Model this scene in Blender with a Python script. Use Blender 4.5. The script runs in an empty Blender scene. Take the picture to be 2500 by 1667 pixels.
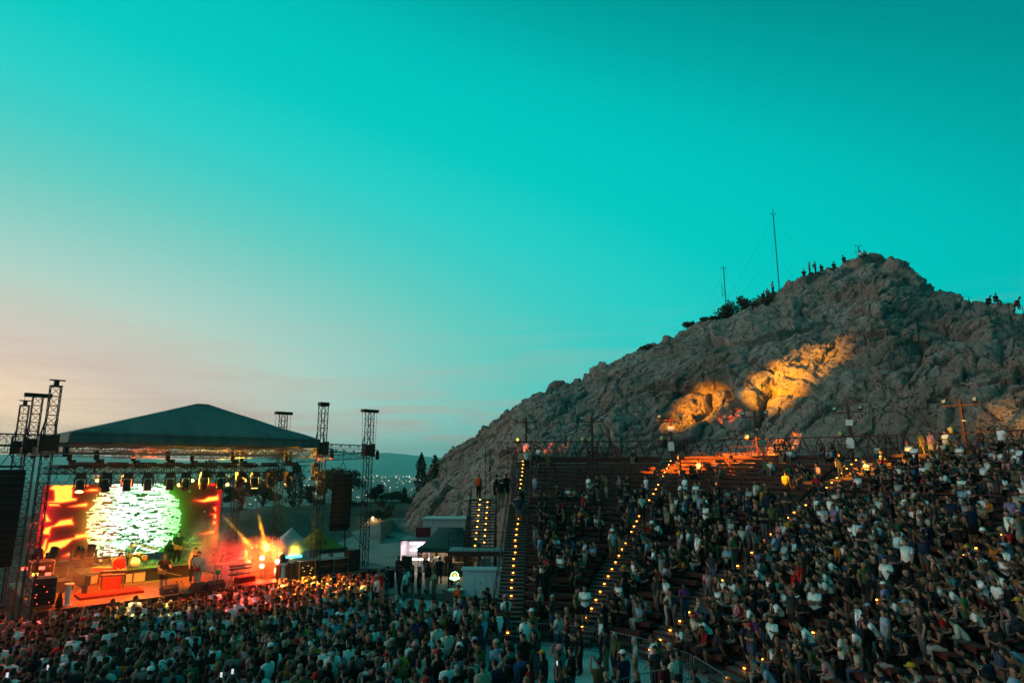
import bpy, bmesh, math, random
import numpy as np
from mathutils import Vector, Matrix, noise as mnoise
from mathutils.bvhtree import BVHTree

random.seed(7)
RNG = np.random.RandomState(11)
scene = bpy.context.scene
COL = scene.collection
R = math.radians

# ------------------------------------------------------------------ camera
F_PX, CX, CY = 1560.0, 1250.0, 833.5           # photograph pixels
PITCH = math.atan(0.195)
CP, SP = math.cos(PITCH), math.sin(PITCH)
cam_data = bpy.data.cameras.new('camera')
cam_data.sensor_width = 36.0
cam_data.lens = 36.0 * F_PX / 2500.0
cam_data.clip_start = 0.1
cam_data.clip_end = 20000
cam = bpy.data.objects.new('camera', cam_data)
cam.rotation_euler = (math.pi / 2 + PITCH, 0, 0)
COL.objects.link(cam)
scene.camera = cam


def lin(r, g, b, a=1.0):
    f = lambda c: (c / 255 / 12.92) if c / 255 <= 0.04045 else ((c / 255 + 0.055) / 1.055) ** 2.4
    return (f(r), f(g), f(b), a)


# ------------------------------------------------------------------ sky after sunset
world = bpy.data.worlds.new('World')
scene.world = world
world.use_nodes = True
wt = world.node_tree
wt.nodes.clear()


class NT:
    """tiny node-tree helper"""
    def __init__(s, tree):
        s.t = tree

    def n(s, typ, **kw):
        nd = s.t.nodes.new(typ)
        for k, v in kw.items():
            setattr(nd, k, v)
        return nd

    def link(s, a, b):
        s.t.links.new(a, b)

    def math(s, op, a, b=None, clamp=False):
        nd = s.t.nodes.new('ShaderNodeMath')
        nd.operation = op
        nd.use_clamp = clamp
        for i, v in enumerate((a, b)):
            if v is None:
                continue
            if isinstance(v, (int, float)):
                nd.inputs[i].default_value = v
            else:
                s.t.links.new(v, nd.inputs[i])
        return nd.outputs[0]

    def ramp(s, fac, stops, interp='LINEAR'):
        nd = s.t.nodes.new('ShaderNodeValToRGB')
        cr = nd.color_ramp
        cr.interpolation = interp
        while len(cr.elements) < len(stops):
            cr.elements.new(0.5)
        for e, (p, c) in zip(cr.elements, stops):
            e.position = p
            e.color = c if len(c) == 4 else (*c, 1)
        if fac is not None:
            s.t.links.new(fac, nd.inputs[0])
        return nd.outputs[0]

    def mix(s, fac, a, b, typ='MIX'):
        nd = s.t.nodes.new('ShaderNodeMix')
        nd.data_type = 'RGBA'
        nd.blend_type = typ
        for i, v in ((0, fac), (6, a), (7, b)):
            if isinstance(v, (int, float)):
                nd.inputs[i].default_value = v
            elif isinstance(v, (tuple, list)):
                nd.inputs[i].default_value = v if len(v) == 4 else (*v, 1)
            else:
                s.t.links.new(v, nd.inputs[i])
        return nd.outputs[2]

    def noise(s, vec, scale, detail=3, rough=0.5, dist=0.0):
        nd = s.t.nodes.new('ShaderNodeTexNoise')
        nd.inputs['Scale'].default_value = scale
        nd.inputs['Detail'].default_value = detail
        nd.inputs['Roughness'].default_value = rough
        nd.inputs['Distortion'].default_value = dist
        if vec is not None:
            s.t.links.new(vec, nd.inputs['Vector'])
        return nd.outputs[0]


w = NT(wt)
tc = w.n('ShaderNodeTexCoord')
sep = w.n('ShaderNodeSeparateXYZ')
w.link(tc.outputs['Generated'], sep.inputs[0])
el = w.math('ARCSINE', sep.outputs[2])
az = w.math('ARCTAN2', sep.outputs[0], sep.outputs[1])
SUN_AZ = R(-46)                                 # where the sun went down, left of the stage
d1 = w.math('ABSOLUTE', w.math('SUBTRACT', az, SUN_AZ))
d2 = w.math('SUBTRACT', 2 * math.pi, d1)
daz = w.math('MINIMUM', d1, d2)
elp = w.math('MAXIMUM', el, 0.0)
da = w.math('DIVIDE', daz, 2.4)
delta = w.math('SQRT', w.math('ADD', w.math('MULTIPLY', da, da), w.math('MULTIPLY', elp, elp)))
fac = w.math('DIVIDE', delta, R(120), clamp=True)
stops = [(0, (270, 206, 164)), (5.5, (276, 234, 196)), (8.8, (230, 206, 190)), (11.2, (212, 208, 194)), (13.7, (188, 215, 203)), (15.3, (170, 213, 202)), (18.5, (136, 208, 197)), (21.5, (100, 207, 197)),
         (25, (64, 207, 199)), (28, (40, 208, 201)), (32, (4, 203, 196)), (36, (0, 198, 192)), (39, (0, 190, 186)), (43, (0, 168, 166)), (47, (0, 146, 146)), (54, (0, 134, 135)), (118, (0, 122, 125))]
grad = w.ramp(fac, [(d / 120, lin(*c)) for d, c in stops])
# thin streaks of cloud low over the horizon
comb = w.n('ShaderNodeCombineXYZ')
w.link(w.math('MULTIPLY', az, 2.6), comb.inputs[0])
w.link(w.math('MULTIPLY', el, 30.0), comb.inputs[1])
cn = w.noise(comb.outputs[0], 1.6, 5, 0.55, 0.6)
band = w.ramp(w.math('DIVIDE', elp, R(14), clamp=True), [(0, (0.9,) * 3), (0.28, (1,) * 3), (0.55, (0.35,) * 3), (1, (0,) * 3)])
cmask = w.math('MULTIPLY', w.ramp(cn, [(0.44, (0,) * 3), (0.64, (1,) * 3)]), band)
cl = w.mix(w.math('MULTIPLY', cmask, 0.5), grad, lin(212, 160, 148))
low = w.math('LESS_THAN', el, -0.02)
skyc = w.mix(low, cl, lin(20, 60, 60))
bg = w.n('ShaderNodeBackground')
bg.inputs['Strength'].default_value = 1.0
w.link(skyc, bg.inputs['Color'])
wo = w.n('ShaderNodeOutputWorld')
w.link(bg.outputs[0], wo.inputs['Surface'])

# the afterglow: a broad, weak warm light from the sunset side
sun_data = bpy.data.lights.new('afterglow', 'SUN')
sun_data.energy = 1.45
sun_data.angle = R(60)
sun_data.color = (1.0, 0.58, 0.50)
sun = bpy.data.objects.new('afterglow', sun_data)
_a, _e = R(-95), R(10)
_d = Vector((math.sin(_a) * math.cos(_e), math.cos(_a) * math.cos(_e), math.sin(_e)))
sun.rotation_euler = _d.to_track_quat('Z', 'Y').to_euler()
COL.objects.link(sun)

scene.view_settings.view_transform = 'Standard'
scene.view_settings.look = 'None'
scene.view_settings.exposure = 0.0
scene.view_settings.gamma = 1.0
scene.view_settings.use_curve_mapping = False
scene.cycles.use_denoising = True
scene.cycles.max_bounces = 4
scene.cycles.diffuse_bounces = 2
scene.cycles.glossy_bounces = 2
scene.cycles.volume_bounces = 0
scene.cycles.transparent_max_bounces = 8
scene.cycles.sample_clamp_indirect = 4.0
scene.cycles.caustics_reflective = False
scene.cycles.caustics_refractive = False
# ------------------------------------------------------------------ helpers
def W(px, py, d):
    """the place in the world that lies d metres along the view axis at a pixel of the photograph"""
    v = (py - CY) / F_PX
    return Vector(((px - CX) / F_PX * d, d * (CP + v * SP), d * (SP - v * CP)))


def at_z(px, py, z):
    v = (py - CY) / F_PX
    return W(px, py, z / (SP - v * CP))


def to_px(p):
    d = p[1] * CP + p[2] * SP
    if d < 0.1:
        return (-1e4, -1e4, d)
    h = -p[1] * SP + p[2] * CP
    return (CX + p[0] / d * F_PX, CY - h / d * F_PX, d)


MATS = {}


def mat(name, col=None, rough=0.8, metal=0.0, emit=None, es=1.0, var=0.0, vscale=4.0, bump=0.0, objcol=False, attr=None, spec=0.3):
    if name in MATS:
        return MATS[name]
    m = bpy.data.materials.new(name)
    m.use_nodes = True
    t = NT(m.node_tree)
    b = m.node_tree.nodes['Principled BSDF']
    b.inputs['Roughness'].default_value = rough
    b.inputs['Metallic'].default_value = metal
    b.inputs['Specular IOR Level'].default_value = spec
    src = None
    if objcol:
        src = t.n('ShaderNodeObjectInfo').outputs['Color']
    elif attr:
        src = t.n('ShaderNodeAttribute', attribute_name=attr).outputs['Color']
    tcn = t.n('ShaderNodeTexCoord')
    if var or bump:
        nz = t.noise(tcn.outputs['Object'], vscale, 5, 0.6)
    if var:
        f = t.ramp(nz, [(0.25, (1 - var,) * 3), (0.75, (1 + var * 0.4,) * 3)])
        base = src if src is not None else (*col[:3], 1)
        src = t.mix(1.0, base, f, 'MULTIPLY')
    if src is not None:
        t.link(src, b.inputs['Base Color'])
    elif col is not None:
        b.inputs['Base Color'].default_value = (*col[:3], 1)
    if bump:
        bp = t.n('ShaderNodeBump')
        bp.inputs['Strength'].default_value = bump
        bp.inputs['Distance'].default_value = 0.05
        t.link(nz, bp.inputs['Height'])
        t.link(bp.outputs[0], b.inputs['Normal'])
    if emit is not None:
        b.inputs['Emission Color'].default_value = (*emit[:3], 1)
        b.inputs['Emission Strength'].default_value = es
    MATS[name] = m
    return m


def tag(o, label=None, cat=None, group=None, kind=None):
    if label:
        o['label'] = label
    if cat:
        o['category'] = cat
    if group:
        o['group'] = group
    if kind:
        o['kind'] = kind
    return o


def empty(name, loc=(0, 0, 0), rz=0.0, label=None, cat=None, group=None):
    o = bpy.data.objects.new(name, None)
    o.empty_display_size = 0.1
    o.location = loc
    o.rotation_euler = (0, 0, rz)
    COL.objects.link(o)
    return tag(o, label, cat, group)


def link_mesh(name, me, parent=None, loc=None, rot=None):
    o = bpy.data.objects.new(name, me)
    if parent is not None:
        o.parent = parent
    if loc is not None:
        o.location = loc
    if rot is not None:
        o.rotation_euler = rot
    COL.objects.link(o)
    return o


def copy_tree(o, parent=None):
    c = o.copy()
    COL.objects.link(c)
    if parent is not None:
        c.parent = parent
    for ch in list(o.children):
        copy_tree(ch, c)
    return c


def np_mesh(name, verts, quads, mats=(), smooth=True, tris=None):
    """mesh from numpy arrays"""
    me = bpy.data.meshes.new(name)
    verts = np.asarray(verts, dtype=np.float32)
    nq = len(quads) if quads is not None else 0
    nt = len(tris) if tris is not None else 0
    me.vertices.add(len(verts))
    me.vertices.foreach_set('co', verts.ravel())
    loops = []
    if nq:
        loops.append(np.asarray(quads, dtype=np.int32).ravel())
    if nt:
        loops.append(np.asarray(tris, dtype=np.int32).ravel())
    loops = np.concatenate(loops)
    me.loops.add(len(loops))
    me.loops.foreach_set('vertex_index', loops)
    starts = np.concatenate([np.arange(nq) * 4, nq * 4 + np.arange(nt) * 3]).astype(np.int32)
    me.polygons.add(nq + nt)
    me.polygons.foreach_set('loop_start', starts)
    me.polygons.foreach_set('use_smooth', np.full(nq + nt, smooth, dtype=bool))
    for m in mats:
        me.materials.append(m)
    me.update(calc_edges=True)
    me.validate()
    return me


def grid_quads(nu, nv):
    i = np.arange(nu - 1)[:, None] * nv + np.arange(nv - 1)[None, :]
    return np.stack([i, i + nv, i + nv + 1, i + 1], -1).reshape(-1, 4)


class MB:
    """collects simple solids and links them as one mesh object"""
    def __init__(s):
        s.v, s.f, s.m, s.sm = [], [], [], []
        s.cur = 0

    def add(s, vs, fs, sm=False):
        o = len(s.v)
        s.v.extend([tuple(p) for p in vs])
        s.f.extend([tuple(i + o for i in f) for f in fs])
        s.m.extend([s.cur] * len(fs))
        s.sm.extend([sm] * len(fs))
        return s

    def box(s, c, size, rz=0.0, M=None):
        hx, hy, hz = size[0] / 2, size[1] / 2, size[2] / 2
        vs = [Vector((x, y, z)) for z in (-hz, hz) for y in (-hy, hy) for x in (-hx, hx)]
        if M is not None:
            vs = [M @ p for p in vs]
        elif rz:
            m = Matrix.Rotation(rz, 3, 'Z')
            vs = [m @ p for p in vs]
        c = Vector(c)
        return s.add([p + c for p in vs], [(0, 2, 3, 1), (4, 5, 7, 6), (0, 1, 5, 4), (2, 6, 7, 3), (0, 4, 6, 2), (1, 3, 7, 5)])

    def bar(s, a, b, r, n=4, r2=None, caps=True, sm=False):
        a, b = Vector(a), Vector(b)
        d = b - a
        if d.length < 1e-6:
            return s
        q = d.to_track_quat('Z', 'Y')
        r2 = r if r2 is None else r2
        vs = []
        for p, rr in ((a, r), (b, r2)):
            for k in range(n):
                t = 2 * math.pi * (k + 0.5) / n
                vs.append(p + q @ Vector((math.cos(t) * rr, math.sin(t) * rr, 0)))
        fs = [(k, (k + 1) % n, n + (k + 1) % n, n + k) for k in range(n)]
        if caps:
            fs += [tuple(range(n - 1, -1, -1)), tuple(range(n, 2 * n))]
        return s.add(vs, fs, sm)

    def tube(s, pts, r, n=6):
        for a, b in zip(pts[:-1], pts[1:]):
            s.bar(a, b, r, n, sm=True)
        return s

    def lathe(s, c, prof, n=16, M=None, sm=True):
        """prof: list of (radius, z)"""
        c = Vector(c)
        vs, fs = [], []
        for rr, z in prof:
            for k in range(n):
                t = 2 * math.pi * k / n
                p = Vector((rr * math.cos(t), rr * math.sin(t), z))
                vs.append((M @ p if M is not None else p) + c)
        for i in range(len(prof) - 1):
            for k in range(n):
                a, b = i * n + k, i * n + (k + 1) % n
                fs.append((a, b, b + n, a + n))
        fs.append(tuple(range(n - 1, -1, -1)))
        fs.append(tuple((len(prof) - 1) * n + k for k in range(n)))
        return s.add(vs, fs, sm)

    def prism(s, poly, z0, z1, M=None, c=(0, 0, 0)):
        """extrude a 2D polygon (counter-clockwise) from z0 to z1"""
        n = len(poly)
        c = Vector(c)
        vs = [Vector((x, y, z0)) for x, y in poly] + [Vector((x, y, z1)) for x, y in poly]
        vs = [(M @ p if M is not None else p) + c for p in vs]
        fs = [(k, (k + 1) % n, n + (k + 1) % n, n + k) for k in range(n)]
        fs += [tuple(range(n - 1, -1, -1)), tuple(range(n, 2 * n))]
        return s.add(vs, fs)

    def mesh(s, name, mats):
        me = bpy.data.meshes.new(name)
        me.from_pydata(s.v, [], s.f)
        for m in (mats if isinstance(mats, (list, tuple)) else [mats]):
            me.materials.append(m)
        me.polygons.foreach_set('material_index', s.m)
        me.polygons.foreach_set('use_smooth', s.sm)
        me.update()
        return me

    def build(s, name, mats, parent=None, loc=None, rot=None):
        return link_mesh(name, s.mesh(name, mats), parent, loc, rot)


def truss(mb, a, b, w, seg=0.5, rc=0.025, rd=0.013, up=None):
    """box truss: four chords, rungs and zigzag lacing on all four faces"""
    a, b = Vector(a), Vector(b)
    d = (b - a)
    L = d.length
    d.normalize()
    up = Vector(up) if up is not None else (Vector((0, 0, 1)) if abs(d.z) < 0.9 else Vector((1, 0, 0)))
    x = d.cross(up).normalized()
    y = x.cross(d).normalized()
    h = w / 2
    cs = [x * h + y * h, x * -h + y * h, x * -h - y * h, x * h - y * h]
    for c in cs:
        mb.bar(a + c, b + c, rc, 4)
    n = max(2, int(round(L / seg)))
    for i in range(n):
        p, q = a + d * (L * i / n), a + d * (L * (i + 1) / n)
        for k in range(4):
            c, e = cs[k], cs[(k + 1) % 4]
            mb.bar(p + c, p + e, rd, 3, caps=False)
            if i % 2:
                c, e = e, c
            mb.bar(p + c, q + e, rd, 3, caps=False)


# vectorised gradient and cell noise for the terrain
def _hash(ix, iy, iz, seed):
    h = (ix.astype(np.int64) * 374761393 + iy.astype(np.int64) * 668265263 + iz.astype(np.int64) * 1274126177 + seed * 974711) & 0xFFFFFFFF
    h = ((h ^ (h >> 13)) * 1274126177) & 0xFFFFFFFF
    h = ((h ^ (h >> 16)) * 2246822519) & 0xFFFFFFFF
    return h ^ (h >> 15)


def vnoise(p, seed=0):
    """value noise in -1..1 on points (N,3)"""
    i = np.floor(p).astype(np.int64)
    f = p - i
    f = f * f * f * (f * (f * 6 - 15) + 10)
    out = 0.0
    for dx in (0, 1):
        wx = f[:, 0] if dx else 1 - f[:, 0]
        for dy in (0, 1):
            wy = f[:, 1] if dy else 1 - f[:, 1]
            for dz in (0, 1):
                wz = f[:, 2] if dz else 1 - f[:, 2]
                h = _hash(i[:, 0] + dx, i[:, 1] + dy, i[:, 2] + dz, seed)
                out = out + wx * wy * wz * ((h & 0xFFFF) / 32767.5 - 1)
    return out


def fbm(p, octaves=4, seed=0, gain=0.5, ridged=False):
    out, a, tot = 0.0, 1.0, 0.0
    for o in range(octaves):
        n = vnoise(p * (2.03 ** o), seed + o * 17)
        out = out + a * ((1 - 2 * np.abs(n)) if ridged else n)
        tot += a
        a *= gain
    return out / tot


def cells(p, seed=0):
    """F1, F2, a random value of the nearest cell and the height of a randomly tilted slab at the point"""
    i = np.floor(p).astype(np.int64)
    f1 = np.full(len(p), 9.0)
    f2 = np.full(len(p), 9.0)
    idv = np.zeros(len(p))
    slab = np.zeros(len(p))
    for dx in (-1, 0, 1):
        for dy in (-1, 0, 1):
            for dz in (-1, 0, 1):
                c = i + np.array([dx, dy, dz])
                h = _hash(c[:, 0], c[:, 1], c[:, 2], seed)
                fx = c[:, 0] + (h & 1023) / 1023.0
                fy = c[:, 1] + ((h >> 10) & 1023) / 1023.0
                fz = c[:, 2] + ((h >> 20) & 1023) / 1023.0
                ex, ey, ez = p[:, 0] - fx, p[:, 1] - fy, p[:, 2] - fz
                dd = np.sqrt(ex ** 2 + ey ** 2 + ez ** 2)
                near = dd < f1
                f2 = np.where(near, f1, np.minimum(f2, dd))
                idv = np.where(near, (h >> 5 & 255) / 255.0, idv)
                tl = ex * ((h >> 3 & 63) / 31.5 - 1) + ey * ((h >> 9 & 63) / 31.5 - 1) + ez * ((h >> 15 & 63) / 31.5 - 1)
                slab = np.where(near, tl, slab)
                f1 = np.where(near, dd, f1)
    return f1, f2, idv, slab


def sstep(t):
    t = np.clip(t, 0, 1)
    return t * t * (3 - 2 * t)
# ------------------------------------------------------------------ where things are
GZ = -8.0                                        # orchestra floor, the camera is the origin
TC = Vector((-0.6, 23.0))                        # centre of the fan-shaped theatre
P0 = Vector((-21.8, 32.2))                       # left front corner of the stage
SU = Vector((0.723, 0.690))                      # along the stage front
SN = Vector((-0.690, 0.723))                     # towards the back of the stage
DECK = -6.7
SRZ = math.atan2(SU.y, SU.x)


def S(s, d, z=DECK):
    p = P0 + SU * s + SN * d
    return Vector((p.x, p.y, z))


def TH(theta, r, z):
    """theatre polar coordinates, theta in degrees clockwise from straight ahead"""
    t = R(theta)
    return Vector((TC.x + r * math.sin(t), TC.y + r * math.cos(t), z))


def sst(t):
    t = max(0.0, min(1.0, t))
    return t * t * (3 - 2 * t)


# ------------------------------------------------------------------ ground
def ground_z(x, y):
    x, y = np.asarray(x, float), np.asarray(y, float)
    bank = np.maximum(sstep((-17.5 - x) / 9) * sstep((y - 54) / 14), sstep((y - 80) / 16))
    p = np.stack([x.ravel(), y.ravel(), np.zeros(x.size)], -1)
    n1 = fbm(p / 9.0, 4, 3).reshape(x.shape)
    n2 = fbm(p / 2.2, 3, 8).reshape(x.shape)
    z = GZ + bank * (2.3 + 1.1 * n1 + 0.25 * n2)
    z += 1.3 * np.exp(-(((x + 24) / 5) ** 2 + ((y - 73) / 5) ** 2)) * bank
    rho = np.sqrt((x + 5) ** 2 + (y - 45) ** 2)
    z = z - np.clip((rho - 60) * 0.55, 0, 52.0)
    return np.maximum(z, -60.0 + 0 * z)


def axis(lo, hi, step, far):
    a = list(np.arange(lo, hi + 1e-6, step))
    g, p, q = step, lo, hi
    left, right = [], []
    while p > -far:
        g *= 1.18
        p -= g
        left.append(max(p, -far))
    g = step
    while q < far:
        g *= 1.18
        q += g
        right.append(min(q, far))
    return np.array(left[::-1] + a + right)


def earth_material(name, c1, c2, c3, sc):
    m = bpy.data.materials.new(name)
    m.use_nodes = True
    t = NT(m.node_tree)
    b = m.node_tree.nodes['Principled BSDF']
    b.inputs['Roughness'].default_value = 0.95
    b.inputs['Specular IOR Level'].default_value = 0.1
    g = t.n('ShaderNodeNewGeometry').outputs['Position']
    n1 = t.noise(g, sc, 6, 0.65)
    n2 = t.noise(g, sc * 9, 4, 0.7)
    c = t.ramp(n1, [(0.3, c1), (0.5, c2), (0.72, c3)])
    c = t.mix(0.6, c, t.ramp(n2, [(0.3, (0.55,) * 3), (0.7, (1.15,) * 3)]), 'MULTIPLY')
    t.link(c, b.inputs['Base Color'])
    bp = t.n('ShaderNodeBump')
    bp.inputs['Strength'].default_value = 0.5
    bp.inputs['Distance'].default_value = 0.06
    t.link(n2, bp.inputs['Height'])
    t.link(bp.outputs[0], b.inputs['Normal'])
    return m


gx, gy = axis(-75, 30, 1.0, 4700), axis(-10, 115, 1.0, 4700)
X, Y = np.meshgrid(gx, gy, indexing='ij')
Z = ground_z(X, Y)
me = np_mesh('ground', np.stack([X, Y, Z], -1).reshape(-1, 3), grid_quads(len(gx), len(gy)),
             [earth_material('dry earth', (0.065, 0.05, 0.042), (0.115, 0.092, 0.078), (0.18, 0.15, 0.13), 0.25)])
tag(link_mesh('ground', me), kind='structure')

# concrete floor of the orchestra, a sheet on the ground
n = 64
fl = [(TC.x + 11.0 * math.sin(2 * math.pi * k / n), TC.y + 11.0 * math.cos(2 * math.pi * k / n)) for k in range(n)]
mb = MB()
mb.add([(p[0], p[1], GZ + 0.03) for p in fl], [tuple(range(n - 1, -1, -1))])
mb.add([(-26, 2, GZ + 0.024), (-0.5, 2, GZ + 0.024), (-0.5, 39, GZ + 0.024), (-9.5, 43, GZ + 0.024), (-26, 30, GZ + 0.024)], [(0, 1, 2, 3, 4)])
tag(mb.build('concrete_floor', mat('concrete', (0.50, 0.52, 0.52), 0.7, var=0.35, vscale=0.5, bump=0.1)), kind='structure')

px_, py_ = np.arange(-18.0, 3.1, 0.7), np.arange(43, 88, 0.8)
X, Y = np.meshgrid(px_, py_, indexing='ij')
X = X + 0.9 * vnoise(np.stack([X.ravel() * 0.2, Y.ravel() * 0.25, 0 * X.ravel()], -1), 5).reshape(X.shape) + np.clip((Y - 60) * -0.03, -1, 0)
me = np_mesh('gravel_path', np.stack([X, Y, ground_z(X, Y) + 0.03], -1).reshape(-1, 3), grid_quads(len(px_), len(py_)),
             [earth_material('pale gravel', (0.22, 0.20, 0.18), (0.30, 0.275, 0.25), (0.38, 0.35, 0.32), 0.35)])
tag(link_mesh('gravel_path', me), kind='structure')
mb = MB()
for k in range(26):
    mb.box((-16.5 + k * 0.8, 52.5 + k * 0.16, GZ + 0.08), (0.78, 0.16, 0.12), 0.2)
tag(mb.build('kerb', mat('kerb stone', (0.33, 0.32, 0.30), var=0.2)), kind='structure')

# ------------------------------------------------------------------ rocky hill
RIDGE = [(930, 1275, 100), (975, 1255, 96), (1000, 1228, 94), (1020, 1190, 92), (1050, 1148, 91), (1080, 1112, 90), (1130, 1075, 89), (1190, 1030, 88),
         (1245, 985, 87), (1280, 962, 87), (1320, 937, 87), (1360, 927, 88), (1430, 922, 90), (1500, 890, 91), (1560, 862, 92),
         (1640, 828, 93), (1700, 797, 93), (1780, 762, 94), (1830, 725, 94), (1900, 692, 95), (1925, 672, 95), (1990, 664, 96),
         (2060, 645, 96), (2105, 624, 96), (2135, 620, 96), (2170, 636, 95), (2215, 676, 92), (2260, 714, 89), (2310, 726, 86),
         (2345, 744, 83), (2380, 744, 80), (2420, 766, 76), (2470, 780, 72), (2530, 796, 66), (2650, 835, 58), (2800, 880, 50), (3200, 900, 42), (4200, 920, 36)]
rid = [W(*r) for r in RIDGE]
r_az = np.array([math.atan2(p.x, p.y) for p in rid])
r_rho = np.array([math.hypot(p.x, p.y) for p in rid])
r_z = np.array([p.z - 0.7 for p in rid])
FOOT = [(930, 1268, -5.8), (960, 1262, -6.4), (1000, 1292, -7.4), (1060, 1312, -7.8), (1130, 1330, -8), (1200, 1345, -8)]
ft = [at_z(*f) for f in FOOT]
f_az = np.array([math.atan2(p.x, p.y) for p in ft])
f_rho = np.array([math.hypot(p.x, p.y) for p in ft])


def ring_rho(a, r):
    """distance from the camera, along azimuth a, to the far side of the theatre circle of radius r"""
    dx, dy = np.sin(a), np.cos(a)
    b = dx * TC.x + dy * TC.y
    disc = np.maximum(b * b - (TC.x ** 2 + TC.y ** 2 - r * r), 0)
    return b + np.sqrt(disc)


az_fine = np.concatenate([np.linspace(r_az[0], math.atan2(2560 - CX, F_PX * 1.0), 940), np.linspace(math.atan2(2565 - CX, F_PX), R(63), 60)])
NV_UNDER, NV_FACE, NV_BACK = 36, 430, 14
tu = np.linspace(0, 1, NV_UNDER, endpoint=False)
tf = np.linspace(0, 1, NV_FACE)
tb = np.linspace(0, 1, NV_BACK + 1)[1:]
rhoR = np.interp(az_fine, r_az, r_rho)
zR = np.interp(az_fine, r_az, r_z)
ring = ring_rho(az_fine, 36.5)
under0 = ring_rho(az_fine, 9.2)
kf = sstep((az_fine - math.atan2(1190 - CX, F_PX)) / (math.atan2(1275 - CX, F_PX) - math.atan2(1190 - CX, F_PX)))
rhoF = np.interp(az_fine, f_az, f_rho)
zF = np.interp(az_fine, f_az, [f[2] - 0.4 for f in FOOT])
rhoM = rhoF * (1 - kf) + ring * kf
zM = zF * (1 - kf) + (-0.5) * kf
rho0 = (rhoF - 6) * (1 - kf) + under0 * kf
z0 = (zF - 3.0) * (1 - kf) + (-8.4) * kf
cols = []
rho_u = rho0[:, None] + (rhoM - rho0)[:, None] * tu
z_u = z0[:, None] + (zM - z0)[:, None] * tu
prof = tf ** 0.92
rho_f = rhoM[:, None] + (rhoR - rhoM)[:, None] * tf
z_f = zM[:, None] + (zR - zM)[:, None] * prof
z_f += (np.sin(tf ** 0.8 * math.pi) * 3.8)[None, :] * np.clip((zR - zM) / 20, 0, 1)[:, None]
rho_b = rhoR[:, None] + 45 * tb
z_b = zR[:, None] - 2 * tb - 26 * tb ** 1.5
rho = np.concatenate([rho_u, rho_f, rho_b], 1)
zz = np.concatenate([z_u, z_f, z_b], 1)
A = np.broadcast_to(az_fine[:, None], rho.shape)
HX, HY = rho * np.sin(A), rho * np.cos(A)
nu, nv = rho.shape
Pn = np.stack([HX, HY, zz], -1)
du = np.gradient(Pn, axis=0)
dv = np.gradient(Pn, axis=1)
N = np.cross(du, dv)
N /= np.linalg.norm(N, axis=-1, keepdims=True) + 1e-9
N[N[..., 2] < 0] *= -1
q = Pn.reshape(-1, 3)
# tilted coordinates give the beds of rock their slant
c, s_ = math.cos(R(28)), math.sin(R(28))
qt = np.stack([q[:, 0] * c + q[:, 2] * s_, q[:, 1], -q[:, 0] * s_ + q[:, 2] * c], -1)
warp = np.stack([fbm(q / 7.0, 3, 21), fbm(q / 7.0, 3, 31), fbm(q / 7.0, 3, 41)], -1)
big = fbm(q / 17.0, 3, 1)
mid = fbm(q / 5.0 + 0.5 * warp, 4, 5)
f1, f2, idv, sl1 = cells(np.stack([qt[:, 0] / 9.5, qt[:, 1] / 9.5, qt[:, 2] / 4.6], -1) + 0.30 * warp, 3)
g1, g2, idg, sl2 = cells(np.stack([qt[:, 0] / 3.4, qt[:, 1] / 3.4, qt[:, 2] / 1.6], -1) + 0.35 * warp, 9)
h1, h2, idh, sl3 = cells(qt / np.array([1.2, 1.2, 0.6]) + 0.35 * warp, 13)
crack = np.exp(-((f2 - f1) / 0.055) ** 2)
crack2 = np.exp(-((g2 - g1) / 0.07) ** 2)
crack3 = np.exp(-((h2 - h1) / 0.10) ** 2)
rid_ = fbm(q / 3.2 + 0.7 * warp, 4, 61, ridged=True)
fine = fbm(q / 0.6, 3, 71)
regm = sstep((fbm(q / 14.0, 2, 91) + 0.30) / 0.6)       # some places blocky, some smoother
led = qt[:, 2] / 3.0 + 0.9 * fbm(q / 9.0, 3, 101) + 0.2 * fbm(q / 2.0, 3, 111)
ledge = (led - np.floor(led))
ledge = np.where(ledge < 0.82, ledge / 0.82, (1 - ledge) / 0.18) - 0.5
disp = 1.6 * big + 0.35 * mid + 0.45 * ledge * regm + (0.5 + 0.5 * regm) * (1.5 * sl1 + 0.8 * (idv - 0.5) - 0.6 * crack) \
    + (0.25 + 0.75 * regm) * (0.75 * sl2 + 0.25 * (idg - 0.5) - 0.28 * crack2) + 0.30 * sl3 - 0.10 * crack3 + 0.26 * rid_ + 0.16 * fine
fade = np.concatenate([np.full(NV_UNDER, 0.12), 0.12 + 0.88 * sstep(tf / 0.12), np.full(NV_BACK, 1.0)])
amp = (fade[None, :] * np.ones((nu, 1))).reshape(-1)
amp *= np.repeat(np.clip(((zR - zM) + 1.5) / 9, 0.16, 1), nv)
Q = q + N.reshape(-1, 3) * (disp * amp)[:, None] + np.array([0, 0, 0.12])


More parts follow.
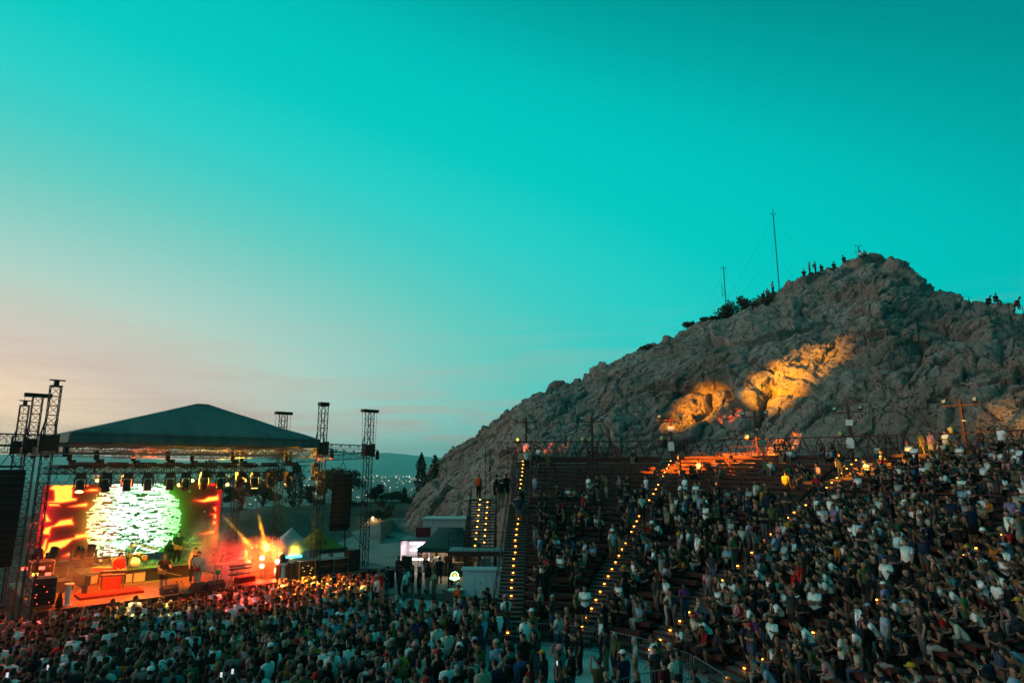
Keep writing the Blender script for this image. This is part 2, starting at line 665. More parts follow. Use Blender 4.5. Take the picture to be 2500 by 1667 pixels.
def rock_material():
    m = bpy.data.materials.new('limestone')
    m.use_nodes = True
    t = NT(m.node_tree)
    b = m.node_tree.nodes['Principled BSDF']
    b.inputs['Roughness'].default_value = 0.95
    b.inputs['Specular IOR Level'].default_value = 0.15
    g = t.n('ShaderNodeNewGeometry').outputs['Position']
    n1 = t.noise(g, 0.09, 6, 0.6, 0.5)
    n2 = t.noise(g, 1.1, 8, 0.78, 0.5)
    n3 = t.noise(g, 7.0, 5, 0.8)
    c = t.ramp(n1, [(0.30, (0.36, 0.23, 0.19)), (0.45, (0.50, 0.37, 0.33)), (0.60, (0.60, 0.50, 0.46)), (0.75, (0.54, 0.36, 0.27))])
    c = t.mix(0.85, c, t.ramp(n2, [(0.30, (0.26, 0.22, 0.20)), (0.43, (0.70, 0.66, 0.64)), (0.56, (1.0, 0.98, 0.96)), (0.72, (1.45, 1.43, 1.40))]), 'MULTIPLY')
    c = t.mix(0.7, c, t.ramp(n3, [(0.33, (0.38, 0.35, 0.32)), (0.5, (1, 1, 1)), (0.68, (1.25,) * 3)]), 'MULTIPLY')
    t.link(c, b.inputs['Base Color'])
    add = t.math('ADD', t.math('MULTIPLY', n2, 1.0), t.math('MULTIPLY', n3, 0.35))
    bp = t.n('ShaderNodeBump')
    bp.inputs['Strength'].default_value = 1.0
    bp.inputs['Distance'].default_value = 0.7
    t.link(add, bp.inputs['Height'])
    t.link(bp.outputs[0], b.inputs['Normal'])
    return m


hill_me = np_mesh('rocky_hill', Q, grid_quads(nu, nv), [rock_material()], smooth=False)
tag(link_mesh('rocky_hill', hill_me), kind='structure')
sub = Q.reshape(nu, nv, 3)[::2, ::2]
HB = BVHTree.FromPolygons([tuple(p) for p in sub.reshape(-1, 3).tolist()], grid_quads(sub.shape[0], sub.shape[1]).tolist())


def hill_hit(px, py):
    h = HB.ray_cast(Vector((0, 0, 0)), W(px, py, 1).normalized())
    return h[0]


def hill_under(x, y):
    h = HB.ray_cast(Vector((x, y, 200)), Vector((0, 0, -1)))
    return h[0].z if h[0] is not None else None


def ridge_at(px):
    """highest point of the hill seen at this column of the photograph"""
    lo, hi = 560.0, 1300.0
    a = np.interp(px, [r[0] for r in RIDGE], [r[1] for r in RIDGE])
    y = a - 40
    while y < a + 60:
        h = hill_hit(px, y)
        if h is not None:
            return h
        y += 1.5
    return W(px, a, 90)


# ------------------------------------------------------------------ far land: city plain, mountains, haze
def ridge_mesh(name, dist, depth, prof_px, m, seed):
    pts = []
    n = 260
    azs = np.linspace(R(-75), R(40), n)
    for t in np.linspace(0, 1, 14):
        for a in azs:
            e = np.interp(math.degrees(a), [p[0] for p in prof_px], [p[1] for p in prof_px])
            pts.append((a, t, e))
    pts = np.array(pts)
    rr = dist + depth * pts[:, 1]
    x, y = rr * np.sin(pts[:, 0]), rr * np.cos(pts[:, 0])
    nn = fbm(np.stack([x, y, 0 * x], -1) / 420.0, 5, seed, ridged=True)
    zt = dist * np.tan(np.radians(pts[:, 2]))
    shape = np.sin(np.clip(pts[:, 1] * 1.25, 0, 1) * math.pi / 2) ** 1.1
    z = -61 + (zt + 61) * shape + nn * 16 * shape * (1 - shape) * 2.2 + nn * 4 * shape
    me = np_mesh(name, np.stack([x, y, z], -1), grid_quads(14, n), [m])
    return tag(link_mesh(name, me), kind='structure')


mm = mat('haze-tinted scrub', (0.22, 0.42, 0.38), 1.0, var=0.4, vscale=0.004)  # scrub colour pushed to teal to carry part of the distance haze
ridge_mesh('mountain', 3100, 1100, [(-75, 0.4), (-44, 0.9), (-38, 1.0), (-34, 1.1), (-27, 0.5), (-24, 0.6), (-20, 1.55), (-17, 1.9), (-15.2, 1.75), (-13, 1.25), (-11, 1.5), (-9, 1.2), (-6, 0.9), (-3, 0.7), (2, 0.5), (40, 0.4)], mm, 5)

# the city: thousands of tiny blocks on the plain, and their lamps
cv, cq = [], []
cc = []
box_q = np.array([(0, 2, 3, 1), (4, 5, 7, 6), (0, 1, 5, 4), (2, 6, 7, 3), (0, 4, 6, 2), (1, 3, 7, 5)])
rs = np.random.RandomState(4)
k = 0
NB = 5200
a_ = R(-34) + rs.rand(NB) * R(44)
d_ = 420 + 2500 * rs.rand(NB) ** 1.25
for a, d in zip(a_, d_):
    wx, wy, h = rs.uniform(7, 22), rs.uniform(7, 22), rs.uniform(5, 17)
    cx, cy = d * math.sin(a), d * math.cos(a)
    for z in (-61, -60 + h):
        for y in (-wy / 2, wy / 2):
            for x in (-wx / 2, wx / 2):
                cv.append((cx + x, cy + y, z))
    cq.append(box_q + k * 8)
    k += 1
me = np_mesh('city', cv, np.concatenate(cq), [mat('city render', (0.42, 0.40, 0.37), 0.9, var=0.5, vscale=0.02)], smooth=False)
tag(link_mesh('city', me), kind='stuff')
cv, cq, k = [], [], 0
for i in range(420):
    a = R(-24) + rs.rand() * R(34)
    d = 620 + 2300 * rs.rand() ** 0.9
    s = d * rs.uniform(0.00028, 0.0007)
    cx, cy, z0_ = d * math.sin(a), d * math.cos(a), -60 + rs.uniform(16, 22)
    for z in (0, 2 * s):
        for y in (-s, s):
            for x in (-s, s):
                cv.append((cx + x, cy + y, z0_ + z))
    cq.append(box_q + k * 8)
    k += 1
me = np_mesh('city_lamps', cv, np.concatenate(cq), [mat('city lamp', (0, 0, 0), emit=(1.0, 0.80, 0.55), es=2.2)], smooth=False)
tag(link_mesh('city_lamps', me), kind='stuff')

HAZE = bpy.data.materials.new('air')
HAZE.use_nodes = True
t = NT(HAZE.node_tree)
HAZE.node_tree.nodes.remove(HAZE.node_tree.nodes['Principled BSDF'])
pv = t.n('ShaderNodeVolumePrincipled')
pv.inputs['Color'].default_value = (0.4, 1.0, 1.0, 1)
pv.inputs['Density'].default_value = 0.00022
pv.inputs['Anisotropy'].default_value = 0.75
t.link(pv.outputs[0], HAZE.node_tree.nodes['Material Output'].inputs['Volume'])
mb = MB()
mb.box((0, 0, 35), (9500, 9500, 194))
tag(mb.build('haze', HAZE), kind='stuff')
# ------------------------------------------------------------------ common materials
M_BLACK = mat('black cloth', (0.012, 0.012, 0.014), 0.9, var=0.3)
M_STEEL = mat('dark steel', (0.018, 0.018, 0.02), 0.5, 0.3)
M_ALU = mat('scuffed aluminium', (0.20, 0.20, 0.20), 0.5, 0.5)
M_RUST = mat('red brown paint', (0.085, 0.022, 0.018), 0.6, var=0.3, vscale=3)
M_WHITE = mat('white paint', (0.72, 0.72, 0.70), 0.6)
M_BOARD = mat('deck board', (0.13, 0.072, 0.035), 0.55, var=0.7, vscale=0.9, spec=0.4)
M_CASE = mat('case laminate', (0.02, 0.02, 0.022), 0.5)
M_GOLD = mat('worn metal edge', (0.45, 0.40, 0.30), 0.4, 0.7)


def glow(name, col, s):
    return mat(name, (0.02, 0.02, 0.02), emit=col, es=s)


# ------------------------------------------------------------------ stage
stage = empty('stage', S(9, 5, GZ), SRZ, 'long low concert stage with wooden deck and black skirt', 'stage')


def SL(s, d, z=DECK):
    """stage coordinates relative to the stage root"""
    return Vector((s - 9, d - 5, z - GZ))


for i in range(8):                               # deck boards, the wide sheets the deck is bolted from
    for j in range(5):
        s0, d0 = -0.6 + i * 1.8, 0 + j * 2.1
        mb = MB()
        mb.box(SL(s0 + 0.9, d0 + 1.05, DECK - 0.03), (1.785, 2.085, 0.06))
        mb.build('deck_sheet', M_BOARD, stage)
for i in range(3):
    for j in range(3):
        mb = MB()
        mb.box(SL(13.8 + i * 1.75 + 0.9, -0.2 + j * 2.1 + 1.05, DECK - 0.03), (1.735, 2.085, 0.06))
        mb.build('deck_sheet', mat('wing board', (0.06, 0.055, 0.05), 0.7, var=0.3), stage)
mb = MB()
mb.box(SL(6.6, -0.02, GZ + 0.6), (14.4, 0.04, 1.19))
mb.box(SL(16.4, -0.22, GZ + 0.6), (5.2, 0.04, 1.19))
mb.box(SL(-0.62, 5, GZ + 0.6), (0.04, 10, 1.19))
mb.build('skirt', M_BLACK, stage)
mb = MB()
mb.box(SL(6.6, -0.045, DECK - 0.045), (14.4, 0.03, 0.09))
mb.build('edge_strip', M_STEEL, stage)

# barrier in front of the stage
pit = empty('pit_barrier', S(6.5, -1.5, GZ), SRZ, 'low dark barrier wall between the crowd and the stage front', 'barrier')
for i in range(12):
    mb = MB()
    mb.box((-7 + i * 1.25, 0, 0.55), (1.2, 0.05, 1.1))
    mb.bar((-7 + i * 1.25 - 0.5, 0.04, 0.9), (-7 + i * 1.25 - 0.5, 0.8, 0.05), 0.02)
    mb.build('panel', mat('barrier sheet', (0.03, 0.03, 0.032), 0.6), pit)

# drum riser
riser = empty('drum_riser', S(5.2, 7.3, DECK), SRZ, 'dark drum riser block at the back of the stage', 'riser')
mb = MB()
mb.box((0, 0, 0.72), (6.2, 3.4, 0.06))
mb.build('riser_top', mat('riser carpet', (0.05, 0.09, 0.05), 0.9, var=0.3), riser)
mb = MB()
mb.box((0, 0, 0.345), (6.1, 3.3, 0.69))
mb.build('riser_skirt', M_BLACK, riser)
RTOP = DECK + 0.76

# ------------------------------------------------------------------ roof canopy
roof = empty('stage_roof', S(6.4, 4.6, 1.1), SRZ, 'teal pyramid canvas roof over the stage', 'roof')
M_CANV = bpy.data.materials.new('canvas')
M_CANV.use_nodes = True
t = NT(M_CANV.node_tree)
b = M_CANV.node_tree.nodes['Principled BSDF']
b.inputs['Roughness'].default_value = 0.7
g = t.n('ShaderNodeTexCoord').outputs['Object']
mp = t.n('ShaderNodeMapping')
mp.inputs['Scale'].default_value = (1.0, 0.15, 0.25)
t.link(g, mp.inputs['Vector'])
nz = t.noise(mp.outputs[0], 1.3, 5, 0.6, 0.4)
t.link(t.ramp(nz, [(0.3, (0.05, 0.075, 0.075)), (0.7, (0.09, 0.125, 0.125))]), b.inputs['Base Color'])
bp = t.n('ShaderNodeBump')
bp.inputs['Strength'].default_value = 0.5
bp.inputs['Distance'].default_value = 0.12
t.link(nz, bp.inputs['Height'])
t.link(bp.outputs[0], b.inputs['Normal'])

# hip roof as a grid: rings from the eave up to a short ridge
rect = []
hs, hd = 6.65, 4.9
per = []
NS = 40
for k in range(NS):
    per.append((-hs + 2 * hs * k / NS, -hd))
for k in range(28):
    per.append((hs, -hd + 2 * hd * k / 28))
for k in range(NS):
    per.append((hs - 2 * hs * k / NS, hd))
for k in range(28):
    per.append((-hs, hd - 2 * hd * k / 28))
NP = len(per)
rings = [(1.004, 0.0), (1.0, 0.52), (0.97, 0.62)] + [(0.97 * (1 - q_) + 0.0 * q_, 0.62 + (3.85 - 1.1 - 0.62) * q_) for q_ in np.linspace(0.08, 1, 13)]
vs = []
for ri, (sc, z) in enumerate(rings):
    for k, (x, y) in enumerate(per):
        ax, ay = 0.85, -0.35                       # apex ridge offset towards the front right
        apx = ax + max(-0.35, min(0.35, x * 0.05))
        q_ = 1 - sc if ri >= 2 else 0
        q_ = max(0, min(1, (1 - sc / 0.97))) if ri >= 2 else 0
        sag = -0.02 * math.sin(q_ * math.pi) + 0.03 * math.sin(k * 0.9 + ri) * (1 - q_)
        scal = (0 if ri else 0.035 * (1 + math.cos(k * math.pi / 2.5)))
        vs.append((x * sc * (1 if ri < 2 else 1) + apx * q_, y * sc + ay * q_, z + sag * (ri > 2) + scal))
fs = []
for ri in range(len(rings) - 1):
    for k in range(NP):
        a, b_ = ri * NP + k, ri * NP + (k + 1) % NP
        fs.append((a, b_, b_ + NP, a + NP))
fs.append(tuple((len(rings) - 1) * NP + k for k in range(NP)))
mb = MB()
mb.add(vs, fs, True)
mb.build('canopy', M_CANV, roof)
mb = MB()
for sgn in (-1, 1):
    pass
for fx in (-5.4, -3.6, -1.9, -0.4, 0.9, 2.2, 3.5, 5.0):
    mb.tube([(fx, -4.76, 0.625), (fx * 0.55 + 0.38, -2.6, 1.60 - 0.02), (0.85 + fx * 0.05, -0.42, 2.66)], 0.016, 4)
mb.tube([(-6.65, -4.92, 0.52), (6.65, -4.92, 0.52)], 0.02, 5)
mb.build('seam_rope', M_CANV, roof)

grid = empty('roof_truss_grid', S(6.4, 4.6, 0.7), SRZ, 'horizontal truss grid under the canvas roof lit amber from below', 'truss')
for nm, a, b_ in [('front_truss', (-7.4, -4.6, 0.1), (7.0, -4.6, 0.1)), ('back_truss', (-7.4, 5.2, 0.1), (7.2, 5.2, 0.1)),
                  ('side_truss', (-7.2, -4.6, 0.1), (-7.2, 5.2, 0.1)), ('side_truss', (6.9, -4.6, 0.1), (6.9, 5.2, 0.1)),
                  ('cross_truss', (-7.2, -1.4, 0.25), (6.9, -1.4, 0.25)), ('cross_truss', (-7.2, 1.8, 0.25), (6.9, 1.8, 0.25)),
                  ('cross_truss', (-2.4, -4.6, 0.0), (-2.4, 5.2, 0.0)), ('cross_truss', (2.4, -4.6, 0.0), (2.4, 5.2, 0.0))]:
    mb = MB()
    truss(mb, a, b_, 0.42, 0.6, 0.03, 0.016)
    mb.build(nm, M_ALU, grid)


def long_truss(name, a, b_, w, label, m=M_STEEL, seg=0.45):
    mid = (a + b_) / 2
    mb = MB()
    truss(mb, a - mid, b_ - mid, w, seg, 0.028, 0.015)
    return tag(mb.build(name, m, loc=mid), label, 'truss', 'horizontal trusses of the stage rig')


long_truss('wing_truss', S(13.5, 0, 1.15), S(17.6, 1.4, 1.15), 0.5, 'short horizontal wing truss between the two right speaker towers')
long_truss('wing_truss', S(-1.3, 0, 1.2), S(-7.5, -1.5, 1.2), 0.55, 'wing truss running out of the frame at the far left')
long_truss('wing_truss', S(-1.3, 4.8, 0.9), S(-8.5, 3.0, 0.9), 0.4, 'second thinner truss leaving the left edge behind the first')
long_truss('rear_truss', S(13.6, 8.5, 0.35), S(18.3, 2.6, 0.75), 0.36, 'thin rear truss below the wing truss right of the roof')

# ------------------------------------------------------------------ towers
TOWERS = [  # s, d, top z, crossbar, label
    (-1.06, 0.0, 3.85, 0, 'tall black truss tower at the left front corner of the roof'),
    (-1.05, 5.4, 3.75, 1, 'truss tower with a wide crossbar head, middle one at the left'),
    (-1.02, 10.5, 3.6, 0, 'rearmost and leftmost truss tower behind the left corner'),
    (13.3, 0.0, 3.8, 2, 'truss tower in front of the right roof corner'),
    (14.1, 7.7, 3.75, 1, 'truss tower rising behind the right slope of the roof'),
    (17.7, 1.6, 3.75, 1, 'separate truss tower carrying the right speaker array'),
    (12.6, 11.6, 1.2, 0, 'reddish truss tower behind the right end of the screen'),
]
for (s, d, top, head, lab) in TOWERS:
    root = empty('truss_tower', S(s, d, GZ), SRZ, lab, 'tower', 'truss towers holding the roof')
    h = top - GZ
    mb = MB()
    truss(mb, (0, 0, 0.2), (0, 0, h), 0.44, 0.46, 0.03, 0.016, up=(0, 1, 0))
    mb.build('mast', M_STEEL, root)
    mb = MB()
    mb.box((0, 0, 0.1), (1.0, 1.0, 0.12))
    for a in (-1, 1):
        mb.bar((a * 0.2, 0, 0.15), (a * 1.1, 0, 0.1), 0.05)
        mb.bar((0, a * 0.2, 0.15), (0, a * 1.1, 0.1), 0.05)
    mb.build('base', M_STEEL, root)
    if top > 2:
        mb = MB()
        mb.box((0, 0, 1.1 - GZ), (0.66, 0.66, 0.75))
        for a in (-1, 1):
            mb.box((a * 0.36, 0, 1.1 - GZ), (0.08, 0.5, 0.9))
            mb.bar((a * 0.34, 0.3, 1.4 - GZ), (a * 0.2, 0.22, 2.2 - GZ), 0.04)
        mb.build('sleeve_block', M_STEEL, root)
        mb = MB()
        if head == 1:
            mb.box((0, 0, h + 0.1), (1.25, 0.4, 0.2))
            mb.bar((-0.58, 0, h), (-0.52, 0, 1.5 - GZ), 0.012, 4)
            mb.bar((0.58, 0, h), (0.52, 0, 1.5 - GZ), 0.012, 4)
        elif head == 2:
            mb.box((0, 0, h + 0.14), (0.62, 0.4, 0.22))
            mb.box((0.0, 0, h + 0.02), (0.5, 0.5, 0.05))
        else:
            mb.box((0, 0, h + 0.03), (0.5, 0.5, 0.06))
            mb.box((0, 0, h + 0.2), (0.2, 0.3, 0.3))
            mb.box((0.18, 0, h + 0.33), (0.35, 0.12, 0.06))
            mb.box((-0.15, 0, h + 0.33), (0.3, 0.12, 0.06))
        mb.build('head', M_STEEL, root)
        mb = MB()
        mb.lathe((0.75, 0.0, 0.75 - GZ), [(0.11, -0.3), (0.13, -0.2), (0.13, 0.2), (0.1, 0.3)], 10)
        mb.bar((0.3, 0, 1.1 - GZ), (0.8, 0, 1.1 - GZ), 0.05)
        mb.build('chain_hoist', M_STEEL, root)

# ------------------------------------------------------------------ lighting rig
LT = [(long_truss('lighting_truss', S(-0.6, 0.9, -0.15), S(13.0, 0.9, -0.15), 0.38, 'front lighting truss hung across the stage with round lamps below'), 0.9, -0.15),
      (long_truss('lighting_truss', S(-0.4, 4.5, -0.2), S(12.4, 4.5, -0.2), 0.36, 'middle lighting truss hung behind the front one'), 4.5, -0.2),
      (long_truss('lighting_truss', S(-0.2, 8.0, -0.3), S(12.2, 8.0, -0.3), 0.36, 'back lighting truss directly above the screen'), 8.0, -0.3)]
# rows of small LED bars and cables along the lighting trusses
for tr_, d_, z_ in LT:
    for k in range(9):
        s_ = 0.8 + k * 1.35 + (0.3 if d_ > 3 else 0)
        root = empty('led_bar', S(s_, d_ - 0.25, z_ + 0.28), SRZ, 'small LED bar on the %s lighting truss, %s from the left' % ({0.9: 'front', 4.5: 'middle', 8.0: 'back'}[d_], ['first', 'second', 'third', 'fourth', 'fifth', 'sixth', 'seventh', 'eighth', 'ninth'][k]), 'stage light', 'LED bars on the lighting trusses')
        mb = MB()
        mb.box((0, 0, 0), (0.95, 0.16, 0.16))
        mb.build('housing', M_CASE, root)
        mb = MB()
        for q_ in range(6):
            mb.lathe((-0.4 + q_ * 0.16, -0.085, 0), [(0.055, -0.008), (0.055, 0.008)], 8, M=Matrix.Rotation(R(90), 3, 'X'))
        mb.build('lens_row', mat('grey lens', (0.10, 0.14, 0.14), 0.2), root)
    mb = MB()
    rc = random.Random(int(d_ * 10))
    for k in range(16):
        a0 = rc.uniform(0, 12)
        a1 = a0 + rc.uniform(0.5, 1.4)
        dip = rc.uniform(0.25, 0.6)
        pts = [Vector((a0 + (a1 - a0) * t_ - 6.2, -0.1, -0.25 - dip * 4 * t_ * (1 - t_))) for t_ in np.linspace(0, 1, 7)]
        mb.tube(pts, 0.018, 4)
    tag(mb.build('cable_loom', M_BLACK, loc=S(6.2, d_, z_), rot=(0, 0, SRZ)), 'drooping black cables under the %s lighting truss' % {0.9: 'front', 4.5: 'middle', 8.0: 'back'}[d_], 'cable', 'cables under the lighting trusses')
# hanging cable looms and winches between grid and lighting trusses
for i, s in enumerate((1.2, 4.6, 8.1, 11.4)):
    for d in (0.9, 8.0):
        mb = MB()
        mb.lathe((0, 0, 0.35), [(0.10, -0.25), (0.13, -0.15), (0.13, 0.15), (0.09, 0.25)], 8)
        mb.bar((0, 0, -0.6), (0, 0, 0.75), 0.02)
        mb.box((0.22, 0, 0.05), (0.3, 0.2, 0.25))
        tag(mb.build('chain_motor', M_STEEL, loc=S(s, d, 0.2)), 'chain motor %s between roof grid and %s lighting truss' % (
            ['nearest the left tower', 'left of the roof peak', 'right of the roof peak', 'nearest the right tower'][i], 'front' if d < 2 else 'back'), 'motor', 'chain motors under the roof')

M_LENS_WARM = glow('warm lamp lens', (1.0, 0.50, 0.10), 10)
M_LENS_DARK = mat('dark lens', (0.02, 0.02, 0.02), 0.1)


def moving_head(name, loc, rz, tilt, lens, label, hung=True, scale=1.0, grp='moving heads on the lighting truss'):
    root = empty(name, loc, rz, label, 'stage light', grp)
    root.scale = (scale,) * 3
    sg = -1 if hung else 1
    mb = MB()
    mb.box((0, 0, sg * 0.09), (0.36, 0.28, 0.18))
    mb.build('base', M_CASE, root)
    mb = MB()
    for a in (-1, 1):
        mb.box((a * 0.2, 0, sg * 0.36), (0.05, 0.14, 0.4))
    mb.box((0, 0, sg * 0.2), (0.44, 0.18, 0.05))
    mb.build('yoke', M_CASE, root)
    Rm = Matrix.Rotation(tilt, 3, 'X')
    mb = MB()
    mb.lathe((0, 0, sg * 0.5), [(0.08, -0.24), (0.135, -0.2), (0.15, 0.0), (0.15, 0.18), (0.165, 0.24)], 14, M=Rm)
    hd_ = mb.build('lamp_head', M_CASE, root)
    mb = MB()
    mb.lathe(Vector((0, 0, sg * 0.5)) + Rm @ Vector((0, 0, 0.2)), [(0.14, 0.03), (0.14, 0.05)], 14, M=Rm)
    mb.build('lens', lens, hd_)
    return root


heads = [0.6, 1.7, 2.7, 3.7, 4.8, 5.6, 6.6, 7.5, 8.6, 9.5, 10.4, 11.6]
for i, s in enumerate(heads):
    moving_head('moving_head_light', S(s, 0.75, -0.36), SRZ + random.uniform(-0.5, 0.5), R(180 + random.uniform(-35, 45)), M_LENS_DARK if i % 3 else M_LENS_WARM,
                ['first', 'second', 'third', 'fourth', 'fifth', 'sixth', 'seventh', 'eighth', 'ninth', 'tenth', 'eleventh', 'twelfth'][i] + ' black moving head from the left on the front lighting truss', scale=1.25)
moving_head('moving_head_light', S(13.6, 1.2, 0.2), SRZ, R(178), M_LENS_DARK, 'lone moving head hanging at the right end of the lighting truss', scale=1.2)

par_t = None


def par_can(loc, direction, lens, label, r=0.11, grp='warm par lamps on the rig'):
    root = empty('par_lamp', loc, 0, label, 'stage light', grp)
    q = Vector(direction).normalized().to_track_quat('Z', 'Y').to_matrix()
    mb = MB()
    mb.lathe((0, 0, 0), [(0.05, -0.22), (0.075, -0.2), (r, -0.05), (r, 0.06)], 12, M=q)
    mb.build('can', M_CASE, root)
    mb = MB()
    mb.lathe(q @ Vector((0, 0, 0.05)), [(r * 0.9, 0), (r * 0.9, 0.02)], 12, M=q)
    mb.build('lens', lens, root)
    mb = MB()
    mb.bar((-0.13, 0, 0), (-0.13, 0, 0.2), 0.012)
    mb.bar((0.13, 0, 0), (0.13, 0, 0.2), 0.012)
    mb.bar((-0.13, 0, 0.2), (0.13, 0, 0.2), 0.012)
    mb.build('bracket', M_STEEL, root)
    return root


warm_px = [(155, 1175), (238, 1172), (330, 1178), (437, 1183), (470, 1172), (555, 1182), (578, 1182), (598, 1172), (625, 1172), (697, 1178)]
for i, (x, y) in enumerate(warm_px):
    p = W(x, y, 36.5 + (x - 120) * 0.013)
    if i in (0, 2):
        continue
    par_can(p, (-p + Vector((random.uniform(-9, 9), 0, -9))), M_LENS_WARM,
            'small warm glowing lamp %s' % ['', 'near the left end of the rig above the screen', '', 'above the right edge of the white disc', 'right of the white disc on the rig', 'left one of the close pair right of the screen', 'right one of the close pair right of the screen',
                                            'brightest lamp right of the screen on the rig', 'just right of the brightest rig lamp', 'under the right end of the lighting truss'][i])

# ------------------------------------------------------------------ speaker arrays
def line_array(top, n, rz, label, curve, wid):
    root = empty('line_array', top, rz, label, 'loudspeaker', 'hanging speaker arrays')
    mb = MB()
    mb.box((0, 0, 0.14), (wid * 0.75, 0.7, 0.10))
    mb.bar((-0.3, 0.0, 0.15), (0, 0, 0.75), 0.025)
    mb.bar((0.3, 0.0, 0.15), (0, 0, 0.75), 0.025)
    mb.bar((0, 0, 0.7), (0, 0, 1.6), 0.03)
    mb.build('flying_frame', M_STEEL, root)
    z, y, a = 0.0, 0.0, 0.0
    for i in range(n):
        hgt = 0.30
        a += curve * (0.4 + 1.4 * i / n)
        Mx = Matrix.Rotation(-a, 3, 'X')
        mb = MB()
        c = Vector((0, y, z - hgt / 2))
        mb.cur = 0
        mb.prism([(-wid / 2, -0.32), (wid / 2, -0.32), (wid * 0.42, 0.36), (-wid * 0.42, 0.36)], -hgt / 2 + 0.003, hgt / 2 - 0.003, M=Mx, c=c)
        mb.cur = 1
        mb.box(c + Mx @ Vector((0, -0.33, 0)), (wid * 0.94, 0.02, hgt * 0.8), M=Mx)
        for sg in (-1, 1):
            mb.box(c + Mx @ Vector((sg * wid * 0.49, -0.05, 0)), (0.03, 0.3, 0.09), M=Mx)
        mb.build('speaker_cabinet', [M_CASE, M_BLACK], root)
        z -= hgt * math.cos(a)
        y += hgt * math.sin(a)
    return root


pr = W(836, 1156, 42.0)
line_array(pr, 12, math.atan2(-0.2, 1) + R(32), 'curved black speaker array hanging right of the stage', R(1.7), 1.3)
pl = W(18, 1146, 30.2)
line_array(pl, 15, R(48), 'black speaker array cut by the left edge of the picture', R(0.6), 1.35)
mb = MB()
mb.bar((0, 0, 0), W(842, 1395, 42.6) - W(842, 1285, 42.4), 0.05)
mb.bar((0, 0, 0), W(900, 1345, 44) - W(842, 1285, 42.4), 0.02)
mb.bar((0, 0, 0), W(770, 1330, 41) - W(842, 1285, 42.4), 0.02)
tag(mb.build('array_tie_pole', M_STEEL, loc=W(842, 1285, 42.4)), 'thin stay pole and cables under the right speaker array', 'pole')

# ------------------------------------------------------------------ LED screen
SCR_A, SCR_B = S(0.35, 9.45, 0), S(10.75, 9.45, 0)
SC_Z0, SC_Z1 = -5.55, -1.12


def scr_uv(px, py):
    """screen coordinates of a photo pixel, from the ray meeting the screen's plane"""
    r = W(px, py, 1)
    n = Vector((SN.x, SN.y, 0))
    k = n.dot(SCR_A) / n.dot(r)
    p = r * k
    return ((p - SCR_A).dot(Vector((SU.x, SU.y, 0))) / 10.4, (p.z - SC_Z0) / (SC_Z1 - SC_Z0))


NUx, NVx = 420, 180
uu, vv = np.meshgrid(np.linspace(0, 1, NUx), np.linspace(0, 1, NVx), indexing='ij')
uu, vv = uu.ravel(), vv.ravel()
AS = 10.4 / (SC_Z1 - SC_Z0)


def poly_sd(poly, x, y):
    """signed distance to a polygon, negative inside"""
    n = len(poly)
    d = np.full(x.shape, 1e9)
    s = np.ones(x.shape)
    for i in range(n):
        ax, ay = poly[i]
        bx, by = poly[i - 1]
        ex, ey = bx - ax, by - ay
        wx, wy = x - ax, y - ay
        tt = np.clip((wx * ex + wy * ey) / (ex * ex + ey * ey + 1e-12), 0, 1)
        qx, qy = wx - ex * tt, wy - ey * tt
        d = np.minimum(d, qx * qx + qy * qy)
        c1, c2, c3 = y >= ay, y < by, ex * wy > ey * wx
        flip = (c1 & c2 & c3) | (~c1 & ~c2 & ~c3)
        s = np.where(flip, -s, s)
    return s * np.sqrt(d)


SHAPES = [
    [(250, 110), (660, 110), (660, 132), (480, 150), (490, 260), (545, 268), (530, 302), (330, 332), (180, 330), (175, 312), (255, 300), (265, 180), (190, 155)],
    [(610, 190), (690, 160), (790, 155), (795, 185), (700, 195)], [(170, 335), (330, 335), (345, 365), (190, 375)],
    [(430, 370), (660, 315), (680, 330), (665, 370), (480, 375)],
    [(260, 590), (340, 530), (480, 510), (500, 590), (360, 600), (235, 622), (205, 720), (120, 690), (150, 620)],
    [(190, 800), (490, 742), (500, 710), (640, 695), (720, 730), (480, 772), (400, 850), (310, 890), (250, 970), (120, 975)],
    [(370, 960), (420, 930), (560, 895), (570, 930), (500, 960)], [(150, 430), (190, 480), (240, 545), (160, 560)], [(150, 760), (190, 740), (150, 900), (60, 960)],
    [(1935, 297), (2060, 280), (2110, 250), (2225, 240), (2228, 300), (2060, 322)], [(2120, 465), (2200, 455), (2195, 520), (2150, 520), (2165, 480)],
    [(2000, 702), (2130, 662), (2185, 652), (2188, 690), (2100, 697)], [(2165, 375), (2205, 370), (2200, 430), (2180, 430)], [(2000, 97), (2240, 103), (2235, 112), (2020, 110)],
    [(2150, 550), (2190, 545), (2190, 590), (2150, 590)], [(2160, 725), (2185, 722), (2182, 748), (2165, 748)]]
col = np.zeros((len(uu), 3))
left = np.clip(1 - uu / 0.55, 0, 1)
col += np.array([0.05, 0.006, 0.002]) * (0.35 + left[:, None])
greenw = np.exp(-((uu - 0.72) / 0.14) ** 2)
col += np.array([0.022, 0.04, 0.002]) * greenw[:, None]
wob = 0.012 * fbm(np.stack([uu * 9, vv * 9, 0 * uu], -1), 3, 2)
sd = np.full(uu.shape, 1e9)
sdr = np.full(uu.shape, 1e9)
for i, sh in enumerate(SHAPES):
    pts = [scr_uv(80 + x / 4.9, 1160 + y / 4.9) for x, y in sh]
    dd = poly_sd([(u * AS, v) for u, v in pts], (uu + wob) * AS, vv + wob)
    sd = np.minimum(sd, dd)
core = sstep((0.0 - sd) / 0.022)
edge = sstep((0.020 - sd) / 0.03)
halo = np.exp(-np.clip(sd, 0, 9) / 0.035)
col += np.array([0.55, 0.004, 0.01]) * halo[:, None] * 0.6
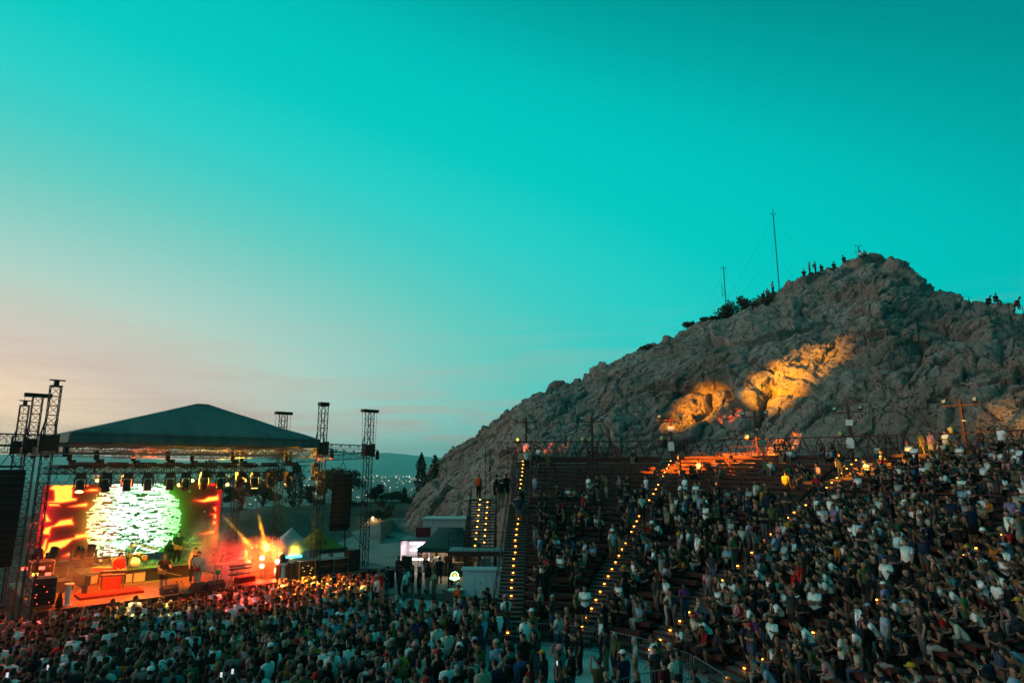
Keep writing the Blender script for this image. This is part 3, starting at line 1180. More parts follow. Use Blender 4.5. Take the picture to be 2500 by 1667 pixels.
strip = np.exp(-((uu - 0.02) / 0.05) ** 2) * (0.5 + 0.5 * sstep(fbm(np.stack([uu * 3, vv * 6, 0 * uu], -1), 3, 12) * 2 + 0.5))
col += np.array([1.0, 0.012, 0.03]) * strip[:, None] * 0.5
strip = np.exp(-((uu - 0.985) / 0.02) ** 2)
col += np.array([0.7, 0.005, 0.01]) * strip[:, None] * 0.8
col = col * (1 - edge[:, None]) + np.array([1.2, 0.05, 0.015]) * edge[:, None]
col = col * (1 - core[:, None]) + np.array([1.9, 0.95, 0.10]) * core[:, None]
# the glitched white disc
cu, cvv = scr_uv(321, 1271)
ul, _ = scr_uv(209, 1271)
ur, _ = scr_uv(437, 1271)
cu = (ul + ur) / 2
rad = (ur - ul) / 2 * AS
row = np.floor(vv * 62)
shift = (_hash(row.astype(np.int64), row.astype(np.int64) * 0, row.astype(np.int64) * 0, 3) & 255) / 255.0
shift2 = vnoise(np.stack([row * 0.37, 0 * row, 0 * row + 3], -1), 4)
du_ = (uu - cu) * AS + (shift - 0.5) * 0.05 + shift2 * 0.03
inside = sstep((rad - np.sqrt(du_ ** 2 + ((vv - cvv) * 1.0) ** 2)) / 0.012 + 0.5)
rr_ = np.clip((uu - cu) * AS / rad, -1, 1)
white = np.array([1.25, 1.4, 1.25])
warm_edge = np.array([1.8, 1.35, 0.55])
green_edge = np.array([0.7, 1.7, 0.6])
disc = white * np.ones_like(col)
wl = sstep((-rr_ - 0.35) / 0.6)[:, None]
wr = sstep((rr_ - 0.25) / 0.75)[:, None]
disc = disc * (1 - wl) + warm_edge * wl
disc = disc * (1 - wr) + green_edge * wr
dash = fbm(np.stack([uu * 34 + shift * 5, row * 0.8, 0 * uu], -1), 3, 33)
gap = sstep((dash - 0.17) / 0.08)
tint = sstep((fbm(np.stack([uu * 22, row * 0.55 + 40, 0 * uu], -1), 3, 55) - 0.05) / 0.3)
gcol = np.where(rr_[:, None] < -0.3, np.array([0.35, 0.10, 0.0]), np.array([0.01, 0.14, 0.01]))
disc = disc * (1 - 0.45 * tint[:, None] * np.array([0.9, 0.15, 0.8]))
disc = disc * (1 - gap[:, None]) + gcol * gap[:, None]
col = col * (1 - inside[:, None]) + disc * inside[:, None]
ghalo = np.exp(-np.clip(np.sqrt(((uu - cu) * AS) ** 2 + (vv - cvv) ** 2) - rad, 0, 9) / 0.06) * (1 - inside)
col += np.where(rr_[:, None] > 0, np.array([0.02, 0.45, 0.02]), np.array([0.6, 0.25, 0.02])) * ghalo[:, None] * 0.8
# specks of light in the dark part
spk = (_hash((uu * 200).astype(np.int64), (vv * 80).astype(np.int64), (uu * 0).astype(np.int64), 77) % 900 == 0) & (uu > 0.7)
col[spk] = np.array([0.2, 1.6, 0.35])

screen = empty('led_screen', S(5.55, 9.45, SC_Z0), SRZ, 'glowing stage screen with a glitched white disc and red and yellow shapes', 'screen')
x = (uu - 0.5) * 10.4
me = np_mesh('picture', np.stack([x, 0 * x, vv * (SC_Z1 - SC_Z0)], -1), grid_quads(NUx, NVx)[:, ::-1])
attr = me.color_attributes.new('img', 'FLOAT_COLOR', 'POINT')
attr.data.foreach_set('color', np.concatenate([col, np.ones((len(col), 1))], 1).astype(np.float32).ravel())
ms = bpy.data.materials.new('led picture')
ms.use_nodes = True
t = NT(ms.node_tree)
b = ms.node_tree.nodes['Principled BSDF']
b.inputs['Base Color'].default_value = (0.01, 0.01, 0.01, 1)
at = t.n('ShaderNodeAttribute', attribute_name='img')
t.link(at.outputs['Color'], b.inputs['Emission Color'])
b.inputs['Emission Strength'].default_value = 1.0
me.materials.append(ms)
link_mesh('picture', me, screen)
for i in range(10):
    mb = MB()
    mb.box((-5.2 + 1.04 * i + 0.52, 0.08, 2.215), (1.03, 0.12, 4.43))
    mb.build('led_panel', M_CASE, screen)
mb = MB()
for sx in (-5.3, -2.6, 0, 2.6, 5.3):
    truss(mb, (sx, 0.5, -1.1), (sx, 0.5, 4.6), 0.3, 0.6, 0.02, 0.012, up=(0, 1, 0))
mb.build('support_frame', M_STEEL, screen)
# ------------------------------------------------------------------ grandstand
NLOW, NUP = 20, 9
ROWS = []                                        # (inner radius of the tread, tread height)
for i in range(NLOW):
    ROWS.append((8.7 + 0.787 * i, -7.55 + 0.2585 * i))
for j in range(NUP):
    ROWS.append((26.35 + 0.95 * j, -2.05 + 0.30 * j))
WALK = (24.45, 26.3, -2.42)
R_TOP, Z_TOP = 35.1, 0.55
AISLES = [2.6, 23.8, 47.0, 74.5, 103.0, 131.0]
ORD = ['first', 'second', 'third', 'fourth', 'fifth', 'sixth', 'seventh', 'eighth', 'ninth', 'tenth', 'eleventh', 'twelfth', 'thirteenth', 'fourteenth', 'fifteenth', 'sixteenth',
       'seventeenth', 'eighteenth', 'nineteenth', 'twentieth', 'twenty-first', 'twenty-second', 'twenty-third', 'twenty-fourth', 'twenty-fifth', 'twenty-sixth', 'twenty-seventh', 'twenty-eighth', 'twenty-ninth']
stand = empty('grandstand', (TC.x, TC.y, GZ), 0, 'curved open-backed grandstand of red brown steel benches below the rocky hill', 'grandstand')


def TL(theta, r, z):
    t = R(theta)
    return Vector((r * math.sin(t), r * math.cos(t), z - GZ))


def arc_strip(mb, r0, r1, z0, z1, t0, t1, step=1.5):
    """a flat curved board: radial depth r0..r1, height z0..z1"""
    n = max(1, int(abs(R(t1 - t0)) * (r0 + r1) / 2 / step))
    vs, fs = [], []
    for k in range(n + 1):
        th = t0 + (t1 - t0) * k / n
        vs += [TL(th, r0, z0), TL(th, r1, z0), TL(th, r1, z1), TL(th, r0, z1)]
    for k in range(n):
        o = k * 4
        for a in range(4):
            b_ = (a + 1) % 4
            fs.append((o + a, o + 4 + a, o + 4 + b_, o + b_))
    fs.append((0, 1, 2, 3))
    fs.append((n * 4 + 3, n * 4 + 2, n * 4 + 1, n * 4))
    mb.add(vs, fs)


def aisle_half(r):
    return math.degrees(0.72 / r)


for i, (r, z) in enumerate(ROWS):
    upper = i >= NLOW
    for a in range(5):
        t0, t1 = AISLES[a] + aisle_half(r), AISLES[a + 1] - aisle_half(r)
        if r < 12 and a >= 4:
            continue
        bo = 0.62 if upper else 0.46
        mb = MB()
        arc_strip(mb, r + bo, r + bo + 0.30, z + 0.40, z + 0.46, t0, t1)
        arc_strip(mb, r + bo - 0.035, r + bo - 0.003, z + 0.26, z + 0.455, t0, t1)
        mb.build('bench', M_RUST, stand)
        mb = MB()
        arc_strip(mb, r + 0.02, r + (0.55 if upper else 0.72), z - 0.05, z, t0, t1)
        mb.build('footboard', mat('chequer plate', (0.05, 0.030, 0.028), 0.7, var=0.3, vscale=2), stand)
        # lattice girder under the bench
        mb = MB()
        n = max(2, int(R(t1 - t0) * r / 0.95))
        zb = z - (0.22 if upper else 0.30)
        for k in range(n):
            ta, tb_ = t0 + (t1 - t0) * k / n, t0 + (t1 - t0) * (k + 1) / n
            tm = (ta + tb_) / 2
            mb.bar(TL(ta, r + bo + 0.1, zb), TL(tb_, r + bo + 0.1, zb), 0.022, 3, caps=False)
            mb.bar(TL(ta, r + bo + 0.1, zb), TL(tm, r + bo + 0.1, z + 0.4), 0.016, 3, caps=False)
            mb.bar(TL(tm, r + bo + 0.1, z + 0.4), TL(tb_, r + bo + 0.1, zb), 0.016, 3, caps=False)
            if k % 2 == 0:
                mb.bar(TL(ta, r + bo + 0.1, zb - 0.7), TL(ta, r + bo + 0.1, z + 0.4), 0.03, 4, caps=False)
        mb.build('row_lattice', M_RUST, stand)
for a in range(5):
    mb = MB()
    arc_strip(mb, WALK[0], WALK[1], WALK[2] - 0.06, WALK[2], AISLES[a], AISLES[a + 1])
    mb.build('walkway_floor', mat('chequer plate', None), stand)
    mb = MB()
    arc_strip(mb, R_TOP - 0.25, R_TOP + 1.1, Z_TOP - 0.06, Z_TOP, AISLES[a], AISLES[a + 1])
    mb.build('top_walkway', mat('chequer plate', None), stand)
    mb = MB()
    for hgt in (0.55, 1.05):
        arc_strip(mb, WALK[0] + 0.02, WALK[0] + 0.06, WALK[2] + hgt, WALK[2] + hgt + 0.045, AISLES[a] + 2.2, AISLES[a + 1] - 2.2)
    n = int((AISLES[a + 1] - AISLES[a]) / 3)
    for k in range(n + 1):
        th = AISLES[a] + 2.2 + (AISLES[a + 1] - AISLES[a] - 4.4) * k / n
        mb.bar(TL(th, WALK[0] + 0.04, WALK[2]), TL(th, WALK[0] + 0.04, WALK[2] + 1.07), 0.025)
    mb.build('walkway_railing', M_RUST, stand)
# raking beams and posts that carry everything
for th in list(np.arange(1.2, 131, 4.8)):
    mb = MB()
    mb.bar(TL(th, 9, -8.0), TL(th, 24.4, -2.85), 0.06)
    mb.bar(TL(th, 26.4, -2.6), TL(th, 35, 0.0), 0.06)
    for r in (12, 16, 20, 24, 28, 32, 35):
        zt = -8.0 + (r - 9) * 0.334 if r < 25 else -2.6 + (r - 26.4) * 0.302
        mb.bar(TL(th, r, zt), TL(th, r, zt - 1.9), 0.045)
        mb.bar(TL(th, r, zt - 0.05), TL(th, r - 1.7, zt - 1.8), 0.025, 3)
    mb.build('raking_frame', M_RUST, stand)

# parapet girder along the top, one piece per block
for a in range(5):
    t0, t1 = AISLES[a] - 1.6 + (1.6 if a else 0), AISLES[a + 1]
    mb = MB()
    zb, zt, rr0 = Z_TOP + 0.05, Z_TOP + 1.62, R_TOP + 0.9
    n = int(R(t1 - t0) * rr0 / 1.15)
    for k in range(n):
        ta, tb_ = t0 + (t1 - t0) * k / n, t0 + (t1 - t0) * (k + 1) / n
        tm = (ta + tb_) / 2
        mb.bar(TL(ta, rr0, zt), TL(tb_, rr0, zt), 0.06, 4)
        mb.bar(TL(ta, rr0, zb), TL(tb_, rr0, zb), 0.045, 4)
        for rz_ in (rr0, rr0 + 0.75):
            mb.bar(TL(ta, rz_, zb), TL(tm, rr0, zt), 0.03, 4)
            mb.bar(TL(tm, rr0, zt), TL(tb_, rz_, zb), 0.03, 4)
        mb.bar(TL(ta, rr0, zb), TL(ta, rr0 + 0.75, zb), 0.025, 3)
        mb.bar(TL(ta, rr0 + 0.75, zb), TL(tb_, rr0 + 0.75, zb), 0.03, 3)
    mb.build('parapet_girder', M_RUST, stand)
    mb = MB()
    arc_strip(mb, R_TOP - 0.2, R_TOP - 0.16, Z_TOP + 0.98, Z_TOP + 1.02, t0 + 2, t1 - 1)
    arc_strip(mb, R_TOP - 0.2, R_TOP - 0.16, Z_TOP + 0.48, Z_TOP + 0.52, t0 + 2, t1 - 1)
    n = int((t1 - t0) / 2.2)
    for k in range(n + 1):
        th = t0 + 2 + (t1 - t0 - 3) * k / n
        mb.bar(TL(th, R_TOP - 0.18, Z_TOP), TL(th, R_TOP - 0.18, Z_TOP + 1.02), 0.022)
    mb.build('top_railing', M_RUST, stand)
for th in (1.0, 12.6, 25.0, 38.0, 50.0, 70.0):
    mb = MB()
    truss(mb, TL(th, R_TOP + 0.5, Z_TOP - 3), TL(th, R_TOP + 0.5, Z_TOP + 1.55), 0.85, 0.45, 0.035, 0.02, up=(0, 1, 0))
    mb.build('lattice_post', M_RUST, stand)

# ------------------------------------------------------------------ lit stairs
M_STEPLAMP = glow('step lamp', (1.0, 0.32, 0.03), 18)
step_me = MB().box((0, 0, -0.03), (1.34, 0.42, 0.05)).mesh('step', mat('stair tread', (0.13, 0.10, 0.09), 0.6, var=0.3))
riser_me = MB().box((0, 0, 0), (1.3, 0.03, 0.10)).mesh('step_nosing', M_RUST)
lamp_me = MB().box((0, 0, 0), (0.085, 0.03, 0.038)).mesh('step_lamp', M_STEPLAMP)
STAIR_NAMES = ['first lit stair at the left end of the grandstand', 'second lit stair from the left between the benches', 'third lit stair curving down through the crowd', 'fourth lit stair among the seated crowd',
               'fifth lit stair on the near right side', 'sixth lit stair at the near right end']
for ai, th in enumerate(AISLES[:5]):
    root = empty('stair', TH(th, 8.3, -7.9), -R(th), STAIR_NAMES[ai], 'stairs', 'lit stairs of the grandstand')
    prof = []
    for i in range(NLOW):
        r, z = ROWS[i]
        prof += [(r - 0.06, z - 0.13), (r + 0.335, z)]
    prof += [(25.3, WALK[2])]
    for i in range(NLOW, NLOW + NUP):
        r, z = ROWS[i]
        prof += [(r - 0.05, z - 0.15), (r + 0.42, z)]
    for k, (r, z) in enumerate(prof):
        st = link_mesh('step', step_me, root, (0, r - 8.3, z + 7.9))
        link_mesh('step_nosing', riser_me, st, (0, -0.21, -0.09))
        if k % 2 == 0:
            lx = 0.0 if ai else random.uniform(-0.06, 0.06)
            link_mesh('step_lamp', lamp_me, st, (lx, 0.12, 0.085))
    mb = MB()
    for sx in (-0.7, 0.7):
        if ai == 0 and sx < 0:
            continue
        mb.bar((sx, 0, -0.1), (sx, 16.2, 5.25), 0.03)
    mb.build('stringer', M_RUST, root)
    if ai == 0:
        mb = MB()
        for hgt in (0.55, 1.05):
            mb.bar((-0.75, 0, 0.2 + hgt), (-0.75, 16.2, 5.35 + hgt), 0.028)
            mb.bar((-0.75, 18, 5.6 + hgt), (-0.75, 26.8, 8.4 + hgt), 0.028)
        for k in range(14):
            y = 26.8 * k / 13
            z = 0.2 + y * (5.15 / 16.2) if y < 16.2 else 5.6 + (y - 18) * 0.318
            mb.bar((-0.75, y, z - 0.3), (-0.75, y, z + 1.05), 0.025)
        mb.build('handrail', M_RUST, root)

# ------------------------------------------------------------------ flood light poles on the top ring
M_AMBER = glow('amber lamp glass', (1.0, 0.55, 0.08), 6)
POLES = [(1285, 0, 'with a white box, at the left end of the top row'), (1447, 0, 'second from the left on the top row'), (1641, 1, 'lit red and yellow in front of the left glowing rock'),
         (1850, 2, 'in front of the large glowing rock patch, lower part lit orange'), (2082, 1, 'with two white boxes above the seated couple'), (2362, 2, 'rightmost and tallest, beside the standing people')]
POLE_POS = []
for k, (px, box, lab) in enumerate(POLES):
    a = math.atan2((px - CX) / F_PX, CP + 0.18 * SP)
    rho_ = float(ring_rho(np.array([a]), R_TOP + 0.35)[0])
    p = Vector((rho_ * math.sin(a), rho_ * math.cos(a), Z_TOP - 0.4))
    POLE_POS.append(p)
    inward = Vector((TC.x - p.x, TC.y - p.y, 0)).normalized()
    rz_ = math.atan2(inward.y, inward.x) - math.pi / 2
    root = empty('floodlight_pole', p, rz_, 'brown floodlight pole ' + lab, 'lamp post', 'floodlight poles along the top row')
    mb = MB()
    mb.box((0, 0, 2.1), (0.16, 0.16, 4.2))
    mb.build('pole', M_RUST, root)
    mb = MB()
    mb.box((0, 0.09, 3.75), (2.1, 0.07, 0.10))
    mb.build('crossarm', M_RUST, root)
    for sx in (-0.9, 0.9):
        mb = MB()
        Mx = Matrix.Rotation(R(25), 3, 'X')
        mb.box((sx, 0.14, 4.05), (0.30, 0.12, 0.36), M=Mx)
        mb.bar((sx, 0.1, 3.8), (sx, 0.12, 4.0), 0.02)
        fl_ = mb.build('floodlight', M_CASE, root)
        mb = MB()
        mb.box(Vector((sx, 0.14, 4.05)) + Mx @ Vector((0, 0.064, 0.02)), (0.22, 0.01, 0.22), M=Mx)
        mb.build('lens', mat('flood glass', (0.55, 0.52, 0.50), 0.15, 0.4), fl_)
    mb = MB()
    mb.bar((0.02, 0, 4.2), (0.02, 0, 4.75), 0.012)
    mb.build('aerial', M_STEEL, root)
    if box in (1,) or k == 0:
        mb = MB()
        mb.box((0, 0.2, 1.45), (0.52, 0.22, 0.62))
        mb.box((0, 0.2, 1.82), (0.36, 0.2, 0.14))
        mb.build('white_box', M_WHITE, root)
    if box == 1:
        mb = MB()
        mb.box((-0.05, 0.16, 3.0), (0.5, 0.08, 0.42), M=Matrix.Rotation(R(-8), 3, 'Y'))
        mb.build('panel_aerial', M_WHITE, root)
    if k in (3, 5):
        mb = MB()
        mb.lathe((-0.15, 0.16, 2.75), [(0.05, -0.12), (0.06, 0.1)], 8, M=Matrix.Rotation(R(80), 3, 'Y'))
        mb.build('camera_housing', M_WHITE, root)

# yellow-bodied work lamps clamped to the parapet girder
for k, (px, py, lit, lab) in enumerate([(1264, 1084, 1, 'glowing amber spotlight on the left end of the parapet'), (1424, 1082, 0, 'unlit spotlight on the parapet left of the second pole'), (1617, 1078, 0, 'unlit spotlight on the parapet beside the red pole'),
                                        (1825, 1071, 1, 'bright yellow spotlight on the orange parapet bracket'), (2054, 1061, 0, 'unlit spotlight on the parapet left of the white boxes'), (2326, 1045, 0, 'spotlight clamped beside the tallest pole')]):
    a = math.atan2((px - CX) / F_PX, CP + 0.15 * SP)
    rho_ = float(ring_rho(np.array([a]), R_TOP + 0.6)[0])
    p = Vector((rho_ * math.sin(a), rho_ * math.cos(a), Z_TOP + 1.72))
    root = empty('spotlight', p, -a, lab, 'spotlight', 'spotlights clamped to the parapet')
    mb = MB()
    mb.lathe((0, 0, 0.06), [(0.1, -0.2), (0.2, -0.14), (0.21, 0.14), (0.24, 0.16)], 14, M=Matrix.Rotation(R(80), 3, 'X'))
    mb.build('housing', mat('yellow housing', (0.55, 0.42, 0.10), 0.5), root)
    mb = MB()
    mb.lathe((0, -0.16, 0.09), [(0.10, 0), (0.10, 0.012)], 12, M=Matrix.Rotation(R(80), 3, 'X'))
    mb.build('lens', M_AMBER if lit else mat('flood glass', None), root)
    mb = MB()
    mb.bar((-0.24, 0, -0.2), (-0.24, 0, 0.1), 0.02)
    mb.bar((0.24, 0, -0.2), (0.24, 0, 0.1), 0.02)
    mb.bar((-0.24, 0, -0.2), (0.24, 0, -0.2), 0.02)
    mb.build('bracket', M_RUST, root)


def spot(name, loc, target, power, col, size, blend=0.35, r=0.06):
    l = bpy.data.lights.new(name, 'SPOT')
    l.energy = power
    l.color = col
    l.spot_size = R(size)
    l.spot_blend = blend
    l.shadow_soft_size = r
    o = bpy.data.objects.new(name, l)
    o.location = loc
    o.rotation_euler = (Vector(loc) - Vector(target)).to_track_quat('Z', 'Y').to_euler()
    COL.objects.link(o)
    return o
# ------------------------------------------------------------------ people: bodies grown from skeletons
def base_joints(fem=False):
    sw = 0.18 if fem else 0.208
    J = {
        'pelvis': ((0, 0, 0.95), (0.19 if fem else 0.18, 0.145)), 'spine': ((0, 0.0, 1.12), (0.15 if fem else 0.175, 0.12 if fem else 0.14)),
        'chest': ((0, 0, 1.31), (0.175 if fem else 0.21, 0.14 if fem else 0.145)), 'neckb': ((0, -0.015, 1.465), (0.085, 0.08)),
        'neck': ((0, 0.0, 1.53), (0.06, 0.063)), 'head': ((0, 0.02, 1.60), (0.078, 0.096)), 'face': ((0, 0.022, 1.69), (0.085, 0.105)), 'crown': ((0, 0.012, 1.76), (0.058, 0.07)),
    }
    for s, n in ((-1, 'L'), (1, 'R')):
        J['sho' + n] = ((s * sw, 0, 1.42), (0.078, 0.078))
        J['elb' + n] = ((s * (sw + 0.055), -0.03, 1.14), (0.052, 0.052))
        J['wri' + n] = ((s * (sw + 0.06), 0.05, 0.89), (0.034, 0.038))
        J['han' + n] = ((s * (sw + 0.055), 0.075, 0.80), (0.024, 0.046))
        J['hip' + n] = ((s * 0.10, 0, 0.88), (0.112, 0.12))
        J['kne' + n] = ((s * 0.11, 0.02, 0.50), (0.072, 0.076))
        J['ank' + n] = ((s * 0.115, -0.03, 0.10), (0.048, 0.053))
        J['toe' + n] = ((s * 0.135, 0.14, 0.05), (0.05, 0.042))
    return J


EDGES = [('pelvis', 'spine'), ('spine', 'chest'), ('chest', 'neckb'), ('neckb', 'neck'), ('neck', 'head'), ('head', 'face'), ('face', 'crown')]
for n_ in 'LR':
    EDGES += [('chest', 'sho' + n_), ('sho' + n_, 'elb' + n_), ('elb' + n_, 'wri' + n_), ('wri' + n_, 'han' + n_), ('pelvis', 'hip' + n_), ('hip' + n_, 'kne' + n_), ('kne' + n_, 'ank' + n_), ('ank' + n_, 'toe' + n_)]

ARMS = {  # elbow, wrist, hand for the right side (mirrored for the left)
    'down': None,
    'hip': ((0.37, -0.09, 1.17), (0.21, 0.03, 1.02), (0.16, 0.06, 0.97)),
    'cross': ((0.25, 0.08, 1.15), (-0.02, 0.22, 1.18), (-0.10, 0.2, 1.2)),
    'front': ((0.25, 0.05, 1.13), (0.13, 0.28, 1.22), (0.09, 0.33, 1.28)),
    'phone': ((0.23, 0.22, 1.43), (0.09, 0.33, 1.68), (0.06, 0.34, 1.77)),
    'up': ((0.30, 0.06, 1.64), (0.26, 0.12, 1.90), (0.24, 0.14, 2.0)),
    'point': ((0.26, 0.24, 1.38), (0.22, 0.5, 1.43), (0.2, 0.59, 1.44)),
    'face': ((0.21, 0.14, 1.18), (0.06, 0.2, 1.42), (0.03, 0.2, 1.52)),
    'strum': ((0.30, 0.02, 1.13), (0.12, 0.22, 1.03), (0.06, 0.25, 1.0)),
    'fret': ((0.30, 0.10, 1.15), (0.40, 0.30, 1.14), (0.42, 0.34, 1.2)),
    'keys': ((0.26, 0.10, 1.12), (0.2, 0.36, 1.02), (0.18, 0.45, 1.0)),
}


def set_arm(J, side, kind):
    if ARMS.get(kind) is None:
        return
    s = 1 if side == 'R' else -1
    for nm, p in zip(('elb', 'wri', 'han'), ARMS[kind]):
        J[nm + side] = ((p[0] * s, p[1], p[2]), J[nm + side][1])


def stand_pose(l, r, fem=False, lean=0.0, step=0.0, twist=0.0):
    J = base_joints(fem)
    set_arm(J, 'L', l)
    set_arm(J, 'R', r)
    for k in list(J):
        (x, y, z), rad = J[k]
        if z > 0.96 and lean:
            y += (z - 0.95) * lean
        J[k] = ((x, y, z), rad)
    if step:
        for n, s in (('L', 1), ('R', -1)):
            for nm, f in (('kne', 0.5), ('ank', 1.0), ('toe', 1.0)):
                (x, y, z), rad = J[nm + n]
                J[nm + n] = ((x, y + s * step * f, z), rad)
    return J


SIT_ARMS = {
    'lap': ((0.26, 0.05, 0.72), (0.11, 0.30, 0.60), (0.07, 0.37, 0.60)),
    'knee': ((0.24, 0.33, 0.66), (0.05, 0.50, 0.58), (0.0, 0.56, 0.56)),
    'chin': ((0.18, 0.36, 0.62), (0.06, 0.40, 0.88), (0.04, 0.38, 0.97)),
    'phone': ((0.21, 0.18, 0.74), (0.07, 0.38, 0.84), (0.05, 0.42, 0.92)),
    'cross': ((0.25, 0.12, 0.76), (-0.02, 0.27, 0.78), (-0.1, 0.26, 0.80)),
    'back': ((0.29, -0.14, 0.74), (0.28, -0.25, 0.50), (0.28, -0.25, 0.44)),
    'up': ((0.27, 0.16, 1.22), (0.2, 0.2, 1.48), (0.19, 0.2, 1.57)),
}


def sit_pose(l, r, fem=False, lean=0.1, cross=False, turn=0.0):
    J = base_joints(fem)
    dz = 0.41
    for k in list(J):
        (x, y, z), rad = J[k]
        z -= dz
        if z > 0.55:
            t = z - 0.54
            y += lean * 1.25 * t + lean * 0.35 * t * t
            z -= 0.22 * lean * t
        J[k] = ((x, y, z), rad)
    for side, s in (('L', -1), ('R', 1)):
        kind = l if side == 'L' else r
        for nm, p in zip(('elb', 'wri', 'han'), SIT_ARMS[kind]):
            J[nm + side] = ((p[0] * s, p[1], p[2]), J[nm + side][1])
        J['hip' + side] = ((s * 0.09, 0.03, 0.52), (0.1, 0.1))
        J['kne' + side] = ((s * 0.14, 0.44, 0.53), (0.066, 0.066))
        J['ank' + side] = ((s * 0.14, 0.41, 0.10), (0.042, 0.045))
        J['toe' + side] = ((s * 0.16, 0.58, 0.045), (0.045, 0.035))
    J['pelvis'] = ((0, 0, 0.55), J['pelvis'][1])
    if cross:
        J['kneR'] = ((0.03, 0.46, 0.62), (0.066, 0.066))
        J['ankR'] = ((-0.16, 0.52, 0.28), (0.042, 0.045))
        J['toeR'] = ((-0.2, 0.68, 0.26), (0.045, 0.035))
    return J


POSES = {}
for fem in (False, True):
    g = 'w' if fem else 'm'
    POSES['stand_down_' + g] = stand_pose('down', 'down', fem)
    POSES['stand_cross_' + g] = stand_pose('cross', 'cross', fem, lean=-0.02)
    POSES['stand_front_' + g] = stand_pose('front', 'down', fem, step=0.05)
    POSES['stand_hip_' + g] = stand_pose('down', 'hip', fem, step=-0.06)
    POSES['stand_phone_' + g] = stand_pose('phone', 'phone', fem)
    POSES['stand_up_' + g] = stand_pose('down', 'up', fem, lean=0.04)
    POSES['sit_knee_' + g] = sit_pose('knee', 'knee', fem, lean=0.55)
    POSES['sit_lap_' + g] = sit_pose('lap', 'lap', fem, lean=0.12)
    POSES['sit_chin_' + g] = sit_pose('knee', 'chin', fem, lean=0.42)
    POSES['sit_phone_' + g] = sit_pose('phone', 'lap', fem, lean=0.2)
    POSES['sit_cross_' + g] = sit_pose('cross', 'cross', fem, lean=0.2, cross=True)
    POSES['sit_back_' + g] = sit_pose('back', 'back', fem, lean=-0.15)
POSES['guitar_m'] = stand_pose('fret', 'strum', False, lean=0.05, step=0.10)
POSES['keys_m'] = stand_pose('keys', 'keys', False, lean=0.22)
POSES['point_m'] = stand_pose('hip', 'point', False)
POSES['drum_m'] = sit_pose('up', 'knee', False, lean=0.25)
POSES['walk_m'] = stand_pose('down', 'front', False, step=0.2, lean=0.05)
POSES['face_m'] = stand_pose('down', 'face', False)

M_SKIN = mat('skin', None, 0.55, objcol=True, spec=0.35)
M_CLOTH = mat('cloth', None, 0.9, objcol=True, var=0.3, vscale=7, bump=0.35, spec=0.1)
M_HAIR = mat('hair', None, 0.6, objcol=True, var=0.4, vscale=40, bump=0.5)
M_SHOE = mat('shoe', (0.06, 0.06, 0.065), 0.7)
M_EYE = mat('eye', (0.02, 0.015, 0.012), 0.3)
# printed and striped fabrics
M_STRIPE = bpy.data.materials.new('striped cloth')
M_STRIPE.use_nodes = True
t = NT(M_STRIPE.node_tree)
b = M_STRIPE.node_tree.nodes['Principled BSDF']
b.inputs['Roughness'].default_value = 0.9
wv = t.n('ShaderNodeTexWave', bands_direction='Z')
wv.inputs['Scale'].default_value = 7
t.link(t.n('ShaderNodeTexCoord').outputs['Object'], wv.inputs['Vector'])
st = t.ramp(wv.outputs['Fac'], [(0.48, (1, 1, 1)), (0.52, (0.16, 0.16, 0.18))])
t.link(t.mix(1.0, t.n('ShaderNodeObjectInfo').outputs['Color'], st, 'MULTIPLY'), b.inputs['Base Color'])
M_PRINT = bpy.data.materials.new('printed cloth')
M_PRINT.use_nodes = True
t = NT(M_PRINT.node_tree)
b = M_PRINT.node_tree.nodes['Principled BSDF']
b.inputs['Roughness'].default_value = 0.9
vo = t.n('ShaderNodeTexVoronoi')
vo.inputs['Scale'].default_value = 13
t.link(t.n('ShaderNodeTexCoord').outputs['Object'], vo.inputs['Vector'])
st = t.ramp(vo.outputs['Distance'], [(0.36, (0.14, 0.14, 0.15)), (0.46, (1, 1, 1))])
t.link(t.mix(1.0, t.n('ShaderNodeObjectInfo').outputs['Color'], st, 'MULTIPLY'), b.inputs['Base Color'])

BONE = {'pelvis-spine': 'torso', 'spine-chest': 'torso', 'chest-neckb': 'torso', 'neckb-neck': 'neck', 'neck-head': 'head', 'head-face': 'head', 'face-crown': 'head'}


def bone_kind(a, b_):
    k = a + '-' + b_
    if k in BONE:
        return BONE[k]
    p = a[:-1] if a[-1] in 'LR' else a
    return {'chest': 'clav', 'sho': 'uarm', 'elb': 'farm', 'wri': 'hand', 'pelvis': 'hipb', 'hip': 'thigh', 'kne': 'shin', 'ank': 'foot'}[p]


tmp_objs = []


def skin_obj(J, level):
    names = list(J)
    idx = {n: i for i, n in enumerate(names)}
    me = bpy.data.meshes.new('tmp')
    me.from_pydata([J[n][0] for n in names], [(idx[a], idx[b_]) for a, b_ in EDGES], [])
    o = bpy.data.objects.new('tmp', me)
    COL.objects.link(o)
    sk = o.modifiers.new('s', 'SKIN')
    sk.use_smooth_shade = True
    if not me.skin_vertices:
        with bpy.context.temp_override(object=o, active_object=o):
            bpy.ops.mesh.customdata_skin_add()
    for i, n in enumerate(names):
        me.skin_vertices[0].data[i].radius = J[n][1]
        me.skin_vertices[0].data[i].use_root = (n == 'pelvis')
    if level:
        ss = o.modifiers.new('d', 'SUBSURF')
        ss.levels = level
        ss.render_levels = level
    return o


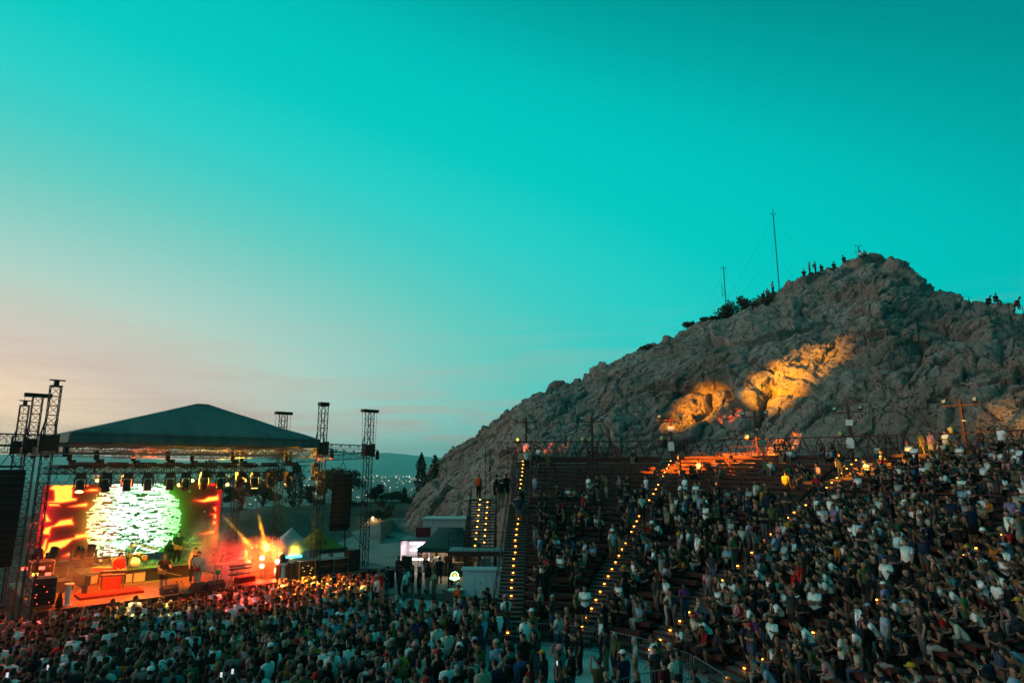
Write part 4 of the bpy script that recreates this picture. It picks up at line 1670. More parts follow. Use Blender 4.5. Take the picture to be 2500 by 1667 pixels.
def classify(me, J):
    """for every face: (bone kind, position along the bone)"""
    segs = []
    for a, b_ in EDGES:
        segs.append((bone_kind(a, b_), np.array(J[a][0]), np.array(J[b_][0]), max(J[a][1]), max(J[b_][1])))
    C = np.array([p.center[:] for p in me.polygons])
    best = np.full(len(C), 1e9)
    kind = np.empty(len(C), dtype=object)
    tt = np.zeros(len(C))
    for k, a, b_, ra, rb in segs:
        d = b_ - a
        t = np.clip(((C - a) @ d) / (d @ d), 0, 1)
        q = a + t[:, None] * d
        dist = np.linalg.norm(C - q, axis=1) / (ra + (rb - ra) * t)
        m = dist < best
        best[m] = dist[m]
        kind[m] = k
        tt[m] = t[m]
    return kind, tt


def cloth_mesh(me, keep, off, name, m):
    """faces of the body lifted off the skin"""
    vn = [v.normal.copy() for v in me.vertices]
    used = {}
    vs, fs = [], []
    for i, p in enumerate(me.polygons):
        if not keep[i]:
            continue
        f = []
        for vi in p.vertices:
            if vi not in used:
                used[vi] = len(vs)
                vs.append(me.vertices[vi].co + vn[vi] * off)
            f.append(used[vi])
        fs.append(f)
    c = bpy.data.meshes.new(name)
    c.from_pydata(vs, [], fs)
    c.materials.append(m)
    c.polygons.foreach_set('use_smooth', [True] * len(fs))
    c.update()
    return c


SRC_HI = {k: skin_obj(J, 1) for k, J in POSES.items()}
SRC_LO = {k: skin_obj(J, 0) for k, J in POSES.items()}
bpy.context.view_layer.update()
dg = bpy.context.evaluated_depsgraph_get()
TEMPL = {}
LOW = {}


def small_parts(J):
    """fingers, nose, ears and eyes as geometry to join to a body"""
    mb = MB()
    for n, s in (('L', -1), ('R', 1)):
        w_, h_ = Vector(J['wri' + n][0]), Vector(J['han' + n][0])
        d = (h_ - w_).normalized()
        side = d.cross(Vector((s * 0.9, 0.3, 0.1))).normalized()
        nrm = side.cross(d).normalized()
        for k, (o, L) in enumerate(((-0.027, 0.062), (-0.009, 0.074), (0.010, 0.070), (0.027, 0.052))):
            a = h_ + side * o - d * 0.01
            m_ = a + d * L * 0.6 + nrm * 0.006
            e = m_ + d * L * 0.42 - nrm * 0.022 * s
            mb.bar(a, m_, 0.0095, 4, sm=True)
            mb.bar(m_, e, 0.0085, 4, 0.006, sm=True)
        a = w_ + d * 0.03 + side * -0.02
        m_ = a + d * 0.03 - side * 0.028
        mb.bar(a, m_, 0.011, 4, sm=True)
        mb.bar(m_, m_ + d * 0.035 - side * 0.004, 0.010, 4, 0.007, sm=True)
    f = Vector(J['face'][0])
    hd = Vector(J['head'][0])
    up = (f - hd).normalized()
    fw = Vector((1, 0, 0)).cross(up)
    fw = -fw if fw.y < 0 else fw
    c = f - up * 0.03
    X_ = Vector((1, 0, 0))
    mb.add([c + fw * 0.085 + up * 0.045, c + fw * 0.075 + X_ * 0.02 - up * 0.012, c + fw * 0.075 - X_ * 0.02 - up * 0.012, c + fw * 0.118 - up * 0.008, c + fw * 0.075 - up * 0.02],
           [(0, 3, 1), (0, 2, 3), (3, 4, 1), (3, 2, 4)], True)
    for s in (-1, 1):
        e = c + X_ * s * 0.080 - fw * 0.01 + up * 0.0
        mb.bar(e - up * 0.026, e + up * 0.03, 0.012, 5, 0.017, sm=True)
    mb.cur = 2
    for s in (-1, 1):
        e = c + X_ * s * 0.032 + fw * 0.086 + up * 0.035
        mb.bar(e - X_ * 0.013, e + X_ * 0.013, 0.007, 5)
        mb.bar(e - X_ * 0.018 + up * 0.022, e + X_ * 0.018 + up * 0.022, 0.005, 4)
    mb.bar(c + fw * 0.080 - X_ * 0.022 - up * 0.052, c + fw * 0.080 + X_ * 0.022 - up * 0.052, 0.006, 4)
    return mb


for k, J in POSES.items():
    raw = bpy.data.meshes.new_from_object(SRC_HI[k].evaluated_get(dg))
    kind, tt = classify(raw, J)
    kd = {n: kind == n for n in ('torso', 'clav', 'uarm', 'farm', 'hipb', 'thigh', 'shin', 'foot', 'neck')}
    C = np.array([p.center[:] for p in raw.polygons])
    pz = J['pelvis'][0][2]
    low_t = kd['torso'] & (C[:, 2] < pz + (0.02 if k.startswith('sit') else -0.01))
    tor = (kd['torso'] | kd['clav']) & ~low_t
    tee = tor | (kd['uarm'] & (tt < 0.62)) | (kd['hipb'] & (C[:, 2] > pz - 0.10) & (not k.startswith(('sit', 'drum'))))
    lng = tee | kd['uarm'] | (kd['farm'] & (tt < 0.92))
    tank = (kd['torso'] & ~low_t) | (kd['clav'] & (tt < 0.55))
    hips = low_t | kd['hipb'] | (kd['thigh'])
    shorts = low_t | kd['hipb'] | (kd['thigh'] & (tt < 0.93))
    trous = hips | kd['shin'] | (kd['foot'] & (tt < 0.05))
    T = {'tee': cloth_mesh(raw, tee, 0.024, 'tee', M_CLOTH), 'long': cloth_mesh(raw, lng, 0.022, 'long', M_CLOTH), 'tank': cloth_mesh(raw, tank, 0.010, 'tank', M_CLOTH),
         'shorts': cloth_mesh(raw, shorts, 0.022, 'shorts', M_CLOTH), 'trousers': cloth_mesh(raw, trous, 0.014, 'trousers', M_CLOTH)}
    for nm, m in (('stripe', M_STRIPE), ('print', M_PRINT)):
        c_ = T['tee'].copy()
        c_.materials[0] = m
        T[nm] = c_
    sp = small_parts(J)
    o0 = len(raw.vertices)
    vs = [v.co[:] for v in raw.vertices] + sp.v
    fs = [tuple(p.vertices) for p in raw.polygons] + [tuple(i + o0 for i in f) for f in sp.f]
    mi = [1 if (kind[i] == 'foot') else 0 for i in range(len(raw.polygons))] + sp.m
    me = bpy.data.meshes.new('person')
    me.from_pydata(vs, [], fs)
    for m in (M_SKIN, M_SHOE, M_EYE):
        me.materials.append(m)
    me.polygons.foreach_set('material_index', mi)
    me.polygons.foreach_set('use_smooth', [True] * len(fs))
    me.update()
    T['body'] = me
    T['J'] = J
    TEMPL[k] = T
    lo = bpy.data.meshes.new_from_object(SRC_LO[k].evaluated_get(dg))
    kl, tl = classify(lo, J)
    cat_ = np.zeros(len(lo.polygons), int)      # 0 skin 1 shirt 2 trousers 3 shoe
    Cl = np.array([p.center[:] for p in lo.polygons])
    cat_[(kl == 'torso') | (kl == 'clav') | ((kl == 'uarm') & (tl < 0.6))] = 1
    cat_[(kl == 'hipb') | (kl == 'thigh') | (kl == 'shin') | ((kl == 'torso') & (Cl[:, 2] < pz - 0.02))] = 2
    cat_[kl == 'foot'] = 3
    shin = (kl == 'shin')
    LOW[k] = (np.array([v.co[:] for v in lo.vertices]), [tuple(p.vertices) for p in lo.polygons], cat_, shin)
    bpy.data.meshes.remove(raw)
    bpy.data.meshes.remove(lo)
for o in list(SRC_HI.values()) + list(SRC_LO.values()):
    m_ = o.data
    bpy.data.objects.remove(o)
    bpy.data.meshes.remove(m_)


# hair and hats, modelled around a head centred at the origin and facing +y
def head_shape(style, nu=14, nv=9):
    vs, fs = [], []
    for j in range(nv + 1):
        ph = math.pi * j / nv
        for i in range(nu):
            th = 2 * math.pi * i / nu
            x, y, z = math.sin(ph) * math.cos(th), math.sin(ph) * math.sin(th), math.cos(ph)
            cover = (z > 0.25) or (y < 0.15 and z > -0.55) or (y < -0.35 and z > -0.8)
            rx, ry, rz = 0.094, 0.114, 0.110
            off = 0
            if style == 'curly':
                rx, ry, rz = 0.125, 0.135, 0.135
                jj = 1 + 0.08 * math.sin(7 * th + 3 * j) * math.sin(5 * ph)
                rx, ry, rz = rx * jj, ry * jj, rz * jj
            if not cover:
                rx, ry, rz = 0.06, 0.06, 0.08
            p = [x * rx, y * ry - 0.008, z * rz + 0.012]
            if style == 'long' and y < 0.25 and z < 0.2 and abs(x) + max(0, -y) > 0.5:
                p[2] -= 0.20 * (0.2 - z)
                p[1] = min(p[1], -0.03) - 0.02 * (0.2 - z)
                p[0] *= 1.12
            vs.append(tuple(p))
    for j in range(nv):
        for i in range(nu):
            a, b_ = j * nu + i, j * nu + (i + 1) % nu
            fs.append((a, a + nu, b_ + nu, b_))
    return vs, fs


HAIR = {}
for stl in ('short', 'long', 'curly'):
    mb = MB()
    v_, f_ = head_shape(stl)
    mb.add(v_, f_, True)
    HAIR[stl] = mb.mesh('hair_' + stl, M_HAIR)
mb = MB()
v_, f_ = head_shape('short')
mb.add(v_, f_, True)
mb.lathe((0, -0.10, 0.085), [(0.01, -0.05), (0.045, -0.035), (0.055, 0), (0.045, 0.035), (0.01, 0.05)], 8)
HAIR['bun'] = mb.mesh('hair_bun', M_HAIR)
mb = MB()
mb.lathe((0, -0.005, 0.03), [(0.103, 0.0), (0.108, 0.04), (0.092, 0.085), (0.05, 0.108), (0.005, 0.112)], 14)
mb.add([(-0.075, 0.075, 0.035), (0.075, 0.075, 0.035), (0.06, 0.175, 0.02), (-0.06, 0.175, 0.02), (-0.075, 0.075, 0.045), (0.075, 0.075, 0.045), (0.06, 0.175, 0.028), (-0.06, 0.175, 0.028)],
       [(3, 2, 1, 0), (4, 5, 6, 7), (0, 1, 5, 4), (1, 2, 6, 5), (2, 3, 7, 6), (3, 0, 4, 7)])
HAIR['cap'] = mb.mesh('cap', M_CLOTH)
mb = MB()
mb.lathe((0, -0.005, 0.02), [(0.165, -0.03), (0.108, 0.02), (0.103, 0.085), (0.06, 0.108), (0.005, 0.11)], 14)
HAIR['hat'] = mb.mesh('hat', M_CLOTH)
mb = MB()
for s in (-1, 1):
    mb.tube([(s * 0.07, 0.02, 1.47), (s * 0.075, -0.10, 1.44), (s * 0.08, -0.13, 1.2)], 0.014, 5)
mb.box((0, -0.20, 1.22), (0.28, 0.14, 0.38))
BACKPACK = mb.mesh('backpack', M_CLOTH)
mb = MB()
pts = [(-0.13, 0.02, 1.46), (-0.02, 0.13, 1.32), (0.14, 0.10, 1.10), (0.17, 0.0, 1.03), (0.12, -0.11, 1.10), (-0.02, -0.125, 1.28), (-0.13, -0.06, 1.44), (-0.13, 0.02, 1.46)]
mb.tube(pts, 0.016, 5)
mb.box((0.19, 0.0, 0.98), (0.08, 0.2, 0.15))
CROSSBAG = mb.mesh('shoulder_bag', M_CLOTH)
LANY = None


def head_frame(J):
    f, h = Vector(J['face'][0]), Vector(J['head'][0])
    return f + (f - h) * 0.12


STAGE_MID = S(6.5, 3, 0)


def face_stage(x, y, target=None):
    t_ = STAGE_MID if target is None else target
    return math.atan2(t_.y - y, t_.x - x) - math.pi / 2


HAIRCOL = {'dark': (0.012, 0.009, 0.008), 'brown': (0.045, 0.024, 0.014), 'fair': (0.20, 0.11, 0.045), 'grey': (0.28, 0.28, 0.28), 'red': (0.16, 0.035, 0.012)}
SKINS = [(0.27, 0.15, 0.105), (0.32, 0.185, 0.13), (0.23, 0.12, 0.08), (0.36, 0.22, 0.16), (0.17, 0.085, 0.055)]


def person(loc, rz, pose, top, topcol, low, lowcol, hair, haircol, label, group=None, hat=None, hatcol=None, skin=None, scale=1.0, bag=None, bagcol=(0.02, 0.02, 0.022)):
    T = TEMPL[pose]
    o = bpy.data.objects.new('person', T['body'])
    o.location = loc
    o.rotation_euler = (0, 0, rz)
    o.scale = (scale, scale, scale)
    o.color = (*(skin or random.choice(SKINS)), 1)
    COL.objects.link(o)
    tag(o, label, 'person', group)
    nm = {'tee': 't_shirt', 'long': 'long_sleeved_shirt', 'tank': 'tank_top', 'stripe': 'striped_shirt', 'print': 'printed_shirt'}[top]
    c = link_mesh(nm, T[top], o)
    c.color = (*topcol, 1)
    c = link_mesh(low, T[low], o)
    c.color = (*lowcol, 1)
    hp = head_frame(T['J'])
    if hair != 'bald':
        c = link_mesh('hair', HAIR[hair], o, hp)
        c.color = (*haircol, 1)
    if hat:
        c = link_mesh(hat, HAIR[hat], o, hp)
        c.color = (*hatcol, 1)
    if bag and pose.startswith('stand'):
        c = link_mesh(bag, {'backpack': BACKPACK, 'shoulder_bag': CROSSBAG}[bag], o)
        c.color = (*bagcol, 1)
    return o


SHIRT = {'white': (0.87, 0.88, 0.88), 'cream': (0.60, 0.56, 0.46), 'pale grey': (0.42, 0.42, 0.43), 'grey': (0.20, 0.20, 0.21), 'black': (0.013, 0.013, 0.014), 'charcoal': (0.035, 0.035, 0.038),
         'navy': (0.018, 0.025, 0.06), 'blue': (0.05, 0.11, 0.28), 'light blue': (0.26, 0.38, 0.52), 'teal': (0.04, 0.20, 0.20), 'green': (0.04, 0.13, 0.05), 'olive': (0.11, 0.11, 0.045),
         'mustard': (0.50, 0.30, 0.03), 'orange': (0.55, 0.15, 0.02), 'red': (0.42, 0.02, 0.02), 'maroon': (0.12, 0.012, 0.02), 'pink': (0.55, 0.25, 0.28), 'lilac': (0.28, 0.20, 0.36),
         'purple': (0.13, 0.03, 0.16), 'brown': (0.12, 0.06, 0.03), 'tan': (0.34, 0.24, 0.15), 'beige': (0.42, 0.35, 0.26)}
SW = [('white', 32), ('cream', 6), ('pale grey', 7), ('grey', 6), ('black', 58), ('charcoal', 24), ('navy', 6), ('blue', 2), ('light blue', 6), ('teal', 4), ('green', 2), ('olive', 4), ('mustard', 1), ('orange', 1),
      ('red', 3), ('maroon', 3), ('pink', 4), ('lilac', 1), ('purple', 0.5), ('brown', 4), ('tan', 4), ('beige', 5)]
SNAMES, SWT = [s for s, _ in SW], [w_ for _, w_ in SW]
LOWC = [('black', (0.014, 0.014, 0.016)), ('dark', (0.03, 0.03, 0.035)), ('denim', (0.06, 0.09, 0.16)), ('pale', (0.35, 0.33, 0.30)), ('khaki', (0.20, 0.16, 0.10)), ('grey', (0.12, 0.12, 0.13))]
LOWW = [42, 20, 16, 6, 7, 8]


def draw_look(rng, standing=True):
    fem = rng.random() < 0.46
    sc = rng.choices(SNAMES, SWT)[0]
    top = rng.choices(['tee', 'long', 'tank', 'stripe', 'print'], [60, 9, 20 if fem else 6, 4, 6])[0]
    low = rng.choices(['trousers', 'shorts'], [58, 42])[0]
    lc = rng.choices(LOWC, LOWW)[0]
    if fem:
        hair = rng.choices(['long', 'bun', 'short', 'curly'], [60, 22, 8, 10])[0]
    else:
        hair = rng.choices(['short', 'bald', 'curly', 'long'], [74, 9, 9, 5])[0]
    hc = rng.choices(['dark', 'brown', 'fair', 'grey'], [64, 27, 5, 4])[0]
    hat = None
    hatc = None
    if rng.random() < 0.12:
        hat = rng.choices(['cap', 'hat'], [75, 25])[0]
        hatc = rng.choices(['white', 'black', 'red', 'mustard', 'light blue', 'green', 'beige', 'pink'], [16, 40, 8, 6, 7, 5, 8, 4])[0]
        if hair == 'curly':
            hair = 'short'
    bag = rng.choices([None, 'backpack', 'shoulder_bag'], [84, 8, 8])[0] if standing else None
    return dict(fem=fem, sc=sc, top=top, low=low, lc=lc, hair=hair, hc=hc, hat=hat, hatc=hatc, bag=bag)


TOPW = {'tee': 't-shirt', 'long': 'long-sleeved shirt', 'tank': 'tank top', 'stripe': 'striped shirt', 'print': 'printed shirt'}


def look_words(L):
    """short description of a look"""
    if L['hat']:
        h = '%s %s' % (L['hatc'], 'cap' if L['hat'] == 'cap' else 'sun hat')
    elif L['hair'] == 'bald':
        h = 'bald head'
    else:
        h = '%s %s' % (L['hc'] if L['hc'] != 'dark' else 'black', {'short': 'short hair', 'long': 'long hair', 'bun': 'hair bun', 'curly': 'curls'}[L['hair']])
    s = 'person in %s %s' % (L['sc'], TOPW[L['top']])
    return s, '%s %s' % (L['lc'][0], L['low']), h


# ------------------------------------------------------------------ where the crowd stands and sits
rng = random.Random(5)
SPOTS = []                                       # (location, rz, pose, zone text)


def in_poly(x, y, poly):
    c = False
    for i in range(len(poly)):
        ax, ay = poly[i]
        bx, by = poly[i - 1]
        if (ay > y) != (by > y) and x < (bx - ax) * (y - ay) / (by - ay) + ax:
            c = not c
    return c


def stage_d(x, y):
    return (Vector((x, y)) - P0).dot(SN)


def stage_s(x, y):
    return (Vector((x, y)) - P0).dot(SU)


KEEP = []                                        # places already taken by people placed by hand


def free(x, y, r=0.45):
    return all((x - a) ** 2 + (y - b_) ** 2 > r * r for a, b_ in KEEP)


# people picked out one by one (photo pixel of the feet, plane height) ---------------------------------
HAND = []


def hand_person(p, pose, top, tc, low, lc, hair, hc, label, group=None, target=None, rz=None, **kw):
    KEEP.append((p.x, p.y))
    r_ = rz if rz is not None else face_stage(p.x, p.y, target)
    return person(p, r_, pose, top, SHIRT[tc] if isinstance(tc, str) else tc, low, dict(LOWC)[lc] if isinstance(lc, str) else lc, hair, HAIRCOL[hc], label, group, **kw)


ORANGE_VEST = (1.0, 0.10, 0.02)
hand_person(TH(-4.2, 25.2, WALK[2] + 0.1), 'stand_down_m', 'tank', ORANGE_VEST, 'trousers', 'black', 'bald', 'dark', 'steward in orange safety vest standing at the head of the outer left stair', 'stewards in orange vests', target=Vector((5, 60, 0)))
hand_person(at_z(1118, 1510, GZ), 'stand_down_m', 'tank', ORANGE_VEST, 'trousers', (0.5, 0.05, 0.03), 'short', 'dark', 'steward in orange vest beside the dark fence below the grey cabinet', 'stewards in orange vests', rz=R(-30), hat='cap', hatcol=(0.7, 0.7, 0.68))
hand_person(TH(22.5, 8.0, GZ + 0.05), 'stand_hip_m', 'tank', ORANGE_VEST, 'trousers', 'black', 'bald', 'dark', 'steward in orange vest at the foot of the second lit stair behind the crowd barrier', 'stewards in orange vests')
hand_person(TH(43.2, 27.0, -2.1), 'stand_down_m', 'tee', 'mustard', 'trousers', 'black', 'short', 'dark', 'person in yellow t-shirt with a strap across the back, standing right of the third stair', bag='shoulder_bag', rz=R(-60))
WP = lambda px, dz=0.02: TH(math.degrees(math.atan2(W(px, 1110, 40).x * float(ring_rho(np.array([math.atan2((px - CX) / F_PX, 1.0)]), R_TOP)[0]) / 40 / 1.12 + 0.6, 30)), R_TOP + 0.1, Z_TOP + dz)


def on_ring(px, r, z):
    a = math.atan2((px - CX) / F_PX, CP + 0.17 * SP)
    q_ = float(ring_rho(np.array([a]), r)[0])
    return Vector((q_ * math.sin(a), q_ * math.cos(a), z))


g_ = 'people standing on the top walkway at the right'
hand_person(on_ring(2252, R_TOP + 0.2, Z_TOP), 'stand_hip_w', 'print', 'mustard', 'trousers', (0.45, 0.26, 0.05), 'bun', 'dark', 'person in long yellow patterned outfit on the top walkway, hand on the rail', g_)
hand_person(on_ring(2275, R_TOP + 0.1, Z_TOP), 'stand_down_m', 'tee', 'pink', 'shorts', 'pale', 'short', 'dark', 'person in pink shirt and white shorts on the top walkway beside the yellow outfit', g_)
hand_person(on_ring(2312, R_TOP + 0.2, Z_TOP), 'stand_cross_m', 'tee', 'white', 'shorts', (0.05, 0.2, 0.22), 'short', 'dark', 'person in white t-shirt and teal shorts on the top walkway left of the tallest pole', g_)
hand_person(on_ring(2397, R_TOP + 0.0, Z_TOP), 'stand_front_m', 'tee', 'charcoal', 'trousers', 'denim', 'short', 'dark', 'person in dark t-shirt on the top walkway just right of the tallest pole', g_)
hand_person(on_ring(2450, R_TOP + 0.1, Z_TOP), 'stand_hip_m', 'tee', 'white', 'shorts', 'black', 'short', 'grey', 'person in white t-shirt and black shorts on the top walkway at the right edge', g_, scale=1.08)
# small groups on the nearly empty upper left benches
up = lambda px, row, off=0.78: on_ring(px, ROWS[row + 5][0] + off, ROWS[row + 5][1])
g_ = 'people on the nearly empty upper left benches'
for (px, row, pose, top, tc, low, lc, hair, lab) in [
    (1302, 23, 'sit_knee_m', 'tank', 'tan', 'shorts', 'khaki', 'short', 'bare-armed person in tan top seated at the left end of the highest bench'),
    (1316, 23, 'sit_lap_w', 'tee', 'white', 'trousers', 'denim', 'bun', 'person in white t-shirt seated second from the left end of the highest bench'),
    (1346, 21, 'sit_knee_m', 'tee', 'olive', 'shorts', 'khaki', 'bald', 'bald person in olive t-shirt sitting alone high on the left benches'),
    (1318, 19, 'sit_chin_m', 'tank', 'brown', 'shorts', 'grey', 'short', 'person in brown vest sitting alone below the bald person on the left benches'),
    (1553, 22, 'sit_knee_m', 'tee', 'charcoal', 'shorts', 'dark', 'short', 'person in charcoal t-shirt sitting alone high up left of the red pole'),
    (1706, 19, 'sit_lap_m', 'tee', 'white', 'trousers', 'grey', 'short', 'person in white t-shirt sitting alone just below the orange lit benches'),
    (1917, 22, 'sit_knee_w', 'tank', 'charcoal', 'shorts', 'denim', 'long', 'dark-haired person in black top sitting beside white shirt, right of the orange pole'),
    (1936, 22, 'sit_knee_m', 'tee', 'white', 'shorts', 'dark', 'short', 'person in white shirt sitting beside black top, right of the orange pole'),
    (2015, 23, 'sit_chin_m', 'tee', 'charcoal', 'trousers', 'denim', 'short', 'person in dark t-shirt on the highest bench, left of the couple by white boxes'),
    (2036, 23, 'sit_phone_w', 'tee', 'black', 'trousers', 'denim', 'long', 'long-haired person in black on the highest bench, right of the couple by white boxes'),
    (1868, 19, 'sit_lap_w', 'tee', 'green', 'trousers', 'denim', 'long', 'person in green top leaning beside a white shirt, six rows below the orange pole'),
    (1886, 19, 'sit_knee_m', 'tee', 'white', 'shorts', 'khaki', 'short', 'person in white shirt and khaki shorts, six rows below the orange pole'),
    (1930, 18, 'sit_knee_m', 'tee', 'green', 'shorts', 'pale', 'short', 'person in green t-shirt, first of a row of four below the orange pole'),
    (1951, 18, 'sit_lap_w', 'tee', 'charcoal', 'shorts', 'denim', 'bun', 'person in charcoal t-shirt, second of a row of four below the orange pole'),
    (1974, 18, 'sit_knee_m', 'tee', 'black', 'shorts', 'khaki', 'bald', 'bald person in black, third of a row of four below the orange pole'),
    (1994, 18, 'sit_lap_m', 'tee', 'pink', 'shorts', 'khaki', 'short', 'person in pink top, last of a row of four left of the yellow shirt')]:
    hand_person(up(px, row, 0.78), pose, top, tc, low, lc, hair, 'dark', lab, g_)
g_ = 'people standing on the middle walkway'
for k, (px, pose, top, tc, low, lc, hair, lab) in enumerate([
    (1305, 'stand_down_w', 'long', 'light blue', 'shorts', 'denim', 'bun', 'person in pale blue long sleeves on the walkway just right of the first stair'),
    (1435, 'stand_cross_w', 'tee', 'white', 'trousers', 'grey', 'short', 'person in white t-shirt, leftmost of three standing together on the walkway under the second pole'),
    (1456, 'stand_cross_m', 'tee', 'black', 'trousers', 'khaki', 'short', 'person in black t-shirt, middle of three standing together on the walkway under the second pole'),
    (1478, 'stand_phone_m', 'tank', 'olive', 'shorts', 'pale', 'short', 'person in olive vest and pale shorts, rightmost of three on the middle walkway'),
    (1510, 'stand_cross_w', 'stripe', 'grey', 'trousers', 'black', 'bun', 'person in grey striped shirt and black trousers on the walkway'),
    (1530, 'stand_front_m', 'tee', 'black', 'shorts', 'dark', 'short', 'person in black with an arm bent, beside the striped shirt on the walkway'),
    (1574, 'stand_down_w', 'print', 'white', 'shorts', 'black', 'bun', 'person in white printed top and black shorts on the walkway'),
    (1612, 'stand_hip_m', 'tee', 'charcoal', 'trousers', 'dark', 'short', 'person in dark clothes on the walkway left of the second stair'),
    (1668, 'stand_cross_m', 'long', 'white', 'trousers', 'grey', 'short', 'person in white long sleeves on the walkway right of the second stair')]):
    hand_person(on_ring(px, 25.1, WALK[2]), pose, top, tc, low, lc, hair, 'dark' if k % 3 else 'brown', lab, g_)
# the hilltop
g_ = 'people on the hilltop'
for (px, pose, top, tc, hair, lab) in [(1862, 'sit_knee_m', 'tee', 'charcoal', 'short', 'dark seated person on the hill below the tall mast, leftmost of three'), (1874, 'sit_lap_m', 'tee', 'grey', 'short', 'grey seated person on the hill next to the tall mast'),
                                       (1887, 'stand_down_m', 'tee', 'white', 'short', 'person in white standing on the hill at the foot of the tall mast'), (1963, 'sit_knee_m', 'tee', 'black', 'short', 'seated person on the hill left of two standing people'),
                                       (1977, 'stand_down_w', 'tee', 'pale grey', 'short', 'taller left one of two people standing on the rocky ridge'), (1991, 'stand_down_m', 'tee', 'tan', 'short', 'right one of two people standing on the rocky ridge with backpack'),
                                       (2008, 'sit_knee_w', 'tee', 'black', 'long', 'dark person sitting right of the two standing ones on the ridge'), (2036, 'sit_lap_m', 'tee', 'black', 'curly', 'dark person sitting alone halfway to the summit rock'),
                                       (2063, 'sit_knee_m', 'tee', 'black', 'curly', 'dark person sitting left of the small mast near the summit'), (2101, 'sit_lap_w', 'tee', 'white', 'long', 'person in white sitting below the summit rock'),
                                       (2112, 'sit_lap_m', 'tee', 'grey', 'short', 'person in grey leaning against the summit rock'), (2409, 'sit_knee_m', 'tee', 'black', 'short', 'dark person sitting on the right ridge, leftmost of three'),
                                       (2431, 'sit_lap_m', 'tee', 'black', 'short', 'dark person sitting on the right ridge, middle of three'), (2476, 'sit_knee_m', 'tee', 'red', 'curly', 'person in red sitting on the right ridge near the frame edge')]:
    h_ = ridge_at(px)
    dirc = Vector((h_.x, h_.y)).normalized()
    q_ = Vector((h_.x - dirc.x * 0.5, h_.y - dirc.y * 0.5))
    zz_ = hill_under(q_.x, q_.y)
    zz_ = h_.z if zz_ is None else max(zz_, h_.z - 0.4)
    hand_person(Vector((q_.x, q_.y, zz_ - (0.25 if pose.startswith('sit') else 0.03))), pose, top, tc, 'trousers', 'dark', hair, 'dark', lab, g_, rz=math.pi + random.uniform(-0.9, 0.9), bag='backpack' if 'backpack' in lab else None)
# by the bar and the outer stair
g_ = 'people around the bar and the outer stair'
for (px, py, z, pose, top, tc, low, lc, hair, lab, tgt) in [
    (972, 1423, GZ, 'stand_front_m', 'tee', 'black', 'trousers', 'dark', 'short', 'person in black standing alone on the gravel beside a dark box left of the bar', (-20, 30)),
    (1038, 1398, GZ, 'stand_cross_m', 'tank', 'tan', 'shorts', 'black', 'short', 'person standing in front of the lit white bar counter', (-16, 40)),
    (1212, 1228, WALK[2] + 0.1, 'stand_down_w', 'tank', 'black', 'shorts', 'black', 'bun', 'person in black seen from behind on the outer left stair head', (0, 70)),
    (1236, 1222, WALK[2] + 0.1, 'stand_hip_w', 'tee', 'black', 'shorts', 'black', 'bun', 'person in black dress right of another on the outer left stair head', (2, 70)),
    (1222, 1240, WALK[2] - 0.2, 'stand_down_m', 'tee', 'black', 'trousers', 'khaki', 'short', 'person in black stepping up the outer left stair', (0, 70)),
    (1065, 1410, GZ, 'stand_down_w', 'tee', 'white', 'trousers', 'denim', 'long', 'person in white waiting in the bar queue below the dark tent', (-6, 60)),
    (1080, 1400, GZ, 'stand_down_m', 'tee', 'grey', 'trousers', 'dark', 'short', 'person in grey waiting in the bar queue below the dark tent', (-5, 60)),
    (1092, 1408, GZ, 'stand_front_w', 'tee', 'black', 'trousers', 'dark', 'bun', 'person in black waiting in the bar queue below the dark tent', (-5, 60)),
    (1072, 1425, GZ, 'stand_down_m', 'tee', 'charcoal', 'shorts', 'dark', 'short', 'person in charcoal at the back of the bar queue', (-5, 60)),
    (1100, 1430, GZ, 'stand_down_w', 'tank', 'maroon', 'trousers', 'dark', 'long', 'person in maroon top at the back of the bar queue', (-5, 60)),
    (850, 1430, GZ, 'stand_cross_m', 'tee', 'white', 'trousers', 'dark', 'short', 'person in white t-shirt with dark hair standing by the right wing of the stage', None),
    (810, 1437, GZ, 'sit_lap_m', 'tee', 'white', 'trousers', 'dark', 'short', 'person in white sitting up above the crowd near the right wing of the stage', None)]:
    p = at_z(px, py, z)
    if 'sitting up' in lab:
        p.z += 0.9
    hand_person(p, pose, top, tc, low, lc, hair, 'dark', lab, g_, target=Vector((*tgt, 0)) if tgt else None)

